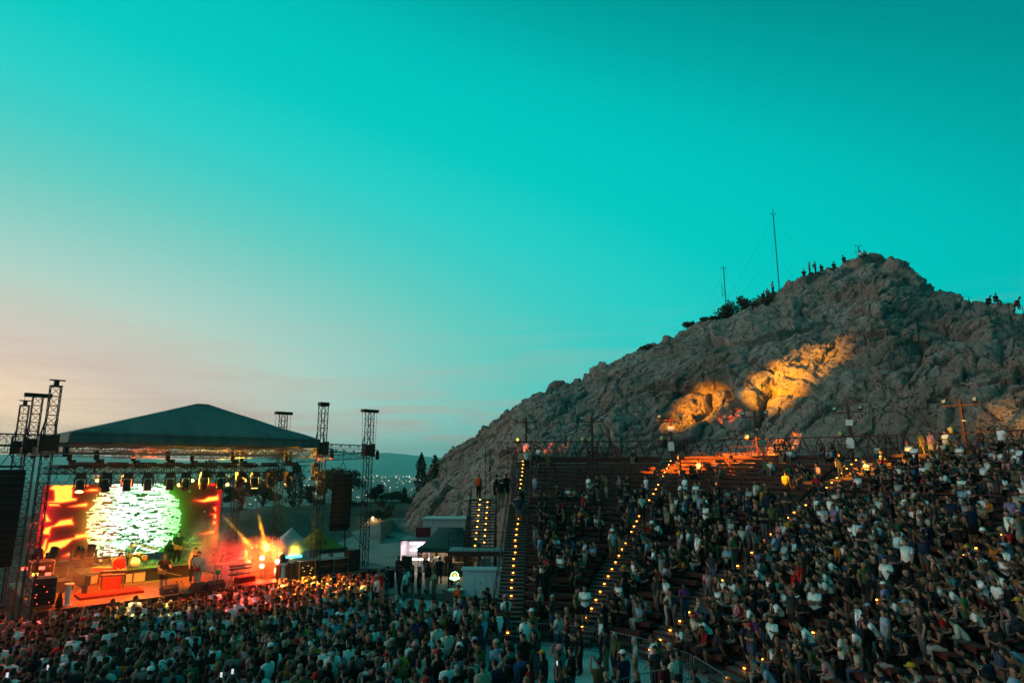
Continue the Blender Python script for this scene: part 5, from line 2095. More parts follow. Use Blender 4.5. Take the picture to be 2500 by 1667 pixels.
# ---- the floor crowd
FLOOR = [(-27, 10), (-2.2, 10), (1.5, 20), (0.2, 30.5), (-1.2, 36), (-5.5, 45), (-9.2, 41.6), (-10.5, 41.0), (-23.5, 28.8), (-28, 24)]
x = -28.0
rowk = 0
while x < 6:
    y = 12.0 + (rowk % 2) * 0.29
    while y < 45:
        jx, jy = x + rng.uniform(-0.2, 0.2), y + rng.uniform(-0.2, 0.2)
        y += 0.585
        dd, ss = stage_d(jx, jy), stage_s(jx, jy)
        rC = math.hypot(jx - TC.x, jy - TC.y)
        ok = False
        if in_poly(jx, jy, FLOOR) and dd < -2.4:
            dens = 0.93 if jx < -4.5 else 0.72
            if ss > 13.5:
                dens = 0.55 if dd > -9 else 0.8
            if jx > -1.2:
                dens = 0.42
            if jx > -6.5 and jy > 36.5:
                dens = 0.33
            ok = rng.random() < dens
        elif rC < 7.2 and jx > -0.5:
            ok = rng.random() < 0.26
        if not ok or not free(jx, jy, 0.5):
            continue
        px, py, d = to_px((jx, jy, GZ + 1.4))
        if d < 6 or not (-60 < px < 2560 and py < 1790):
            continue
        if -7.3 < jx < -1.6 and 33.2 < jy < 41:        # cabinets and fence stand here
            continue
        if jx < -20.3 and jy > 27.0 and jx < -21:      # white tank and tower feet
            if rng.random() < 0.7:
                continue
        SPOTS.append((Vector((jx, jy, GZ + 0.03)), 'floor', px, py, d, None))
    x += 0.58
    rowk += 1
# ---- the seated crowd
for i, (r, z) in enumerate(ROWS):
    for a in range(5):
        t0, t1 = AISLES[a] + math.degrees(1.1 / r), AISLES[a + 1] - math.degrees(0.95 / r)
        n = int(R(t1 - t0) * r / 0.50)
        for k in range(n):
            th = t0 + (t1 - t0) * (k + rng.uniform(0.2, 0.8)) / max(n, 1)
            f = i / NLOW
            if i < NLOW:
                dens = [0.66, 0.80, 0.95, 0.97, 0.97][a] * (1.0 if i > 0 else 0.7)
                if a == 0:
                    dens *= 0.85 if i < 10 else 0.45
                if a == 1 and i > 13:
                    dens *= 0.75
            else:
                dens = [0.015, 0.06, 0.72, 0.92, 0.95][a] * (1.0 if i < NLOW + 5 else 0.45)
                if a == 2:
                    dens *= sst((th - 47) / 10) + 0.15
            if rng.random() > dens:
                continue
            stn = rng.random() < ([0.55, 0.40, 0.13, 0.07, 0.05][a] if i < NLOW else 0.06)
            rr_ = r + ((0.36 if stn else 0.78) if i >= NLOW else (0.24 if stn else 0.60))
            p = TH(th, rr_, z)
            px, py, d = to_px((p.x, p.y, p.z + 0.9))
            if d < 5 or not (-60 < px < 2570 and py < 1800) or not free(p.x, p.y, 0.45):
                continue
            SPOTS.append((p, 'stand' if stn else 'sit', px, py, d, (i, a)))
# people on the stairs
for ai in (0, 1, 2, 3):
    for k in range([5, 12, 22, 22][ai]):
        i = rng.randrange(1, 26) if ai else rng.randrange(14, 27)
        r, z = ROWS[i]
        p = TH(AISLES[ai] + math.degrees(rng.uniform(-0.35, 0.45) / r), r + 0.3, z)
        px, py, d = to_px((p.x, p.y, p.z + 0.9))
        if free(p.x, p.y, 0.5):
            SPOTS.append((p, 'stair', px, py, d, (i, ai)))

near = sorted([s for s in SPOTS if -30 < s[2] < 2530 and s[3] < 1700], key=lambda s: s[4])
N_IND = 248
ind = near[:N_IND]
ind_ids = set(id(s) for s in ind)
used_labels = set()
PX_ZONE = [(260, 'by the left speaker tower'), (480, 'below the white screen disc'), (700, 'below the red stage end'), (900, 'below the right speaker array'), (1100, 'left of the grey cabinet'), (1300, 'near the first stair foot'), (3000, 'inside the crowd barrier')]
STAND_POSES = ['down', 'cross', 'front', 'hip', 'phone', 'up']
SIT_POSES = ['knee', 'lap', 'chin', 'phone', 'cross', 'back']
PHONES = []
ROWW = ['front'] + ORD[1:20]


def pick_pose(kind, fem, rng):
    g = 'w' if fem else 'm'
    if kind == 'sit':
        return 'sit_%s_%s' % (rng.choices(SIT_POSES, [34, 22, 14, 8, 14, 5])[0], g)
    if kind == 'floor':
        return 'stand_%s_%s' % (rng.choices(STAND_POSES, [46, 18, 18, 12, 5, 2])[0], g)
    return 'stand_%s_%s' % (rng.choices(STAND_POSES, [34, 26, 20, 16, 2, 1])[0], g)


def facing(p, kind, rng):
    if kind == 'floor':
        return face_stage(p.x, p.y) + rng.gauss(0, 0.28)
    radial = math.atan2(TC.y - p.y, TC.x - p.x) - math.pi / 2
    st_ = face_stage(p.x, p.y)
    dlt = (st_ - radial + math.pi) % (2 * math.pi) - math.pi
    if kind == 'sit':
        return radial + max(-0.6, min(0.6, dlt * 0.7)) + rng.gauss(0, 0.12)
    if kind == 'stair':
        return radial + rng.uniform(-0.4, 1.6)
    return st_ + rng.gauss(0, 0.3)


for (p, kind, px, py, d, rowa) in ind:
    for attempt in range(200):
        L = draw_look(rng, kind != 'sit')
        a_, b_, h_ = look_words(L)
        if kind == 'floor':
            zone = next(t_ for lim, t_ in PX_ZONE if px < lim)
            lab = '%s, %s, %s %s' % (a_, h_, 'on the floor', zone)
        elif kind == 'stair':
            lab = '%s, %s, on the %s lit stair' % (a_, h_, ORD[rowa[1]])
        else:
            zone = 'between %s and %s stairs' % (ORD[rowa[1]], ORD[rowa[1] + 1])
            lab = '%s, %s, %s row %s' % (a_, h_, ROWW[rowa[0]] if rowa[0] < NLOW else 'upper', zone)
        if lab not in used_labels and len(lab.replace('-', ' ').split()) <= 16:
            break
    used_labels.add(lab)
    pose = pick_pose(kind, L['fem'], rng)
    rz = facing(p, kind, rng)
    sc = (rng.uniform(0.90, 0.985) if L['fem'] else rng.uniform(0.96, 1.07)) * (1.0 if kind == 'floor' else 0.93)
    o = person(p, rz, pose, L['top'], SHIRT[L['sc']], L['low'], L['lc'][1], L['hair'], HAIRCOL[L['hc']], lab,
               'people standing on the concert floor' if kind == 'floor' else 'people in the grandstand', hat=L['hat'], hatcol=SHIRT[L['hatc']] if L['hat'] else None, skin=rng.choice(SKINS), scale=sc, bag=L['bag'])
    if 'phone' in pose and len(PHONES) < 11:
        PHONES.append((p, rz, sc, pose, lab))

# everybody farther off, in one mass with a colour per face
# (lower-detail bodies, each with clothes, hair and pose of its own)
hv = {k: (np.array([v.co[:] for v in HAIR[k].vertices]), [tuple(f.vertices) for f in HAIR[k].polygons]) for k in ('cap', 'hat')}
lowhair = {}
for stl in ('short', 'long', 'curly'):
    v_, f_ = head_shape(stl, 8, 5)
    lowhair[stl] = (np.array(v_), f_)
lowhair['bun'] = lowhair['short']


def crowd_mesh(name, spots, label_kind):
    V, Fq, Ft, Cq, Ct = [], [], [], [], []
    o = 0

    def put(v, faces, cols):
        nonlocal o
        V.append(v)
        for f, c in zip(faces, cols):
            if len(f) == 4:
                Fq.append([i + o for i in f])
                Cq.append(c)
            else:
                for a in range(1, len(f) - 1):
                    Ft.append([f[0] + o, f[a] + o, f[a + 1] + o])
                    Ct.append(c)
        o += len(v)

    for (p, kind, px, py, d, rowa) in spots:
        L = draw_look(rng, kind != 'sit')
        pose = pick_pose(kind, L['fem'], rng)
        rz = facing(p, kind, rng)
        sc = (rng.uniform(0.90, 0.985) if L['fem'] else rng.uniform(0.96, 1.07)) * (1.0 if kind == 'floor' else 0.94)
        c_, s_ = math.cos(rz) * sc, math.sin(rz) * sc
        Rm = np.array([[c_, -s_, 0], [s_, c_, 0], [0, 0, sc]])
        P_ = np.array(p)
        v, faces, cat_, shin = LOW[pose]
        sk = rng.choice(SKINS)
        pal = [sk, SHIRT[L['sc']], L['lc'][1], (0.05, 0.05, 0.055)]
        cols = [pal[c] if not (L['low'] == 'shorts' and sh) else sk for c, sh in zip(cat_, shin)]
        put(v @ Rm.T + P_, faces, cols)
        hp = np.array(head_frame(POSES[pose]))
        if L['hair'] != 'bald':
            v2, f2 = lowhair[L['hair']]
            put((v2 + hp) @ Rm.T + P_, f2, [HAIRCOL[L['hc']]] * len(f2))
        if L['hat']:
            v2, f2 = hv[L['hat']]
            put((v2 + hp) @ Rm.T + P_, f2, [SHIRT[L['hatc']]] * len(f2))
    me = np_mesh(name, np.concatenate(V), Fq, [mat('crowd cloth', None, 0.85, attr='col', spec=0.15)], True, Ft if Ft else None)
    at = me.attributes.new('col', 'FLOAT_COLOR', 'FACE')
    cc = np.array(Cq + Ct)
    if len(cc) == len(me.polygons):
        at.data.foreach_set('color', np.concatenate([cc, np.ones((len(cc), 1))], 1).astype(np.float32).ravel())
    ob = link_mesh(name, me)
    tag(ob, label_kind, None, None, 'stuff')
    return ob


rest = [s for s in SPOTS if id(s) not in ind_ids]
crowd_mesh('crowd', rest, 'distant part of the concert crowd on the floor and on the benches')
print('people', len(SPOTS), 'individual', len(ind), 'phones', len(PHONES), 'farthest individual', ind[-1][4])
# ------------------------------------------------------------------ band and gear on the stage
M_AMP = mat('amp grille', (0.34, 0.30, 0.20), 0.9, var=0.3, vscale=30)
M_GTR = mat('red lacquer', (0.30, 0.03, 0.02), 0.25, spec=0.5)
M_GTR2 = mat('sunburst lacquer', (0.38, 0.22, 0.08), 0.25, spec=0.5)
M_CYM = mat('bronze cymbal', (0.55, 0.40, 0.14), 0.3, 0.9)
M_CHROME = mat('chrome', (0.6, 0.6, 0.6), 0.2, 0.9)
M_DRUM = mat('drum shell', (0.25, 0.22, 0.10), 0.3)
M_SKINH = mat('drum skin', (0.62, 0.60, 0.52), 0.6)
CROWD = Vector((TC.x - 2, TC.y - 2, 0))


def sp(px, py, z=DECK):
    return at_z(px, py, z)


def face_to(p, t_):
    return math.atan2(t_.y - p.y, t_.x - p.x) - math.pi / 2


def guitar(p, rz, label, m, bass=False):
    root = empty('electric_guitar', p, rz, label, 'guitar', 'guitars held by the band')
    Mx = Matrix.Rotation(R(-14), 3, 'Y') @ Matrix.Rotation(R(82), 3, 'X')
    body = [(-0.20, -0.13), (-0.06, -0.16), (0.06, -0.10), (0.16, -0.15), (0.24, -0.06), (0.22, 0.10), (0.17, 0.15), (0.05, 0.10), (-0.07, 0.16), (-0.20, 0.13), (-0.25, 0.0)]
    off = Vector((0.04, 0.20, 1.02))
    mb = MB()
    mb.prism([(-x, y) for x, y in body[::-1]], -0.022, 0.022, M=Mx, c=off)
    mb.build('guitar_body', m, root)
    mb = MB()
    L = 0.78 if bass else 0.66
    a, b_ = off + Mx @ Vector((-0.2, 0, 0.02)), off + Mx @ Vector((-0.2 - L, 0, 0.02))
    mb.bar(a, b_, 0.028, 6)
    mb.build('neck', mat('maple', (0.36, 0.22, 0.10), 0.4), root)
    mb = MB()
    mb.box(b_ + Mx @ Vector((-0.07, 0.01, 0)), (0.17, 0.08, 0.02), M=Mx)
    mb.build('headstock', m, root)
    mb = MB()
    mb.tube([off + Vector((0.2, -0.05, 0.05)), Vector((0.14, -0.14, 1.3)), Vector((-0.05, -0.12, 1.47)), Vector((-0.14, 0.05, 1.46)), off + Vector((-0.16, 0.0, 0.08))], 0.02, 4)
    mb.build('strap', M_BLACK, root)


def band(p, pose, lab, top, tc, low, lc, hair, hc, gtr=None, glab=None, bass=False, target=CROWD, **kw):
    rz = face_to(p, target)
    person(p, rz, pose, top, SHIRT[tc] if isinstance(tc, str) else tc, low, dict(LOWC)[lc] if isinstance(lc, str) else lc, hair, HAIRCOL[hc], lab, 'musicians on stage', skin=(0.46, 0.28, 0.20), **kw)
    if gtr:
        guitar(p, rz, glab, gtr, bass)


p1 = sp(396, 1441)
band(p1, 'guitar_m', 'guitarist in black t-shirt and shorts standing left of the front monitor wedge', 'tee', 'black', 'shorts', 'dark', 'short', 'fair', M_GTR2, 'brown guitar held by the front left guitarist', scale=1.08, target=Vector((-16, 20, 0)))
p2 = sp(480, 1433)
band(p2, 'guitar_m', 'guitarist in pale t-shirt and pale trousers at the front right of stage', 'tee', 'pale grey', 'trousers', 'pale', 'short', 'dark', M_GTR, 'red guitar held by the guitarist in pale trousers', scale=1.08, target=Vector((-16, 20, 0)))
p3 = sp(470, 1424)
band(p3, 'stand_down_w', 'long-haired singer in a dark sleeveless top close behind the pale guitarist', 'tank', 'black', 'trousers', 'black', 'long', 'brown', scale=1.12)
p4 = at_z(430, 1377, RTOP)
band(p4, 'guitar_m', 'bass guitarist in black on the drum riser beside the tall green lit cabinet', 'tee', 'black', 'trousers', 'black', 'short', 'dark', M_GTR2, 'bass guitar of the player on the drum riser', True, scale=1.1)
p5 = sp(281, 1436)
band(p5, 'keys_m', 'keyboard player in red shirt bending over the left keyboards', 'long', 'red', 'trousers', 'dark', 'curly', 'dark', scale=1.06, target=Vector((-8, 30, 0)))
p6 = sp(596, 1409)
band(p6, 'keys_m', 'keyboard player in white shirt behind smoke at the right keyboard rack', 'long', 'white', 'trousers', 'pale', 'short', 'fair', scale=1.08, target=Vector((-22, 36, 0)))
p7 = sp(622, 1396)
band(p7, 'stand_front_m', 'stage hand in dark clothes behind the right keyboard rack', 'tee', 'charcoal', 'trousers', 'dark', 'short', 'dark')
dk = S(4.75, 6.6, RTOP)
band(dk - Vector((0, 0, 0)) + Vector((SN.x, SN.y, 0)) * 0.55, 'drum_m', 'drummer seated behind the drum kit with an arm raised', 'tee', 'blue', 'trousers', 'dark', 'short', 'dark', scale=1.05)

drum = empty('drum_kit', dk, SRZ, 'drum kit with cymbals on the riser below the white disc', 'drum kit')
mb = MB()
mb.lathe((0.1, -0.35, 0.30), [(0.29, -0.2), (0.29, 0.2)], 18, M=Matrix.Rotation(R(90), 3, 'X'))
bd = mb.build('bass_drum', M_DRUM, drum)
mb = MB()
mb.lathe((0.1, -0.57, 0.30), [(0.275, -0.005), (0.275, 0.005)], 18, M=Matrix.Rotation(R(90), 3, 'X'))
mb.build('drum_head', M_SKINH, bd)
for (x_, y_, z_, r_, h_) in [(-0.15, -0.3, 0.72, 0.16, 0.18), (0.35, -0.3, 0.72, 0.17, 0.2), (0.75, 0.05, 0.42, 0.21, 0.36), (-0.45, 0.05, 0.56, 0.17, 0.13), (-0.9, -0.1, 0.45, 0.2, 0.36)]:
    mb = MB()
    mb.lathe((x_, y_, z_), [(r_, -h_ / 2), (r_, h_ / 2)], 14)
    mb.bar((x_, y_, 0), (x_, y_, z_), 0.015)
    dr_ = mb.build('drum', M_DRUM, drum)
    mb = MB()
    mb.lathe((x_, y_, z_ + h_ / 2), [(r_ * 0.95, 0.001), (r_ * 0.95, 0.008)], 14)
    mb.build('drum_head', M_SKINH, dr_)
for (x_, y_, z_, r_) in [(-0.75, -0.25, 1.05, 0.24), (0.85, -0.25, 1.1, 0.25), (-0.2, -0.5, 1.25, 0.22), (1.25, 0.0, 0.95, 0.24), (-1.15, 0.1, 0.95, 0.2), (0.45, -0.55, 1.3, 0.2)]:
    mb = MB()
    mb.lathe((x_, y_, z_), [(r_, 0), (r_ * 0.3, 0.02), (0.03, 0.05)], 14, M=Matrix.Rotation(R(12), 3, 'X'))
    mb.bar((x_, y_, 0), (x_, y_, z_ + 0.1), 0.012)
    mb.bar((x_, y_, 0.25), (x_ - 0.2, y_ - 0.15, 0), 0.01)
    mb.bar((x_, y_, 0.25), (x_ + 0.2, y_ - 0.15, 0), 0.01)
    mb.build('cymbal', M_CYM, drum)
mb = MB()
for k in range(3):
    mb.bar((-1.6 + k * 0.06, 0.2, 0), (-1.6 + k * 0.06, 0.2, 1.3), 0.012)
    mb.lathe((-1.55, 0.2, 0.5 + 0.36 * k), [(0.11, -0.08), (0.11, 0.08)], 10)
mb.build('percussion_stand', M_CHROME, drum)


def amp(p, rz, size, label, head=True, m=None, grp='amplifiers on stage'):
    root = empty('guitar_amplifier', p, rz, label, 'amplifier', grp)
    w_, d_, h_ = size
    mb = MB()
    mb.box((0, 0, h_ / 2), (w_, d_, h_))
    mb.build('cabinet', M_CASE, root)
    mb = MB()
    mb.box((0, d_ / 2 + 0.006, h_ / 2), (w_ * 0.88, 0.012, h_ * 0.86))
    for k in (-1, 1):
        mb.box((k * w_ * 0.44, d_ / 2 + 0.012, h_ / 2), (0.02, 0.012, h_ * 0.9))
    mb.build('grille_cloth', m or M_AMP, root)
    if head:
        mb = MB()
        mb.box((0, 0, h_ + 0.13), (w_ * 0.95, d_ * 0.8, 0.24))
        hd_ = mb.build('amp_head', M_CASE, root)
        mb = MB()
        mb.box((0, d_ * 0.4 + 0.006, h_ + 0.13), (w_ * 0.85, 0.012, 0.1))
        mb.build('panel', M_GOLD, hd_)
    return root


FR = SRZ + math.pi                                # facing the crowd
amp(at_z(474, 1368, RTOP), FR, (0.72, 0.42, 0.98), 'tall pale fronted bass cabinet on the drum riser, lit green')
amp(sp(318, 1421), FR, (0.62, 0.32, 0.55), 'left one of two cream fronted combo amps on the stage', False)
amp(sp(337, 1420), FR, (0.66, 0.32, 0.58), 'right one of two cream fronted combo amps on the stage', False)
amp(sp(218, 1452), FR + 0.5, (0.66, 0.36, 0.55), 'lower amp of a stack of two at the left of the keyboards', False, mat('brown grille', (0.16, 0.08, 0.05), 0.9))
amp(sp(218, 1452) + Vector((0, 0, 0.552)), FR + 0.8, (0.56, 0.30, 0.46), 'upper small amp with cream front stacked on the brown one', False)

# left keyboards on a red carpeted podium
kb = empty('keyboard_rig', sp(272, 1441), FR - 0.35, 'keyboard stand with two keyboards and a red front cloth', 'keyboard')
for z_, y_ in ((0.80, 0.05), (0.98, -0.16)):
    mb = MB()
    mb.box((0, y_, z_), (1.25, 0.32, 0.09))
    k_ = mb.build('keyboard', M_CASE, kb)
    mb = MB()
    for i in range(22):
        mb.box((-0.5 + i * 0.047, y_ - 0.09, z_ + 0.05), (0.040, 0.13, 0.012))
    mb.build('white_keys', M_WHITE, k_)
mb = MB()
for x_ in (-0.52, 0.52):
    mb.bar((x_, 0.15, 0), (x_, 0.12, 0.76), 0.02)
    mb.bar((x_, -0.2, 0), (x_, -0.2, 0.94), 0.02)
    mb.bar((x_, 0.15, 0.02), (x_, -0.3, 0.02), 0.02)
mb.build('stand', M_CHROME, kb)
mb = MB()
mb.box((0, 0.2, 0.40), (0.9, 0.02, 0.72))
mb.build('front_cloth', mat('red cloth', (0.16, 0.010, 0.008), 0.8), kb)
org = empty('organ', sp(246, 1428), FR - 0.9, 'red cased organ with sloping music desk left of the keyboard player', 'organ')
mb = MB()
mb.prism([(-0.3, 0), (0.3, 0), (0.3, 0.72), (0.05, 0.95), (-0.3, 0.95)], -0.6, 0.6, M=Matrix(((0, 0, 1), (1, 0, 0), (0, 1, 0))))
mb.build('case', mat('organ wood', (0.22, 0.035, 0.02), 0.4), org)
mb = MB()
for i in range(3):
    for j in range(3):
        mb.box((0.605, -0.15 + i * 0.09, 0.5 + j * 0.09), (0.01, 0.06, 0.06))
mb.build('vent_grille', M_GOLD, org)
mb = MB()
mb.box((0, 0, 0.98), (1.1, 0.4, 0.03))
mb.build('lid', mat('green desk', (0.30, 0.34, 0.08), 0.6), org)
rug = empty('rug_podium', sp(255, 1455), SRZ, 'low podium with red rug under the left keyboards', 'podium')
mb = MB()
mb.box((0.3, 0.4, 0.06), (2.9, 1.5, 0.12))
mb.build('podium', M_BLACK, rug)
mb = MB()
mb.box((0.3, 0.4, 0.128), (2.94, 1.54, 0.012))
mb.box((0.3, -0.372, 0.065), (2.94, 0.012, 0.12))
mb.build('rug', mat('red rug', (0.16, 0.012, 0.012), 0.95, var=0.5, vscale=9), rug)
# right keyboards
kr = empty('keyboard_rig', sp(552, 1411), FR + 0.5, 'tall keyboard table with wired synthesizer in the orange smoke', 'keyboard')
mb = MB()
mb.box((0, 0, 0.92), (1.5, 0.55, 0.05))
mb.build('table_top', mat('pale table', (0.5, 0.46, 0.36), 0.6), kr)
mb = MB()
for x_ in (-0.7, 0.7):
    for y_ in (-0.23, 0.23):
        mb.bar((x_, y_, 0), (x_, y_, 0.9), 0.025)
mb.bar((-0.7, 0.23, 0.3), (0.7, 0.23, 0.3), 0.018)
mb.build('legs', M_CHROME, kr)
syn = empty('synthesizer', sp(552, 1411) + Vector((0, 0, 0.95)), FR + 0.5, 'upright wired synthesizer panel on the right keyboard table', 'synthesizer')
Mx = Matrix.Rotation(R(-25), 3, 'X')
mb = MB()
mb.box((0.1, 0.0, 0.26), (0.85, 0.14, 0.5), M=Mx)
mb.build('case', M_CASE, syn)
mb = MB()
mb.box(Vector((0.1, 0, 0.26)) + Mx @ Vector((0, 0.075, 0)), (0.8, 0.012, 0.45), M=Mx)
mb.build('front_panel', mat('synth panel', (0.45, 0.5, 0.15), 0.5), syn)
mb = MB()
for i in range(26):
    a_ = Vector((0.1 + random.uniform(-0.36, 0.36), 0.085, random.uniform(-0.18, 0.2)))
    b_ = Vector((0.1 + random.uniform(-0.36, 0.36), 0.085, random.uniform(-0.18, 0.2)))
    m_ = (a_ + b_) / 2 + Vector((0, 0.06, -0.08))
    f_ = lambda v: Vector((0, 0, 0.26)) + Mx @ v
    mb.tube([f_(a_), f_(m_), f_(b_)], 0.008, 4)
mb.build('patch_cable', M_BLACK, syn)
kr2 = empty('keyboard_rig', sp(585, 1418), FR + 0.2, 'low rack of keyboards and pedals in front of the white shirted player', 'keyboard')
mb = MB()
for z_ in (0.42, 0.72, 0.9):
    mb.box((0, 0, z_), (1.3, 0.34, 0.09))
mb.build('keyboard', M_CASE, kr2)
mb = MB()
for x_ in (-0.55, 0.55):
    mb.bar((x_, -0.15, 0), (x_, 0.15, 0.95), 0.02)
    mb.bar((x_, 0.15, 0), (x_, -0.15, 0.95), 0.02)
mb.build('stand', M_CHROME, kr2)
mb = MB()
mb.box((0.0, 0.5, 0.16), (1.1, 0.5, 0.32))
mb.build('pedal_board', mat('red cloth', None), kr2)

# monitor wedges
for (x_, y_, w_, lab) in [(412, 1449, 0.75, 'monitor wedge at the feet of the front left guitarist'), (481, 1442, 0.7, 'monitor wedge at the feet of the pale guitarist'), (523, 1437, 0.95, 'biggest monitor wedge with a pale top, right of the pale guitarist')]:
    root = empty('monitor_wedge', sp(x_, y_), FR + 0.1, lab, 'loudspeaker', 'monitor wedges along the stage front')
    mb = MB()
    mb.prism([(-0.28, 0), (0.28, 0), (0.28, 0.30), (0.02, 0.46), (-0.28, 0.10)], -w_ / 2, w_ / 2, M=Matrix(((0, 0, 1), (1, 0, 0), (0, 1, 0))))
    mb.build('box', mat('wedge paint', (0.05, 0.03, 0.03) if w_ < 0.9 else (0.32, 0.28, 0.22), 0.6), root)
    mb = MB()
    mb.box((0, 0.285, 0.17), (0.12, 0.01, 0.03))
    mb.build('badge', M_GOLD, root)
# classical white columns
for (x_, y_, lab) in [(163, 1478, 'white classical column at the left front of the stage'), (690, 1421, 'white classical column at the right end of the stage')]:
    root = empty('column', sp(x_, y_), 0, lab, 'column', 'white columns on the stage')
    mb = MB()
    mb.lathe((0, 0, 0), [(0.19, 0), (0.19, 0.05), (0.15, 0.09)], 20)
    mb.build('plinth', M_WHITE, root)
    mb = MB()
    n_ = 32
    pts = []
    for z_, r_ in ((0.09, 0.125), (0.5, 0.12), (0.92, 0.105)):
        for k in range(n_):
            rr_ = r_ * (1 - (0.09 if k % 2 else 0))
            pts.append((rr_ * math.cos(2 * math.pi * k / n_), rr_ * math.sin(2 * math.pi * k / n_), z_))
    fs_ = [(i * n_ + k, i * n_ + (k + 1) % n_, (i + 1) * n_ + (k + 1) % n_, (i + 1) * n_ + k) for i in range(2) for k in range(n_)]
    mb.add(pts, fs_)
    mb.build('fluted_shaft', M_WHITE, root)
    mb = MB()
    mb.lathe((0, 0, 0), [(0.11, 0.92), (0.15, 0.97), (0.2, 0.99), (0.2, 1.05)], 20)
    mb.build('capital', M_WHITE, root)
# microphone stands
for i, (x_, y_) in enumerate([(404, 1447), (466, 1440), (445, 1446), (433, 1447), (520, 1424), (290, 1447)]):
    root = empty('microphone_stand', sp(x_, y_), FR, ['microphone stand before the front left guitarist', 'microphone stand before the pale guitarist', 'right one of two short stands between the wedges', 'left one of two short stands between the wedges',
                                                      'microphone stand left of the right keyboards', 'microphone stand at the left keyboards'][i], 'microphone', 'microphone stands')
    h_ = 0.45 if i in (2, 3) else 1.5
    mb = MB()
    mb.bar((0, 0, 0), (0, 0, h_), 0.012)
    for k in range(3):
        mb.bar((0, 0, 0.12), (0.22 * math.cos(k * 2.1), 0.22 * math.sin(k * 2.1), 0.01), 0.01)
    mb.build('stand', M_STEEL, root)
    mb = MB()
    mb.bar((0, 0, h_), (0, -0.22, h_ + 0.06), 0.01)
    mb.bar((0, -0.22, h_ + 0.06), (0, -0.34, h_ + 0.1), 0.025, 8)
    mb.build('microphone', M_STEEL, root)

# moving heads standing on the deck at the right and left, and round par lamps
M_LENS_HOT = glow('hot beam lens', (1.0, 0.72, 0.25), 60)
M_LENS_PINK = glow('par lamp face', (1.0, 0.40, 0.28), 6)
BEAMS = []
for (x_, y_, z_, tx, ty, lab) in [(623, 1345, 0.9, 548, 1262, 'moving head on a case throwing a long yellow beam up left'), (655, 1352, 0.8, 634, 1272, 'moving head throwing a short steep yellow beam'), (694, 1362, 0.9, 640, 1322, 'moving head throwing a flat yellow beam to the left')]:
    d_ = at_z(x_, y_ + 50, DECK - 0.0)
    base = W(x_, y_, to_px(d_)[2])
    tgt = W(tx, ty, to_px(d_)[2] + 0.6)
    root = empty('moving_head_light', base, SRZ, lab, 'stage light', 'moving heads standing on the deck')
    mb = MB()
    mb.box((0, 0, -0.28), (0.42, 0.36, 0.22))
    mb.build('base', M_CASE, root)
    mb = MB()
    for a in (-1, 1):
        mb.box((a * 0.22, 0, -0.02), (0.05, 0.14, 0.36))
    mb.box((0, 0, -0.17), (0.48, 0.16, 0.05))
    mb.build('yoke', M_CASE, root)
    q = (tgt - base).normalized()
    Rq = (Matrix.Rotation(-SRZ, 3, 'Z') @ q).to_track_quat('Z', 'Y').to_matrix()
    mb = MB()
    mb.lathe((0, 0, 0), [(0.09, -0.28), (0.16, -0.2), (0.17, 0.15), (0.18, 0.26)], 14, M=Rq)
    h_ = mb.build('lamp_head', M_CASE, root)
    mb = MB()
    mb.lathe(Rq @ Vector((0, 0, 0.25)), [(0.15, 0), (0.15, 0.02)], 14, M=Rq)
    mb.build('lens', M_LENS_HOT, h_)
    BEAMS.append((base + q * 0.34, tgt))
    box_h = base.z - 0.39 - DECK
    mb = MB()
    mb.box((0, 0, box_h / 2), (0.62, 0.55, box_h))
    for a in (-1, 1):
        mb.box((a * 0.31, 0, box_h / 2), (0.02, 0.56, box_h + 0.01))
    tag(mb.build('lamp_case', M_CASE, loc=(base.x, base.y, DECK), rot=(0, 0, SRZ)), 'black case under the ' + lab.replace('moving head on a case', 'moving head').replace('moving head throwing', 'lamp with'), 'case', 'cases under the floor lamps')
for i, (s_, tl) in enumerate([(0.3, 35), (1.1, -40), (2.3, 60), (3.0, -25), (7.4, 30), (8.9, -35)]):
    p = S(s_, 8.6, DECK + (0.9 if i < 4 else 0.8))
    moving_head('moving_head_light', p, SRZ + random.uniform(-0.7, 0.7), R(tl), M_LENS_DARK, ['first', 'second', 'third', 'fourth', 'fifth', 'sixth'][i] + ' dark moving head from the left, silhouetted before the foot of the screen', hung=False, scale=1.5, grp='moving heads before the screen')
    mb = MB()
    hh = p.z - DECK
    mb.box((0, 0, hh / 2 - 0.005), (0.7, 0.6, hh - 0.01))
    tag(mb.build('lamp_case', M_CASE, loc=(p.x, p.y, DECK), rot=(0, 0, SRZ)), 'black case carrying the ' + ['first', 'second', 'third', 'fourth', 'fifth', 'sixth'][i] + ' moving head from the left before the screen', 'case', 'cases under the floor lamps')
PARS = []
for i, (x_, y_) in enumerate([(641, 1361), (678, 1370), (640, 1381), (676, 1391), (607, 1372)]):
    p = W(x_, y_, 39.4 if i < 4 else 39.6)
    q = Vector((math.sin(R(150)), math.cos(R(150)), 0.05))
    par_can(p, Vector((-p.x * 0.5 - 6, -p.y, 2)).normalized(), M_LENS_PINK, ['upper left', 'upper right', 'lower left', 'lower right', 'leftmost'][i] + ' round pink par lamp in the red smoke at the right end of stage', 0.17, 'pink par lamps in the red smoke')
    PARS.append(p)
mb = MB()
for x0 in (641, 677):
    a_ = W(x0, 1350, 39.5)
    mb.bar((a_.x, a_.y, DECK), (a_.x, a_.y, a_.z + 0.2), 0.03)
    mb.box((a_.x, a_.y, DECK + 0.03), (0.5, 0.5, 0.04))
tag(mb.build('lamp_stand', M_STEEL), 'pair of stands carrying the round pink par lamps', 'stand')

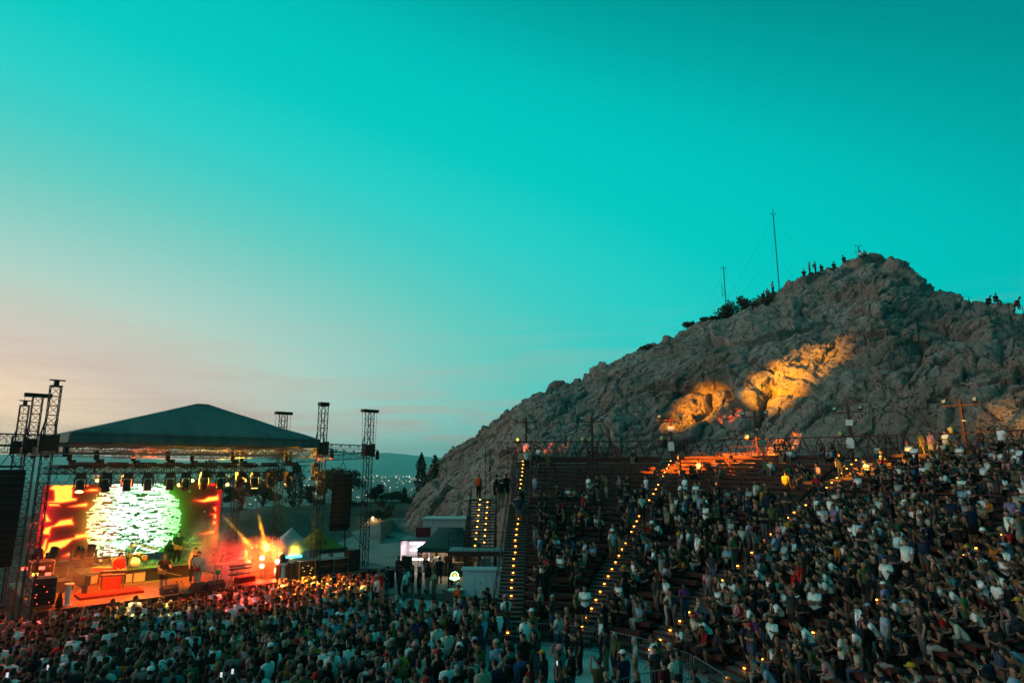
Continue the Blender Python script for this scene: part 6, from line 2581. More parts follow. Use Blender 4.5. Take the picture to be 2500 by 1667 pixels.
# road cases, racks, and other gear on the wings
CASES = [(742, 1418, 1.0, 0.7, 1.15, 'tall black road case with metal edges right of the column', 1), (716, 1416, 0.6, 0.6, 1.0, 'narrow rack with yellow lit front beside the right column', 1), (790, 1404, 1.0, 0.8, 0.95, 'left one of two square black cases with a red mark', 2),
         (824, 1401, 1.0, 0.8, 0.95, 'right one of two square black cases with a red mark', 2), (858, 1398, 0.7, 0.7, 1.4, 'tall plain black case at the right end of the wing', 0),
         (98, 1482, 1.0, 0.8, 1.35, 'tall dark rack at the left end of the stage', 1), (92, 1452, 1.0, 0.9, 1.7, 'tallest dark rack behind the left tower', 1), (160, 1412, 1.2, 0.7, 1.0, 'low black case with glowing pink light at the back left of stage', 0),
         (190, 1412, 0.9, 0.7, 1.15, 'black drawer case under the screen left of the keyboards', 0), (150, 1445, 0.9, 0.6, 0.55, 'small tub case on the left of the deck', 0), (232, 1400, 2.0, 0.8, 1.0, 'long dark riser case with a paper sheet, left of the drum kit', 3)]
for (x_, y_, w_, d_, h_, lab, kind) in CASES:
    p = sp(x_, y_)
    root = empty('road_case', p, SRZ, lab, 'case', 'road cases around the stage')
    mb = MB()
    mb.box((0, 0, h_ / 2 + 0.08), (w_, d_, h_ - 0.08))
    mb.build('case_body', M_CASE, root)
    mb = MB()
    for a in (-1, 1):
        for b2 in (-1, 1):
            mb.bar((a * w_ / 2, b2 * d_ / 2, 0.12), (a * w_ / 2, b2 * d_ / 2, h_ + 0.04), 0.022)
        mb.bar((a * w_ / 2, -d_ / 2, h_ + 0.04), (a * w_ / 2, d_ / 2, h_ + 0.04), 0.022)
        mb.bar((-w_ / 2, a * d_ / 2, h_ + 0.04), (w_ / 2, a * d_ / 2, h_ + 0.04), 0.022)
        mb.bar((-w_ / 2, a * d_ / 2, h_ * 0.65), (w_ / 2, a * d_ / 2, h_ * 0.65), 0.015)
    mb.build('metal_edges', M_GOLD if kind else M_STEEL, root)
    mb = MB()
    for a in (-1, 1):
        for b2 in (-1, 1):
            mb.lathe((a * w_ * 0.4, b2 * d_ * 0.4, 0.04), [(0.04, -0.03), (0.04, 0.03)], 8, M=Matrix.Rotation(R(90), 3, 'X'))
    mb.build('castors', M_STEEL, root)
    if kind == 1:
        mb = MB()
        for j in range(5):
            mb.box((0, -d_ / 2 - 0.012, 0.25 + j * (h_ - 0.35) / 5), (w_ * 0.8, 0.02, (h_ - 0.4) / 6))
        mb.build('rack_panel', M_STEEL, root)
        mb = MB()
        for j in range(7):
            mb.box((random.uniform(-0.35, 0.35) * w_, -d_ / 2 - 0.026, 0.2 + random.random() * (h_ - 0.3)), (0.04, 0.008, 0.025))
        mb.build('indicator_lamps', glow('red indicator', (1.0, 0.08, 0.05), 5) if x_ < 500 else glow('amber indicator', (1.0, 0.6, 0.1), 4), root)
    if kind == 2:
        mb = MB()
        mb.box((0, -d_ / 2 - 0.008, h_ * 0.6), (0.22, 0.012, 0.16))
        mb.build('red_mark', mat('red mark', (0.4, 0.02, 0.02), 0.6), root)
    if kind == 3:
        mb = MB()
        mb.box((0.4, -d_ / 2 - 0.008, h_ * 0.75), (0.3, 0.01, 0.35))
        mb.build('paper_sheet', mat('paper', (0.5, 0.47, 0.35), 0.8), root)
mb = MB()
mb.box((0, 0, 0), (0.9, 0.3, 0.12))
tag(mb.build('strip_light', glow('blue strip light', (0.1, 0.75, 0.9), 2.2), loc=sp(716, 1416) + Vector((-0.15, 0.3, 1.32)), rot=(0, 0, SRZ)), 'pale blue glowing strip on top of the narrow rack', 'lamp')
# left electronics clutter: small lamps on the left tower frame
for i, (x_, y_, c) in enumerate([(86, 1402, 'amber'), (60, 1388, 'red'), (103, 1386, 'red'), (118, 1401, 'red'), (120, 1434, 'red'), (80, 1503, 'green')]):
    mb = MB()
    mb.box((0, 0, 0), (0.22, 0.1, 0.1))
    mb.box((0, 0.06, 0), (0.25, 0.03, 0.14))
    tag(mb.build('pilot_lamp', [glow('amber indicator', None, 4), glow('red indicator', None, 5), glow('green indicator', (0.2, 1.0, 0.15), 4)][['amber', 'red', 'green'].index(c)], loc=W(x_, y_, 32.5), rot=(0, 0, SRZ)),
        c + ' pilot lamp in the dark gear, ' + ['just right of the left tower', 'farthest left', 'above the racks', 'beside another red one', 'low beside the column', 'lowest, near the deck edge'][i], 'lamp', 'pilot lamps at the left of the stage')
# fog light spheres: dark cone in front of the left column, green head statue before the stage
mb = MB()
mb.lathe((0, 0, 0), [(0.16, 0), (0.14, 0.3), (0.07, 0.6), (0.01, 0.72)], 12)
tag(mb.build('cloth_cone', M_BLACK, loc=sp(143, 1483)), 'dark pointed covered object at the left stage corner', 'cover')
wal = empty('tall_prop', S(6.55, -2.6, GZ), 0, 'green foam head on a pole held above the crowd before the stage', 'prop')
mb = MB()
mb.bar((0, 0, 0), (0, 0, 2.5), 0.025)
mb.build('pole', M_STEEL, wal)
mb = MB()
mb.lathe((0, 0, 2.62), [(0.03, -0.17), (0.12, -0.1), (0.14, 0.0), (0.12, 0.1), (0.03, 0.16)], 12)
mb.build('foam_head', mat('green foam', (0.05, 0.35, 0.12), 0.9), wal)

# ------------------------------------------------------------------ tents and bar behind the stage
def canopy_tent(loc, rz, wx, wy, eave, peak, label, m_roof, m_val=None, hip=0.0, m_side=None):
    root = empty('canopy_tent', loc, rz, label, 'tent', 'canopy tents')
    n_ = 8
    mb = MB()
    vs_, fs_ = [], []
    # concave roof: rings from the eave to the ridge
    for j in range(n_ + 1):
        q_ = j / n_
        z_ = eave + (peak - eave) * (q_ ** 1.35)
        hx, hy = wx / 2 * (1 - q_) + hip * q_, wy / 2 * (1 - q_)
        for (a, b2) in ((-1, -1), (0, -1), (1, -1), (1, 0), (1, 1), (0, 1), (-1, 1), (-1, 0)):
            vs_.append((a * hx, b2 * hy, z_ - (0.12 * math.sin(q_ * math.pi) if a * b2 == 0 else 0)))
    for j in range(n_):
        for k in range(8):
            a_, b_ = j * 8 + k, j * 8 + (k + 1) % 8
            fs_.append((a_, b_, b_ + 8, a_ + 8))
    # each side of the roof can differ: left side faces use the side material
    mb.v, mb.f = vs_, fs_
    for i in range(len(fs_)):
        k = i % 8
        mb.m.append(1 if (m_side is not None and k in (6, 7, 0, 1)) else 0)
        mb.sm.append(True)
    mb.build('roof', [m_roof, m_side or m_roof], root)
    mb = MB()
    for a in (-1, 1):
        mb.box((0, a * wy / 2, eave - 0.15), (wx + 0.02, 0.015, 0.32))
        mb.box((a * wx / 2, 0, eave - 0.15), (0.015, wy - 0.02, 0.32))
    mb.build('valance', m_val or m_roof, root)
    for a in (-1, 1):
        for b2 in (-1, 1):
            mb = MB()
            mb.bar((a * (wx / 2 - 0.06), b2 * (wy / 2 - 0.06), 0), (a * (wx / 2 - 0.06), b2 * (wy / 2 - 0.06), eave), 0.03)
            mb.build('leg', M_STEEL, root)
    return root


M_TBLACK = mat('black tent cloth', (0.045, 0.048, 0.05), 0.8)
M_TYEL = mat('yellow tent cloth', (0.22, 0.20, 0.02), 0.8)
ty = canopy_tent(Vector((W(772, 1390, 47).x, W(772, 1390, 47).y, GZ)), R(38), 3.3, 3.3, 2.15, 3.5, 'black canopy tent with a yellow side and a black mark, behind the right wing', M_TBLACK, M_TBLACK, 0.0, M_TYEL)
mb = MB()
for k, o_ in enumerate((-0.22, 0.22)):           # the two figure-like strokes of the mark
    mb.add([(o_ - 0.2, -0.05, 0), (o_ + 0.12, -0.05, 0), (o_ + 0.12, 0.28, 0), (o_ + 0.2, 0.28, 0), (o_ + 0.2, -0.05, 0), (o_ + 0.24, -0.05, 0), (o_ + 0.24, -0.13, 0), (o_ + 0.2, -0.13, 0), (o_ + 0.2, -0.22, 0), (o_ + 0.1, -0.22, 0), (o_ + 0.1, -0.13, 0), (o_ - 0.2, -0.13, 0)],
           [(0, 1, 10, 11), (1, 2, 3, 4), (1, 4, 5, 6, 7, 10), (7, 8, 9, 10)])
lg = mb.build('logo', M_BLACK, ty, loc=(-0.2, -1.05, 2.55), rot=(R(38), 0, 0))
canopy_tent(Vector((W(706, 1390, 49.5).x, W(706, 1390, 49.5).y, GZ)), R(30), 3.0, 3.0, 2.0, 3.3, 'white peaked canopy tent left of the yellow one', mat('white tent cloth', (0.42, 0.40, 0.43), 0.8))
bar_p = Vector((W(1098, 1390, 47.0).x, W(1098, 1390, 47.0).y, GZ))
canopy_tent(bar_p, R(-8), 4.0, 3.4, 2.25, 3.55, 'dark green hipped bar tent in front of the rocky hill', mat('dark green tent cloth', (0.03, 0.085, 0.075), 0.8), None, 0.9)
hut = empty('bar_hut', Vector((W(1020, 1385, 49.5).x, W(1020, 1385, 49.5).y, GZ)), R(-6), 'white bar hut with pink lit screen and patterned counter, left of the dark tent', 'bar')
mb = MB()
mb.box((0, 1.2, 1.2), (2.4, 0.06, 2.4))
mb.build('back_wall', mat('hut wall', (0.62, 0.58, 0.60), 0.6), hut)
mb = MB()
mb.box((-1.2, 0.2, 1.15), (0.06, 2.0, 2.3))
mb.build('side_wall', mat('hut wall', None), hut)
mb = MB()
mb.box((0, 0.2, 2.42), (2.7, 2.3, 0.1))
mb.build('roof', mat('hut roof', (0.10, 0.12, 0.14), 0.6), hut)
mb = MB()
mb.box((0, 0.05, 0.5), (1.9, 0.5, 1.0))
ct = mb.build('counter', M_WHITE, hut)
mb = MB()
random.seed(3)
for i in range(60):
    a_ = Vector((random.uniform(-0.9, 0.9), -0.205, random.uniform(0.08, 0.72)))
    mb.box(a_, (random.uniform(0.03, 0.14), 0.006, random.uniform(0.015, 0.06)), M=Matrix.Rotation(random.uniform(-1, 1), 3, 'Y'))
mb.build('counter_print', mat('print ink', (0.03, 0.03, 0.03), 0.8), ct)
mb = MB()
mb.box((0, -0.215, 0.93), (1.86, 0.02, 0.06))
mb.build('counter_strip_light', glow('white strip', (1.0, 0.85, 0.75), 6), ct)
mb = MB()
mb.box((0.35, 1.15, 1.75), (1.05, 0.04, 0.5))
mb.build('pink_screen', glow('pink screen', (1.0, 0.45, 0.85), 7), hut)
mb = MB()
mb.box((-0.62, 1.12, 1.95), (0.7, 0.05, 0.05))
mb.box((-0.62, 1.12, 1.45), (0.7, 0.05, 0.05))
mb.box((-0.27, 1.12, 1.7), (0.05, 0.05, 0.55))
mb.build('shelf_light', glow('cool strip', (0.75, 0.9, 1.0), 5), hut)
mb = MB()
for i in range(12):
    mb.lathe((-0.8 + i * 0.14, 0.1, 1.0), [(0.035, 0), (0.035, 0.17), (0.012, 0.2), (0.012, 0.26)], 7)
mb.build('bottles', mat('bottle glass', (0.03, 0.05, 0.03), 0.15, spec=0.6), hut)
hand_person(hut.matrix_basis @ Vector((0.0, 0.75, 0.02)), 'stand_front_w', 'tee', 'black', 'trousers', 'black', 'bun', 'dark', 'bartender in black behind the patterned white counter', 'bar staff', target=Vector((-14, 30, 0)))
bar2 = empty('bar_counter', bar_p + Vector((0, 0.6, 0)), R(-8), 'warm lit bar shelf and counter under the dark green tent', 'bar')
mb = MB()
mb.box((0, 0, 0.5), (3.4, 0.5, 1.0))
mb.build('counter', mat('bar front', (0.10, 0.08, 0.07), 0.6), bar2)
mb = MB()
mb.box((0, 1.0, 1.1), (3.6, 0.08, 2.2))
mb.build('back_shelf', mat('bar back', (0.45, 0.36, 0.22), 0.7), bar2)
mb = MB()
for i in range(26):
    for z_ in (1.15, 1.55):
        mb.lathe((-1.6 + i * 0.125, 0.85, z_), [(0.035, 0), (0.035, 0.18), (0.012, 0.22), (0.012, 0.27)], 6)
mb.build('bottles', mat('brown glass', (0.16, 0.08, 0.02), 0.2, spec=0.6), bar2)
mb = MB()
mb.box((-0.5, 0.9, 2.0), (1.9, 0.05, 0.06))
mb.build('warm_strip', glow('warm strip', (1.0, 0.65, 0.25), 14), bar2)
mb = MB()
mb.box((1.45, 0.93, 1.75), (0.55, 0.04, 0.42))
mb.build('white_screen', glow('white screen', (0.85, 0.97, 1.0), 7), bar2)
mb = MB()
mb.box((0.3, 0.9, 1.95), (0.35, 0.02, 0.22))
mb.build('menu_board', M_WHITE, bar2)
hand_person(bar2.matrix_basis @ Vector((0.4, 0.5, 0.02)), 'stand_down_m', 'tee', 'black', 'trousers', 'black', 'short', 'dark', 'bartender in black under the dark green tent before the warm shelf', 'bar staff', target=Vector((-8, 30, 0)))
cab = empty('site_cabin', Vector((W(1088, 1390, 53).x, W(1088, 1390, 53).y, GZ)), R(-6), 'pale panelled cabin behind the dark green tent', 'cabin')
for i in range(4):
    mb = MB()
    mb.box((-1.35 + i * 0.9, 0, 1.85), (0.88, 2.2, 3.7))
    mb.build('panel', mat('cabin paint', (0.42, 0.47, 0.47), 0.6), cab)
mb = MB()
mb.box((0, 0, 3.74), (3.8, 2.4, 0.1))
mb.build('roof', mat('cabin paint', None), cab)
for i in range(2):
    mb = MB()
    mb.box((-0.28 + 0.6 * i, 0, 0.35), (0.55, 0.5, 0.7))
    tag(mb.build('red_crate', mat('red crate', (0.22, 0.02, 0.04), 0.6), loc=Vector((W(1032, 1330, 51).x, W(1032, 1330, 51).y, GZ + 2.5))), ['left', 'right'][i] + ' red crate on the bar hut roof', 'crate', 'red crates on the hut roof')
# speaker box and gravel-side barrier left of the bar
mb = MB()
mb.box((0, 0, 0.75), (0.75, 0.7, 1.5))
mb.box((0, 0.36, 0.75), (0.66, 0.02, 1.36))
tag(mb.build('dark_box', M_CASE, loc=at_z(992, 1408, GZ), rot=(0, 0, 0.2)), 'upright dark box beside the person standing alone left of the bar', 'box')

# ------------------------------------------------------------------ platform, outer stair, cabinets
plat = empty('steel_platform', (W(1172, 1345, 40).x, 41.2, GZ), 0, 'steel platform on posts with railing behind the grey cabinet', 'platform')
PZ = 3.0
mb = MB()
mb.box((0, 0, PZ - 0.06), (3.7, 1.7, 0.12))
mb.build('platform_floor', mat('pale steel plate', (0.24, 0.24, 0.25), 0.6), plat)
mb = MB()
mb.box((0, -0.87, PZ - 0.2), (3.74, 0.06, 0.26))
for a in (-1.8, 0.0, 1.8):
    mb.bar((a, -0.8, 0), (a, -0.8, PZ - 0.1), 0.06)
    mb.bar((a, 0.8, 0), (a, 0.8, PZ - 0.1), 0.06)
for a in (0.0,):
    mb.bar((a, -0.8, 0.2), (a + 1.8, -0.8, PZ - 0.3), 0.03)
    mb.bar((a + 1.8, -0.8, 0.2), (a, -0.8, PZ - 0.3), 0.03)
mb.build('posts', M_RUST, plat)
mb = MB()
for z_ in (0.55, 1.05):
    mb.bar((-1.85, -0.8, PZ + z_), (1.85, -0.8, PZ + z_), 0.022)
    mb.bar((-1.85, -0.8, PZ + z_), (-1.85, 0.8, PZ + z_), 0.022)
for k in range(5):
    mb.bar((-1.85 + k * 0.925, -0.8, PZ), (-1.85 + k * 0.925, -0.8, PZ + 1.07), 0.022)
mb.build('railing', M_STEEL, plat)
mb = MB()
random.seed(8)
for i in range(34):
    mb.box((random.uniform(-1.75, 0.3), random.uniform(-0.4, 0.6), random.uniform(1.3, 2.7)), (random.uniform(0.2, 0.7), 0.1, 0.05), rz=random.uniform(-0.3, 0.3))
mb.build('stored_bars', M_RUST, plat)
mb = MB()
mb.box((0.3, -0.55, 1.9), (0.72, 0.2, 1.1))
tag(mb.build('hanging_sheet', mat('pinkish sheet', (0.33, 0.20, 0.22), 0.8), loc=plat.location), 'pinkish sheet hanging under the steel platform', 'sheet')

out = empty('outer_stair', (-2.05, 41.9, GZ + PZ - 0.1), 0, 'steep outer stair with zigzag step lamps left of the grandstand', 'stairs', 'lit stairs of the grandstand')
NST = 17
for k in range(NST):
    y_, z_ = k * 0.37, 0.1 + k * 0.158
    st = link_mesh('step', MB().box((0, 0, 0), (1.8, 0.3, 0.05)).mesh('step', mat('chequer plate', None)), out, (0, y_, z_))
    link_mesh('step_lamp', lamp_me, st, (0.28 if k % 2 else -0.28, 0.12, 0.09))
mb = MB()
for a in (-0.93, 0.93):
    mb.bar((a, -0.1, 0), (a, NST * 0.37, NST * 0.158), 0.06)
    for h_ in (0.5, 1.0):
        mb.bar((a, -0.1, h_), (a, NST * 0.37, NST * 0.158 + h_), 0.03)
    for k in range(0, NST + 1, 3):
        mb.bar((a, k * 0.37, k * 0.158), (a, k * 0.37, k * 0.158 + 1.0), 0.028)
        mb.bar((a, k * 0.37, k * 0.158), (a, k * 0.37, -PZ), 0.035)
        mb.bar((a, k * 0.37, k * 0.158 - 0.2), (a, (k + 3) * 0.37, -PZ + 0.6), 0.02, 3)
mb.build('stringers', M_RUST, out)
mb = MB()
mb.box((0, NST * 0.37 + 0.7, NST * 0.158 - 0.02), (2.1, 1.6, 0.08))
mb.build('landing', mat('chequer plate', None), out)
lt = empty('lattice_mast', Vector((W(1190, 1300, 50).x, W(1190, 1300, 50).y, GZ)), 0, 'thin lattice ladder mast at the foot of the rock left of the stand', 'mast')
mb = MB()
truss(mb, (0, 0, 0), (0, 0, 9.4), 0.42, 0.5, 0.025, 0.013, up=(0, 1, 0))
mb.build('lattice', M_RUST, lt)

gc = empty('electrical_cabinet', Vector((W(1177, 1458, 36.8).x, W(1177, 1458, 36.8).y, GZ)), R(-3), 'big pale four-door electrical cabinet with warning signs', 'cabinet', 'electrical cabinets')
M_CAB = mat('cabinet grey', (0.62, 0.62, 0.66), 0.5, var=0.08, vscale=2)
mb = MB()
mb.box((0, 0.02, 1.06), (2.2, 0.7, 2.12))
mb.build('cabinet_body', M_CAB, gc)
mb = MB()
mb.prism([(-1.2, -0.45), (1.2, -0.45), (1.2, 0.45), (-1.2, 0.45)], 2.12, 2.22)
mb.build('lid', M_CAB, gc)
xs = [-1.09, -0.42, 0.24, 0.68, 1.09]
for i in range(4):
    mb = MB()
    mb.box(((xs[i] + xs[i + 1]) / 2, -0.345, 1.05), (xs[i + 1] - xs[i] - 0.03, 0.03, 1.98))
    dr = mb.build('door', M_CAB, gc)
    if i in (1, 3):
        mb = MB()
        mb.add([(xs[i] + 0.3, -0.366, 1.42), (xs[i] + 0.42, -0.366, 1.42), (xs[i] + 0.36, -0.366, 1.54)], [(0, 1, 2)])
        mb.build('warning_sign', mat('warning orange', (0.50, 0.20, 0.03), 0.6), dr)
    mb = MB()
    mb.box((xs[i] + 0.08, -0.37, 0.95), (0.03, 0.03, 0.16))
    mb.build('handle', M_STEEL, dr)
lc_ = empty('electrical_cabinet', Vector((W(1112, 1462, 36.6).x, W(1112, 1462, 36.6).y, GZ)), R(-3), 'low pale two-door cabinet left of the big one', 'cabinet', 'electrical cabinets')
mb = MB()
mb.box((0, 0, 0.5), (0.78, 0.5, 1.0))
mb.box((0, 0, 1.04), (0.84, 0.56, 0.09))
mb.build('cabinet_body', M_CAB, lc_)
for a in (-1, 1):
    mb = MB()
    mb.box((a * 0.19, -0.26, 0.5), (0.36, 0.02, 0.92))
    mb.build('door', M_CAB, lc_)

# neon sign: ring with a star and a ribbon
neon = empty('neon_sign', Vector((W(1110, 1406, 36.9).x, W(1110, 1406, 36.9).y, W(1110, 1406, 36.9).z)), R(2), 'green neon sign with a ring, orange star and ribbon above the low cabinet', 'sign')
mb = MB()
mb.box((0, 0.05, 0), (0.56, 0.04, 0.56))
mb.bar((-0.2, 0.05, 0.28), (0, 0.05, 0.62), 0.008)
mb.bar((0.2, 0.05, 0.28), (0, 0.05, 0.62), 0.008)
mb.bar((0, 0.05, -0.28), (0, 0.05, -1.2), 0.02)
mb.build('backing', M_BLACK, neon)
mb = MB()
mb.tube([(0.2 * math.cos(R(a)), 0, 0.03 + 0.2 * math.sin(R(a))) for a in range(-30, 215, 14)], 0.022, 6)
mb.tube([(-0.27, 0, -0.06), (-0.24, 0, -0.15), (0.24, 0, -0.15), (0.27, 0, -0.06), (-0.27, 0, -0.06)], 0.025, 6)
mb.tube([(-0.1, 0, -0.19), (0, 0, -0.22), (0.1, 0, -0.19)], 0.02, 6)
mb.build('ring_and_ribbon', glow('green neon', (0.30, 1.0, 0.25), 8), neon)
mb = MB()
pts = [(0.09 * math.sin(R(k * 144)), 0, 0.04 + 0.09 * math.cos(R(k * 144))) for k in range(6)]
mb.tube(pts, 0.016, 5)
mb.build('star', glow('orange neon', (1.0, 0.35, 0.06), 8), neon)

# dark fence panels below the cabinets
fence = empty('site_fence', (0, 0, 0), 0, 'dark green sheeted fence panels in front of the pale cabinets', 'fence')
fa, fb, fc = at_z(1080, 1490, GZ), at_z(1146, 1514, GZ), at_z(1220, 1514, GZ)
for a_, b_ in ((fa, fb), (fb, (fb + fc) / 2), ((fb + fc) / 2, fc)):
    mb = MB()
    d_ = b_ - a_
    mb.box((a_ + b_) / 2 + Vector((0, 0, 0.55)), (d_.length - 0.03, 0.03, 1.1), rz=math.atan2(d_.y, d_.x))
    mb.bar(a_ + Vector((0, 0, 1.12)), b_ + Vector((0, 0, 1.12)), 0.02)
    mb.build('fence_panel', mat('dark green sheet', (0.03, 0.06, 0.055), 0.8, var=0.2), fence)


# crowd barriers ---------------------------------------------------------------------------------
def barrier(a_, b_, label):
    mid = (a_ + b_) / 2
    d_ = b_ - a_
    L_ = d_.length
    root = empty('crowd_barrier', mid, math.atan2(d_.y, d_.x), label, 'barrier', 'grey crowd barriers')
    mb = MB()
    h_ = 1.08
    mb.tube([(-L_ / 2 + 0.04, 0, 0.18), (-L_ / 2 + 0.04, 0, h_), (L_ / 2 - 0.04, 0, h_), (L_ / 2 - 0.04, 0, 0.18), (-L_ / 2 + 0.04, 0, 0.18)], 0.022, 5)
    mb.build('frame', M_ALU, root)
    mb = MB()
    for k in range(1, 16):
        x_ = -L_ / 2 + L_ * k / 16
        mb.bar((x_, 0, 0.18), (x_, 0, h_), 0.009, 4, caps=False)
    mb.build('bars', M_ALU, root)
    mb = MB()
    for s_ in (-1, 1):
        mb.bar((s_ * L_ * 0.36, 0, 0.18), (s_ * L_ * 0.36, 0.3, 0.01), 0.018)
        mb.bar((s_ * L_ * 0.36, 0, 0.18), (s_ * L_ * 0.36, -0.3, 0.01), 0.018)
    mb.build('feet', M_ALU, root)


ang = [4, 21, 38, 55, 71, 88, 105, 122]
for k in range(len(ang) - 1):
    barrier(TH(ang[k], 7.75, GZ + 0.03), TH(ang[k + 1] - 0.6, 7.75, GZ + 0.03), ORD[k] + ' crowd barrier from the left along the foot of the grandstand')
c0 = TH(77, 7.2, GZ + 0.03)
inn = [c0, c0 + Vector((-2.2, -1.35, 0)), c0 + Vector((-4.3, -2.9, 0))]
barrier(inn[0], inn[1], 'crowd barrier branching inwards from the curved row, nearer the stand')
barrier(inn[1], inn[2], 'crowd barrier branching inwards from the curved row, cut by the bottom of the frame')
barrier(at_z(985, 1450, GZ), at_z(1010, 1478, GZ), 'crowd barrier set at an angle left of the bar crowd')
barrier(at_z(1000, 1438, GZ), at_z(962, 1415, GZ), 'crowd barrier beside the upright dark box')

# white tank in a cage and the dark cube
def caged_tank(p, rz, size, label, m):
    root = empty('caged_tank', p, rz, label, 'tank', 'caged liquid tanks')
    a, b2, c = size
    mb = MB()
    mb.box((0, 0, c / 2 + 0.08), (a * 0.95, b2 * 0.95, c - 0.1))
    mb.build('tank', m, root)
    mb = MB()
    for z_ in np.linspace(0.12, c, 5):
        for s_ in (-1, 1):
            mb.bar((-a / 2, s_ * b2 / 2, z_), (a / 2, s_ * b2 / 2, z_), 0.014)
            mb.bar((s_ * a / 2, -b2 / 2, z_), (s_ * a / 2, b2 / 2, z_), 0.014)
    for t_ in np.linspace(-0.5, 0.5, 7):
        for s_ in (-1, 1):
            mb.bar((t_ * a, s_ * b2 / 2, 0), (t_ * a, s_ * b2 / 2, c), 0.014)
            mb.bar((s_ * a / 2, t_ * b2, 0), (s_ * a / 2, t_ * b2, c), 0.014)
    mb.build('cage', M_ALU, root)


caged_tank(Vector((W(58, 1560, 27.6).x, W(58, 1560, 27.6).y, GZ)), SRZ - 0.2, (1.5, 1.1, 1.25), 'white plastic tank in a wire cage at the left edge of the crowd', mat('white plastic', (0.55, 0.53, 0.50), 0.5))
caged_tank(Vector((W(905, 1430, 42.5).x, W(905, 1430, 42.5).y, GZ)), R(8), (1.9, 1.2, 1.35), 'dark caged tank under the separate right tower', mat('dark plastic', (0.03, 0.06, 0.06), 0.6))

# raised phones with lit screens
for i, (p, rz, sc, pose, lab) in enumerate(PHONES):
    J = POSES[pose]
    h_ = (Vector(J['hanL'][0]) + Vector(J['hanR'][0])) / 2
    q_ = p + Matrix.Rotation(rz, 3, 'Z') @ ((h_ + Vector((0, 0.03, 0.06))) * sc)
    root = empty('phone', q_, rz, None, 'phone', 'lit phones held up in the crowd')
    root['label'] = 'lit phone of the ' + lab.replace('person in ', '').replace(', on the floor', ' wearer').replace(',', '')
    root['label'] = ' '.join(root['label'].split()[:15])
    mb = MB()
    mb.box((0, 0, 0), (0.078, 0.01, 0.155))
    mb.build('phone_case', M_CASE, root)
    mb = MB()
    mb.box((0, -0.0065, 0), (0.07, 0.003, 0.145))
    mb.build('screen', glow('phone screen', (0.85, 0.95, 1.0), 0.8), root)

# ------------------------------------------------------------------ trees and shrubs
M_LEAF = mat('dark foliage', (0.035, 0.055, 0.03), 0.8, var=0.6, vscale=1.5)
M_DRY = mat('dry scrub', (0.075, 0.07, 0.04), 0.9, var=0.5, vscale=2)
M_BARK = mat('bark', (0.07, 0.055, 0.045), 0.95, var=0.4)


def leaf_cloud(pts, size, rs):
    """many small leaf-sized faces, random tilt, round each point"""
    n_ = len(pts)
    a = rs.normal(size=(n_, 3))
    a /= np.linalg.norm(a, axis=1, keepdims=True)
    b2 = np.cross(a, rs.normal(size=(n_, 3)))
    b2 /= np.linalg.norm(b2, axis=1, keepdims=True)
    s = size * rs.uniform(0.6, 1.4, (n_, 1))
    v = np.stack([pts - a * s, pts + b2 * s * 0.6, pts + a * s, pts - b2 * s * 0.6], 1).reshape(-1, 3)
    return v, np.arange(n_ * 4).reshape(-1, 4)


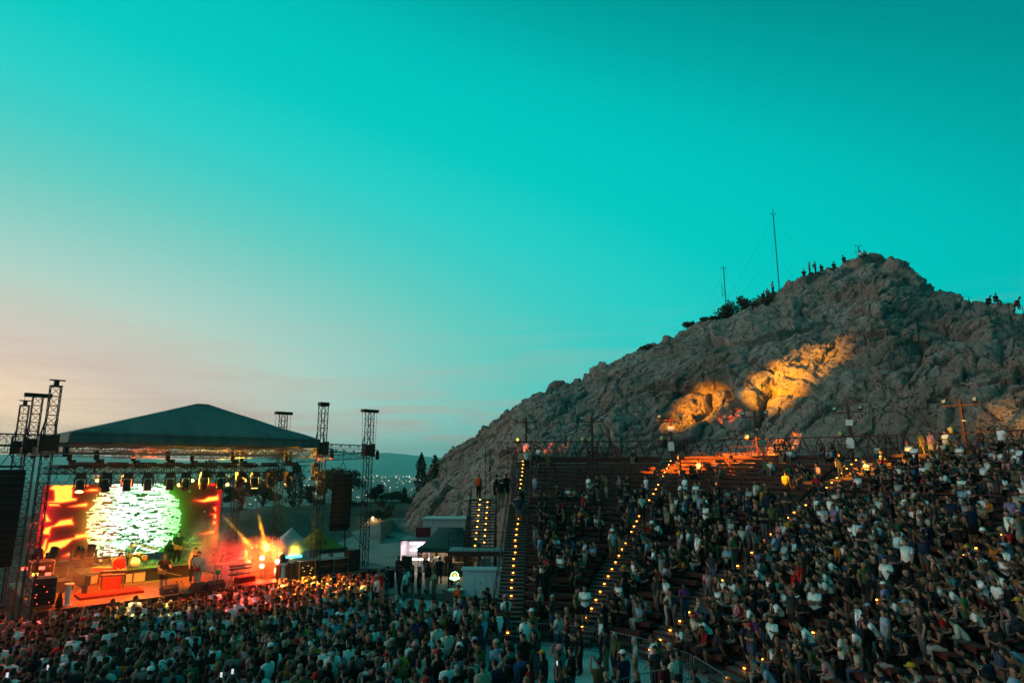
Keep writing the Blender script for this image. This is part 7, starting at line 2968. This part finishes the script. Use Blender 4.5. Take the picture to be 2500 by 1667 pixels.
def tree(name, p, kind, h_, w_, label, seed, cat='tree', grp=None, m=None, n_=2600):
    rs = np.random.RandomState(seed)
    root = empty(name, p, rs.uniform(0, 6), label, cat, grp)
    pts = []
    mb = MB()
    if kind == 'column':
        mb.bar((0, 0, -0.3), (0, 0, h_ * 0.95), w_ * 0.10, 7, 0.02)
        t_ = rs.rand(n_) ** 0.85
        prof_ = np.sin(np.clip(t_ * 0.92 + 0.10, 0, 1) ** 0.8 * math.pi) ** 0.55
        lump = 1 + 0.28 * np.sin(t_ * 23 + rs.uniform(0, 6)) * 0.6
        th = rs.rand(n_) * 2 * math.pi
        rr_ = w_ * prof_ * lump * (0.55 + 0.5 * rs.rand(n_)) * (1 + 0.18 * np.sin(3 * th + t_ * 14))
        pts = np.stack([rr_ * np.cos(th), rr_ * np.sin(th), 0.06 * h_ + t_ * h_ * 0.94], 1)
    elif kind == 'fir':
        mb.bar((0, 0, -0.3), (0, 0, h_), w_ * 0.07, 7, 0.02)
        out_ = []
        nb = 46
        for k in range(nb):
            z_ = h_ * (0.12 + 0.86 * k / nb)
            L_ = w_ * (1 - k / nb) ** 0.8 * rs.uniform(0.65, 1.15) + 0.12
            th = k * 2.4 + rs.uniform(-0.4, 0.4)
            e = Vector((math.cos(th) * L_, math.sin(th) * L_, z_ - 0.12 * L_))
            mb.bar((0, 0, z_), e, 0.03, 4, 0.01)
            m_ = int(n_ / nb)
            t_ = rs.rand(m_) ** 0.7
            q_ = np.array([e.x, e.y, 0])[None] * t_[:, None] + rs.normal(size=(m_, 3)) * np.array([0.12, 0.12, 0.07]) * (0.5 + L_ * 0.5)
            q_[:, 2] += z_ - 0.12 * L_ * t_
            out_.append(q_)
        pts = np.concatenate(out_)
    else:
        mb.bar((0, 0, -0.4), (w_ * 0.1, 0, h_ * 0.45), h_ * 0.035, 7, h_ * 0.022)
        out_ = []
        nc = 15 if kind == 'pine' else 11
        for k in range(nc):
            th = rs.uniform(0, 2 * math.pi)
            rr_ = w_ * math.sqrt(rs.rand()) * 0.85
            z_ = h_ * ((0.55 + 0.4 * rs.rand()) if kind == 'pine' else (0.25 + 0.65 * rs.rand()))
            c_ = np.array([math.cos(th) * rr_, math.sin(th) * rr_, z_])
            mb.bar((w_ * 0.1, 0, h_ * (0.42 if kind == 'pine' else 0.15)), tuple(c_), h_ * 0.014, 5, h_ * 0.005)
            m_ = int(n_ / nc)
            g_2 = rs.normal(size=(m_, 3))
            g_2 /= np.linalg.norm(g_2, axis=1, keepdims=True)
            out_.append(c_ + g_2 * (rs.rand(m_, 1) ** 0.4) * np.array([0.42, 0.42, 0.26]) * w_ * rs.uniform(0.7, 1.2))
        pts = np.concatenate(out_)
    mb.build('trunk', M_BARK, root)
    v, q_ = leaf_cloud(pts, {'column': 0.13, 'fir': 0.12}.get(kind, 0.10 + 0.02 * w_), rs)
    me = np_mesh('crown', v, q_, [m or M_LEAF], smooth=False)
    link_mesh('crown', me, root)


def gpos(px, py, d):
    p = W(px, py, d)
    z_ = float(ground_z(np.array([p.x]), np.array([p.y]))[0])
    return Vector((p.x, p.y, z_ - 0.1))


def tree_at(name, px, ytop, d, kind, w_px, label, seed, **kw):
    p = gpos(px, 1240, d)
    top = W(px, ytop, d).z
    tree(name, p, kind, top - p.z, w_px * d / F_PX / 2, label, seed, **kw)


g_ = 'trees behind the stage and at the foot of the hill'
tree_at('cypress_tree', 1026, 1104, 87, 'column', 32, 'tall narrow cypress standing at the left foot of the hill', 1, grp=g_)
tree_at('fir_tree', 1060, 1106, 86, 'fir', 64, 'fir tree with open layered branches right of the tall cypress', 2, grp=g_)
tree_at('cypress_tree', 718, 1128, 88, 'column', 44, 'dark cypress behind the stage, left of the right front tower', 3, grp=g_)
tree_at('pine_tree', 832, 1146, 92, 'pine', 110, 'broad dark pine behind the right speaker array', 4, grp=g_, n_=3600)
tree_at('pine_tree', 790, 1150, 95, 'pine', 74, 'loose branched pine left of the right speaker array', 5, grp=g_, n_=2400)
tree_at('round_tree', 768, 1178, 90, 'round', 58, 'round bushy tree between the dark cypress and the speaker array', 6, grp=g_)
tree_at('round_tree', 915, 1184, 96, 'round', 50, 'small round tree right of the separate right tower', 7, grp=g_)
tree_at('round_tree', 640, 1140, 84, 'round', 100, 'large dark tree right of the screen behind the stage', 8, grp=g_, n_=4200)
tree_at('round_tree', 588, 1132, 86, 'round', 80, 'dark tree behind the right end of the screen', 9, grp=g_, n_=3200)
tree_at('round_tree', 500, 1112, 92, 'round', 70, 'tree crown showing between canvas roof and screen', 10, grp=g_)
tree_at('young_cypress', 986, 1190, 98, 'column', 14, 'small thin cypress left of the tall one', 12, grp=g_, n_=700)
g_ = 'shrubs on the bank and the hill'
for i, (px, yt, d, w_, lab) in enumerate([(925, 1222, 84, 70, 'wide low shrub on the bank right of the separate tower'), (960, 1205, 96, 60, 'dark shrub at the edge of the drop left of the cypresses'), (1005, 1212, 97, 50, 'shrub at the foot of the tall cypress'),
                                          (955, 1312, 74, 34, 'small round shrub on the dirt bank left of the bar hut'), (880, 1232, 92, 60, 'shrub on the bank behind the separate tower')]):
    tree_at('shrub', px, yt, d, 'round', w_, lab, 30 + i, cat='shrub', grp=g_, m=M_DRY, n_=1300)
random.seed(21)
for i, (px, dn, w_, h_, lab) in enumerate([(1792, 6, 2.3, 1.6, 'dark shrub on the ridge right of the short mast'), (1765, 8, 1.6, 0.9, 'low shrub at the foot of the short mast'), (1838, 4, 2.0, 1.7, 'dark shrub on the ridge left of the tall mast'), (1862, 10, 1.7, 1.5, 'shrub below the seated people by the tall mast'),
                                           (1735, 5, 1.3, 0.7, 'grassy shrub on the ridge left of the short mast'), (1690, 6, 1.2, 0.6, 'lowest small shrub on the left ridge'), (1575, 2, 0.9, 0.6, 'little shrub on the ridge above the second pole'), (2016, 22, 1.4, 0.8, 'dark shrub under the ridge people')]):
    h0 = ridge_at(px)
    d0 = Vector((h0.x, h0.y)).normalized()
    x_, y_ = h0.x - d0.x * (0.4 + dn * 0.05), h0.y - d0.y * (0.4 + dn * 0.05)
    z_ = hill_under(x_, y_)
    tree('shrub', Vector((x_, y_, (h0.z - 0.6 if z_ is None else z_) - 0.15)), 'round', h_, w_, lab, 60 + i, cat='shrub', grp=g_, m=M_DRY, n_=1100)
# dry tufts and thorn scrub over the rock
rs = np.random.RandomState(9)
tp = []
for i in range(1500):
    h0 = hill_hit(rs.uniform(1000, 2500), rs.uniform(640, 1120))
    if h0 is None or abs(fbm(np.array([[h0.x / 6, h0.y / 6, h0.z / 6]]), 2, 44)[0]) < 0.12:
        continue
    for k in range(7):
        tp.append((h0.x + rs.normal() * 0.28, h0.y + rs.normal() * 0.28, h0.z + abs(rs.normal()) * 0.16))
v, q_ = leaf_cloud(np.array(tp), 0.10, rs)
tag(link_mesh('dry_tufts', np_mesh('dry_tufts', v, q_, [M_DRY], smooth=False)), kind='stuff')

# ------------------------------------------------------------------ masts, fences
def mast(px, ytop, ybase, d, label, guys, seed):
    h0 = ridge_at(px)
    base = Vector((h0.x, h0.y, h0.z - 0.3))
    top = W(px - (ybase - ytop) * 0.02, ytop, math.hypot(0, to_px(base)[2]))
    H_ = top.z - base.z
    root = empty('radio_mast', base, 0, label, 'mast', 'radio masts on the hill')
    mb = MB()
    for k in range(3):
        a_ = k * 2.094
        mb.bar((0.07 * math.cos(a_), 0.07 * math.sin(a_), 0), (0.05 * math.cos(a_), 0.05 * math.sin(a_), H_ * 0.93), 0.022)
    for k in range(int(H_ / 0.35)):
        for j in range(3):
            a_, b_ = j * 2.094, (j + 1) * 2.094
            mb.bar((0.06 * math.cos(a_), 0.06 * math.sin(a_), k * 0.35), (0.06 * math.cos(b_), 0.06 * math.sin(b_), k * 0.35 + 0.35), 0.014, 3)
    mb.bar((0, 0, H_ * 0.9), (0, 0, H_), 0.03)
    mb.build('mast_pole', M_STEEL, root)
    mb = MB()
    z_ = H_ * 0.94
    mb.bar((-0.35, 0, z_), (0.35, 0, z_), 0.025)
    for s_ in (-1, 1):
        mb.lathe((s_ * 0.35, 0, z_ + 0.05), [(0.05, -0.1), (0.06, 0.1)], 8)
    if H_ < 10:
        mb.tube([(-0.15, 0, H_ * 0.52), (-0.42, 0, H_ * 0.52), (-0.42, 0, H_ * 0.66), (-0.42, 0, H_ * 0.40), (-0.15, 0, H_ * 0.46)], 0.03, 4)
        mb.tube([(-0.1, 0, H_ * 0.12), (-0.35, 0, H_ * 0.12), (-0.35, 0, H_ * 0.25), (-0.1, 0, H_ * 0.25)], 0.03, 4)
    mb.build('antenna', M_STEEL, root)
    mb = MB()
    for (zf, dx, dy, dz) in guys:
        mb.bar((0, 0, H_ * zf), (dx, dy, dz), 0.008, 3, caps=False)
    mb.build('guy_wires', M_STEEL, root)


mast(1903, 495, 692, 95, 'tall thin radio mast with guy wires on the hill', [(0.9, -9.5, 2, -4.5), (0.9, 7, 1, 2.5), (0.5, -8.5, 2, -4), (0.5, 3.5, 1, 0.6), (0.9, -0.8, 0.5, 0)], 1)
mast(1774, 640, 780, 93, 'shorter radio mast with loop antennas lower on the hill', [(0.9, -5.2, 1, -3.0), (0.9, 3.2, 1, 1.6), (0.5, -4.8, 1, -2.9), (0.5, 1.8, 1, 0.8)], 2)
mast(2098, 597, 628, 96, 'small thin mast beside the summit rock', [(0.9, -2.2, 0, -0.6), (0.9, 1, 0, 0)], 3)
# the summit rock
mb_pts = []
h0 = ridge_at(2135)
bm = bmesh.new()
bmesh.ops.create_icosphere(bm, subdivisions=4, radius=1)
for v_ in bm.verts:
    n1 = mnoise.noise(v_.co * 1.6)
    n2 = mnoise.noise(v_.co * 4.0)
    v_.co = Vector((v_.co.x * 1.7, v_.co.y * 1.3, v_.co.z * 0.95)) * (1 + 0.28 * n1 + 0.08 * n2)
me = bpy.data.meshes.new('summit_rock')
bm.to_mesh(me)
bm.free()
me.materials.append(bpy.data.materials['limestone'])
tag(link_mesh('summit_rock', me, loc=(h0.x, h0.y, h0.z - 0.75), rot=(0, R(14), 0.4)), 'pale blocky boulder on the summit of the hill', 'rock')


def hill_fence(pix, hgt, label, rails=(1.0, 0.55)):
    pts = []
    for (a, b2) in zip(pix[:-1], pix[1:]):
        n_ = max(1, int(abs(b2[0] - a[0]) / 34))
        for k in range(n_):
            t_ = k / n_
            h_ = hill_hit(a[0] + (b2[0] - a[0]) * t_, a[1] + (b2[1] - a[1]) * t_)
            if h_ is not None:
                pts.append(h_)
    if len(pts) < 2:
        return
    root = empty('wire_fence', pts[0], 0, label, 'fence', 'wire fences on the rock')
    for p in pts:
        mb = MB()
        q_ = p - pts[0]
        mb.bar(q_ - Vector((0, 0, 0.4)), q_ + Vector((0, 0, hgt)), 0.03, 4)
        mb.build('post', M_STEEL, root)
    mb = MB()
    for a, b2 in zip(pts[:-1], pts[1:]):
        for r_ in rails:
            mb.bar(a - pts[0] + Vector((0, 0, hgt * r_)), b2 - pts[0] + Vector((0, 0, hgt * r_)), 0.014, 3, caps=False)
    mb.build('wire', M_STEEL, root)


hill_fence([(1050, 1168), (1130, 1155), (1195, 1145), (1262, 1105)], 1.9, 'wire fence climbing the rock left of the grandstand')
hill_fence([(1315, 1068), (1360, 1045), (1430, 1012), (1480, 1008), (1520, 995), (1600, 978), (1660, 965)], 2.2, 'wire fence along the ledge above the left benches')
hill_fence([(2372, 778), (2420, 790), (2470, 797), (2540, 812)], 2.2, 'dark railing fence on the right shoulder of the hill', (1.0, 0.5, 0.05))
# edge fence behind the stage
root = empty('wire_fence', (0, 0, 0), 0, 'chain link fence along the edge of the drop behind the stage', 'fence', 'wire fences on the rock')
pp = [gpos(x_, 1238, 97 if x_ > 760 else 92) for x_ in range(560, 1010, 22)]
mb = MB()
for p in pp:
    mb.bar(p, p + Vector((0, 0, 2.0)), 0.035, 4)
mb.build('posts', M_STEEL, root)
mb = MB()
for a, b2 in zip(pp[:-1], pp[1:]):
    for h_ in np.linspace(0.2, 1.95, 8):
        mb.bar(a + Vector((0, 0, h_)), b2 + Vector((0, 0, h_)), 0.012, 3, caps=False)
mb.build('wires', M_STEEL, root)
# small lamps out there
for i, (px, py, d, lab) in enumerate([(910, 1266, 84, 'small warm lamp under the wide shrub on the bank'), (722, 1247, 86, 'red glow of a small lamp at the foot of the dark cypress')]):
    mb = MB()
    mb.lathe((0, 0, 0), [(0.05, 0), (0.13, 0.05), (0.13, 0.22), (0.05, 0.28)], 8)
    mb.bar((0, 0, -0.8), (0, 0, 0), 0.03)
    tag(mb.build('garden_lamp', glow('bulb warm', (1.0, 0.75, 0.4), 12) if i == 0 else glow('bulb red', (1.0, 0.06, 0.03), 6), loc=W(px, py, d)), lab, 'lamp', 'lamps on the bank')
# ------------------------------------------------------------------ the lamps that are lit
AMBER = (1.0, 0.40, 0.0)
ORANGE = (1.0, 0.30, 0.03)
# narrow beams from the right end of the stage rig across to rock and benches
def beam_to(target, power, col, size, blend=0.9, s=11.0):
    spot('long_beam', S(s, -0.5, 0.3), target, power, col, size, blend, 0.10)


beam_to(hill_hit(1712, 992), 400000, AMBER, 7.4, 1.0)
beam_to(hill_hit(1905, 930), 560000, AMBER, 8.8, 1.0, 10.6)
t3 = hill_hit(2480, 1005)
if t3 is not None:
    beam_to(t3, 130000, (1.0, 0.45, 0.02), 5.5, 0.9, 3.0)
for px in (1672, 1722, 1775):
    beam_to(on_ring(px, 33.6, Z_TOP - 0.35), 380000, (1.0, 0.24, 0.008), 3.6, 0.4)
beam_to(on_ring(1850, R_TOP + 0.9, Z_TOP + 1.0), 380000, (1.0, 0.22, 0.008), 3.4, 0.5)
beam_to(on_ring(1295, R_TOP + 0.9, Z_TOP + 1.2), 420000, (1.0, 0.07, 0.01), 3.4, 0.5)
beam_to(on_ring(1641, R_TOP + 0.2, Z_TOP + 3.1), 260000, (1.0, 0.16, 0.02), 2.2, 0.4)
for px, rr_, zz_ in ((2110, 31.5, -0.6), (2170, 33.0, -0.1), (2240, 34.6, 0.5)):
    beam_to(on_ring(px, rr_, zz_), 110000, (1.0, 0.45, 0.03), 4.2, 0.6)


# stage wash: what the rig throws on deck, band and front rows
def rig(s, d, z=-0.6):
    return S(s, d, z)


WARM = (1.0, 0.55, 0.12)
spot('deck_spot', rig(3.2, 1.0), sp(383, 1433), 4500, (1.0, 0.50, 0.07), 11, 0.15)
spot('deck_spot', rig(6.2, 1.0), sp(462, 1424), 4800, (1.0, 0.60, 0.08), 12, 0.15)
spot('deck_spot', rig(1.4, 1.2), sp(245, 1446), 4800, (0.75, 0.72, 0.06), 16, 0.2)
spot('deck_spot', rig(-0.2, 1.4), sp(172, 1440), 4200, (1.0, 0.55, 0.08), 14, 0.2)
spot('deck_spot', rig(4.4, 0.3), sp(345, 1460), 3600, (0.62, 0.85, 0.02), 17, 0.3)
spot('deck_wash', rig(4.5, 0.9), S(4.2, 3.0), 11000, (1.0, 0.15, 0.004), 84, 0.6)
spot('deck_wash', rig(9.6, 0.9), S(9.8, 3.2), 20000, (1.0, 0.025, 0.004), 66, 0.6)
spot('deck_wash', rig(0.8, 0.9), S(1.2, 2.6), 12000, (1.0, 0.10, 0.004), 76, 0.6)
spot('riser_wash', rig(5.8, 4.5), S(6.6, 7.0, RTOP), 4500, (0.25, 1.0, 0.08), 52, 0.5)
spot('riser_wash', rig(3.6, 4.5), S(4.6, 6.6, RTOP), 3000, (0.75, 0.85, 0.10), 45, 0.5)
spot('front_key', S(6.5, -9.0, 1.0), S(5.2, 1.5, DECK + 1.0), 1800, (1.0, 0.62, 0.28), 22, 0.6)
spot('front_rows', rig(10.5, 0.25, -0.8), S(11.0, -3.6, GZ + 1.5), 60000, (1.0, 0.40, 0.03), 44, 0.6)
spot('front_rows', rig(8.5, 0.25, -0.8), S(8.0, -3.2, GZ + 1.5), 50000, (1.0, 0.03, 0.01), 60, 0.6)
spot('front_rows', rig(3.6, 0.25, -0.8), S(3.2, -3.4, GZ + 1.5), 26000, (1.0, 0.40, 0.06), 36, 0.6)
spot('side_red', S(12.4, -0.5, -1.2), S(13.2, -3.6, GZ + 1.4), 8000, (1.0, 0.03, 0.02), 36, 0.6)
spot('side_red', S(0.2, 1.0, -1.5), S(-2.5, -3.5, GZ + 1.5), 9000, (1.0, 0.04, 0.03), 70, 0.6)
# amber light up into the roof
for s_ in (2.0, 5.5, 9.0):
    spot('roof_amber', S(s_, 5.5, -0.5), S(s_ + 0.8, 2.2, 2.0), 9000, (1.0, 0.42, 0.03) if s_ > 3 else (1.0, 0.12, 0.02), 110, 0.7)
spot('tower_amber', S(12.2, 1.2, DECK + 1.0), S(13.3, 0.0, -3.0), 1560, (0.8, 0.75, 0.1), 60, 0.6)
spot('array_green', S(11.5, 2.5, -4.5), W(805, 1220, 42), 2520, (0.45, 1.0, 0.08), 26, 0.6)
spot('left_tower_amber', S(0.6, 1.2, DECK + 0.6), S(-1.0, 0.2, -3.5), 1200, (1.0, 0.5, 0.12), 50, 0.6)
# red par lamps in the smoke
for p in PARS:
    spot('par_red', p + Vector((-p.x * 0.5 - 6, -p.y, 2)).normalized() * 0.14, p + Vector((0.6, -5.0, -2.6)), 1300, (1.0, 0.02, 0.006), 58, 0.7)
spot('smoke_amber', rig(10.8, 0.6, -0.7), S(10.9, 2.2, DECK + 0.8), 11000, (1.0, 0.26, 0.008), 34, 0.7)
spot('smoke_amber', rig(8.9, 4.3, -0.7), S(8.7, 5.3, RTOP), 5000, (1.0, 0.45, 0.03), 20, 0.7)
# bar lights
bl = bpy.data.lights.new('bar_light', 'AREA')
bl.energy = 70
bl.color = (1.0, 0.72, 0.40)
bl.size = 1.6
o = bpy.data.objects.new('bar_light', bl)
o.location = bar_p + Vector((-0.4, 0.2, 2.15))
COL.objects.link(o)
bl = bpy.data.lights.new('hut_light', 'AREA')
bl.energy = 75
bl.color = (1.0, 0.80, 0.78)
bl.size = 1.4
o = bpy.data.objects.new('hut_light', bl)
o.location = hut.matrix_basis @ Vector((0.0, -0.2, 2.34))
COL.objects.link(o)
pl_ = bpy.data.lights.new('bank_lamp_glow', 'POINT')
pl_.energy = 60
pl_.color = (1.0, 0.5, 0.15)
o = bpy.data.objects.new('bank_lamp_glow', pl_)
o.location = W(910, 1262, 83.6)
COL.objects.link(o)


# ------------------------------------------------------------------ stage smoke and the beams in it
def smoke_mat(name, dens, col=(0.9, 0.9, 0.9)):
    m = bpy.data.materials.new(name)
    m.use_nodes = True
    t = NT(m.node_tree)
    m.node_tree.nodes.remove(m.node_tree.nodes['Principled BSDF'])
    v = t.n('ShaderNodeVolumePrincipled')
    v.inputs['Color'].default_value = (*col, 1)
    v.inputs['Density'].default_value = dens
    t.link(v.outputs[0], m.node_tree.nodes['Material Output'].inputs['Volume'])
    return m


def puff(c, size, dens, rz=0.0, seed=0):
    """a smoke cloud, denser in the middle and ragged at the rim"""
    bm = bmesh.new()
    bmesh.ops.create_icosphere(bm, subdivisions=2, radius=1)
    me = bpy.data.meshes.new('smoke')
    bm.to_mesh(me)
    bm.free()
    m = bpy.data.materials.new('smoke %d' % seed)
    m.use_nodes = True
    t = NT(m.node_tree)
    m.node_tree.nodes.remove(m.node_tree.nodes['Principled BSDF'])
    co = t.n('ShaderNodeTexCoord').outputs['Object']
    ln = t.n('ShaderNodeVectorMath', operation='LENGTH')
    t.link(co, ln.inputs[0])
    fall = t.math('SUBTRACT', 0.97, ln.outputs['Value'], clamp=True)
    nz = t.ramp(t.noise(co, 2.2 + 0.3 * seed, 3, 0.6, 0.6), [(0.36, (0.0,) * 3), (0.68, (1.0,) * 3)])
    v = t.n('ShaderNodeVolumePrincipled')
    v.inputs['Color'].default_value = (0.95, 0.95, 0.95, 1)
    t.link(t.math('MULTIPLY', t.math('MULTIPLY', t.math('POWER', fall, 1.3), nz), dens), v.inputs['Density'])
    t.link(v.outputs[0], m.node_tree.nodes['Material Output'].inputs['Volume'])
    me.materials.append(m)
    o = link_mesh('smoke', me, loc=c, rot=(0, 0, rz))
    o.scale = size
    tag(o, kind='stuff')


puff(S(10.6, 2.2, DECK + 1.1), (3.6, 2.0, 1.5), 1.5, SRZ, 1)
puff(S(12.4, 1.6, DECK + 1.0), (2.0, 1.6, 1.4), 1.7, SRZ, 2)
puff(S(1.8, 4.8, DECK + 1.2), (2.6, 1.5, 1.3), 0.3, SRZ, 3)
puff(S(8.7, 5.5, DECK + 2.0), (1.8, 1.3, 2.0), 1.2, SRZ, 4)
smoke_b = smoke_mat('beam smoke', 0.55)  # added smoke tubes in the shape of the beams, so the light shafts show
for i, (a, b_) in enumerate(BEAMS):
    L_ = [3.3, 2.4, 1.7][i]
    d_ = (b_ - a).normalized()
    mb = MB()
    mb.lathe((0, 0, 0), [(0.10, 0.0), (0.11, L_ * 0.2), (0.09, L_ * 0.5), (0.11, L_ * 0.65), (0.08, L_ * 0.85), (0.03, L_)], 14)
    o = mb.build('smoke', smoke_b, loc=a)
    o.rotation_euler = d_.to_track_quat('Z', 'Y').to_euler()
    tag(o, kind='stuff')
    spot('beam', a - d_ * 0.02, a + d_ * 3, 13000, (1.0, 0.46, 0.02), 8, 0.3, 0.02)
# amber beam grazing the bass player
c_ = at_z(430, 1377, RTOP)
spot('beam', rig(8.3, 4.3, -0.7), c_ + Vector((0.8, 0.2, 0.9)), 3500, (1.0, 0.6, 0.05), 9, 0.3, 0.03)
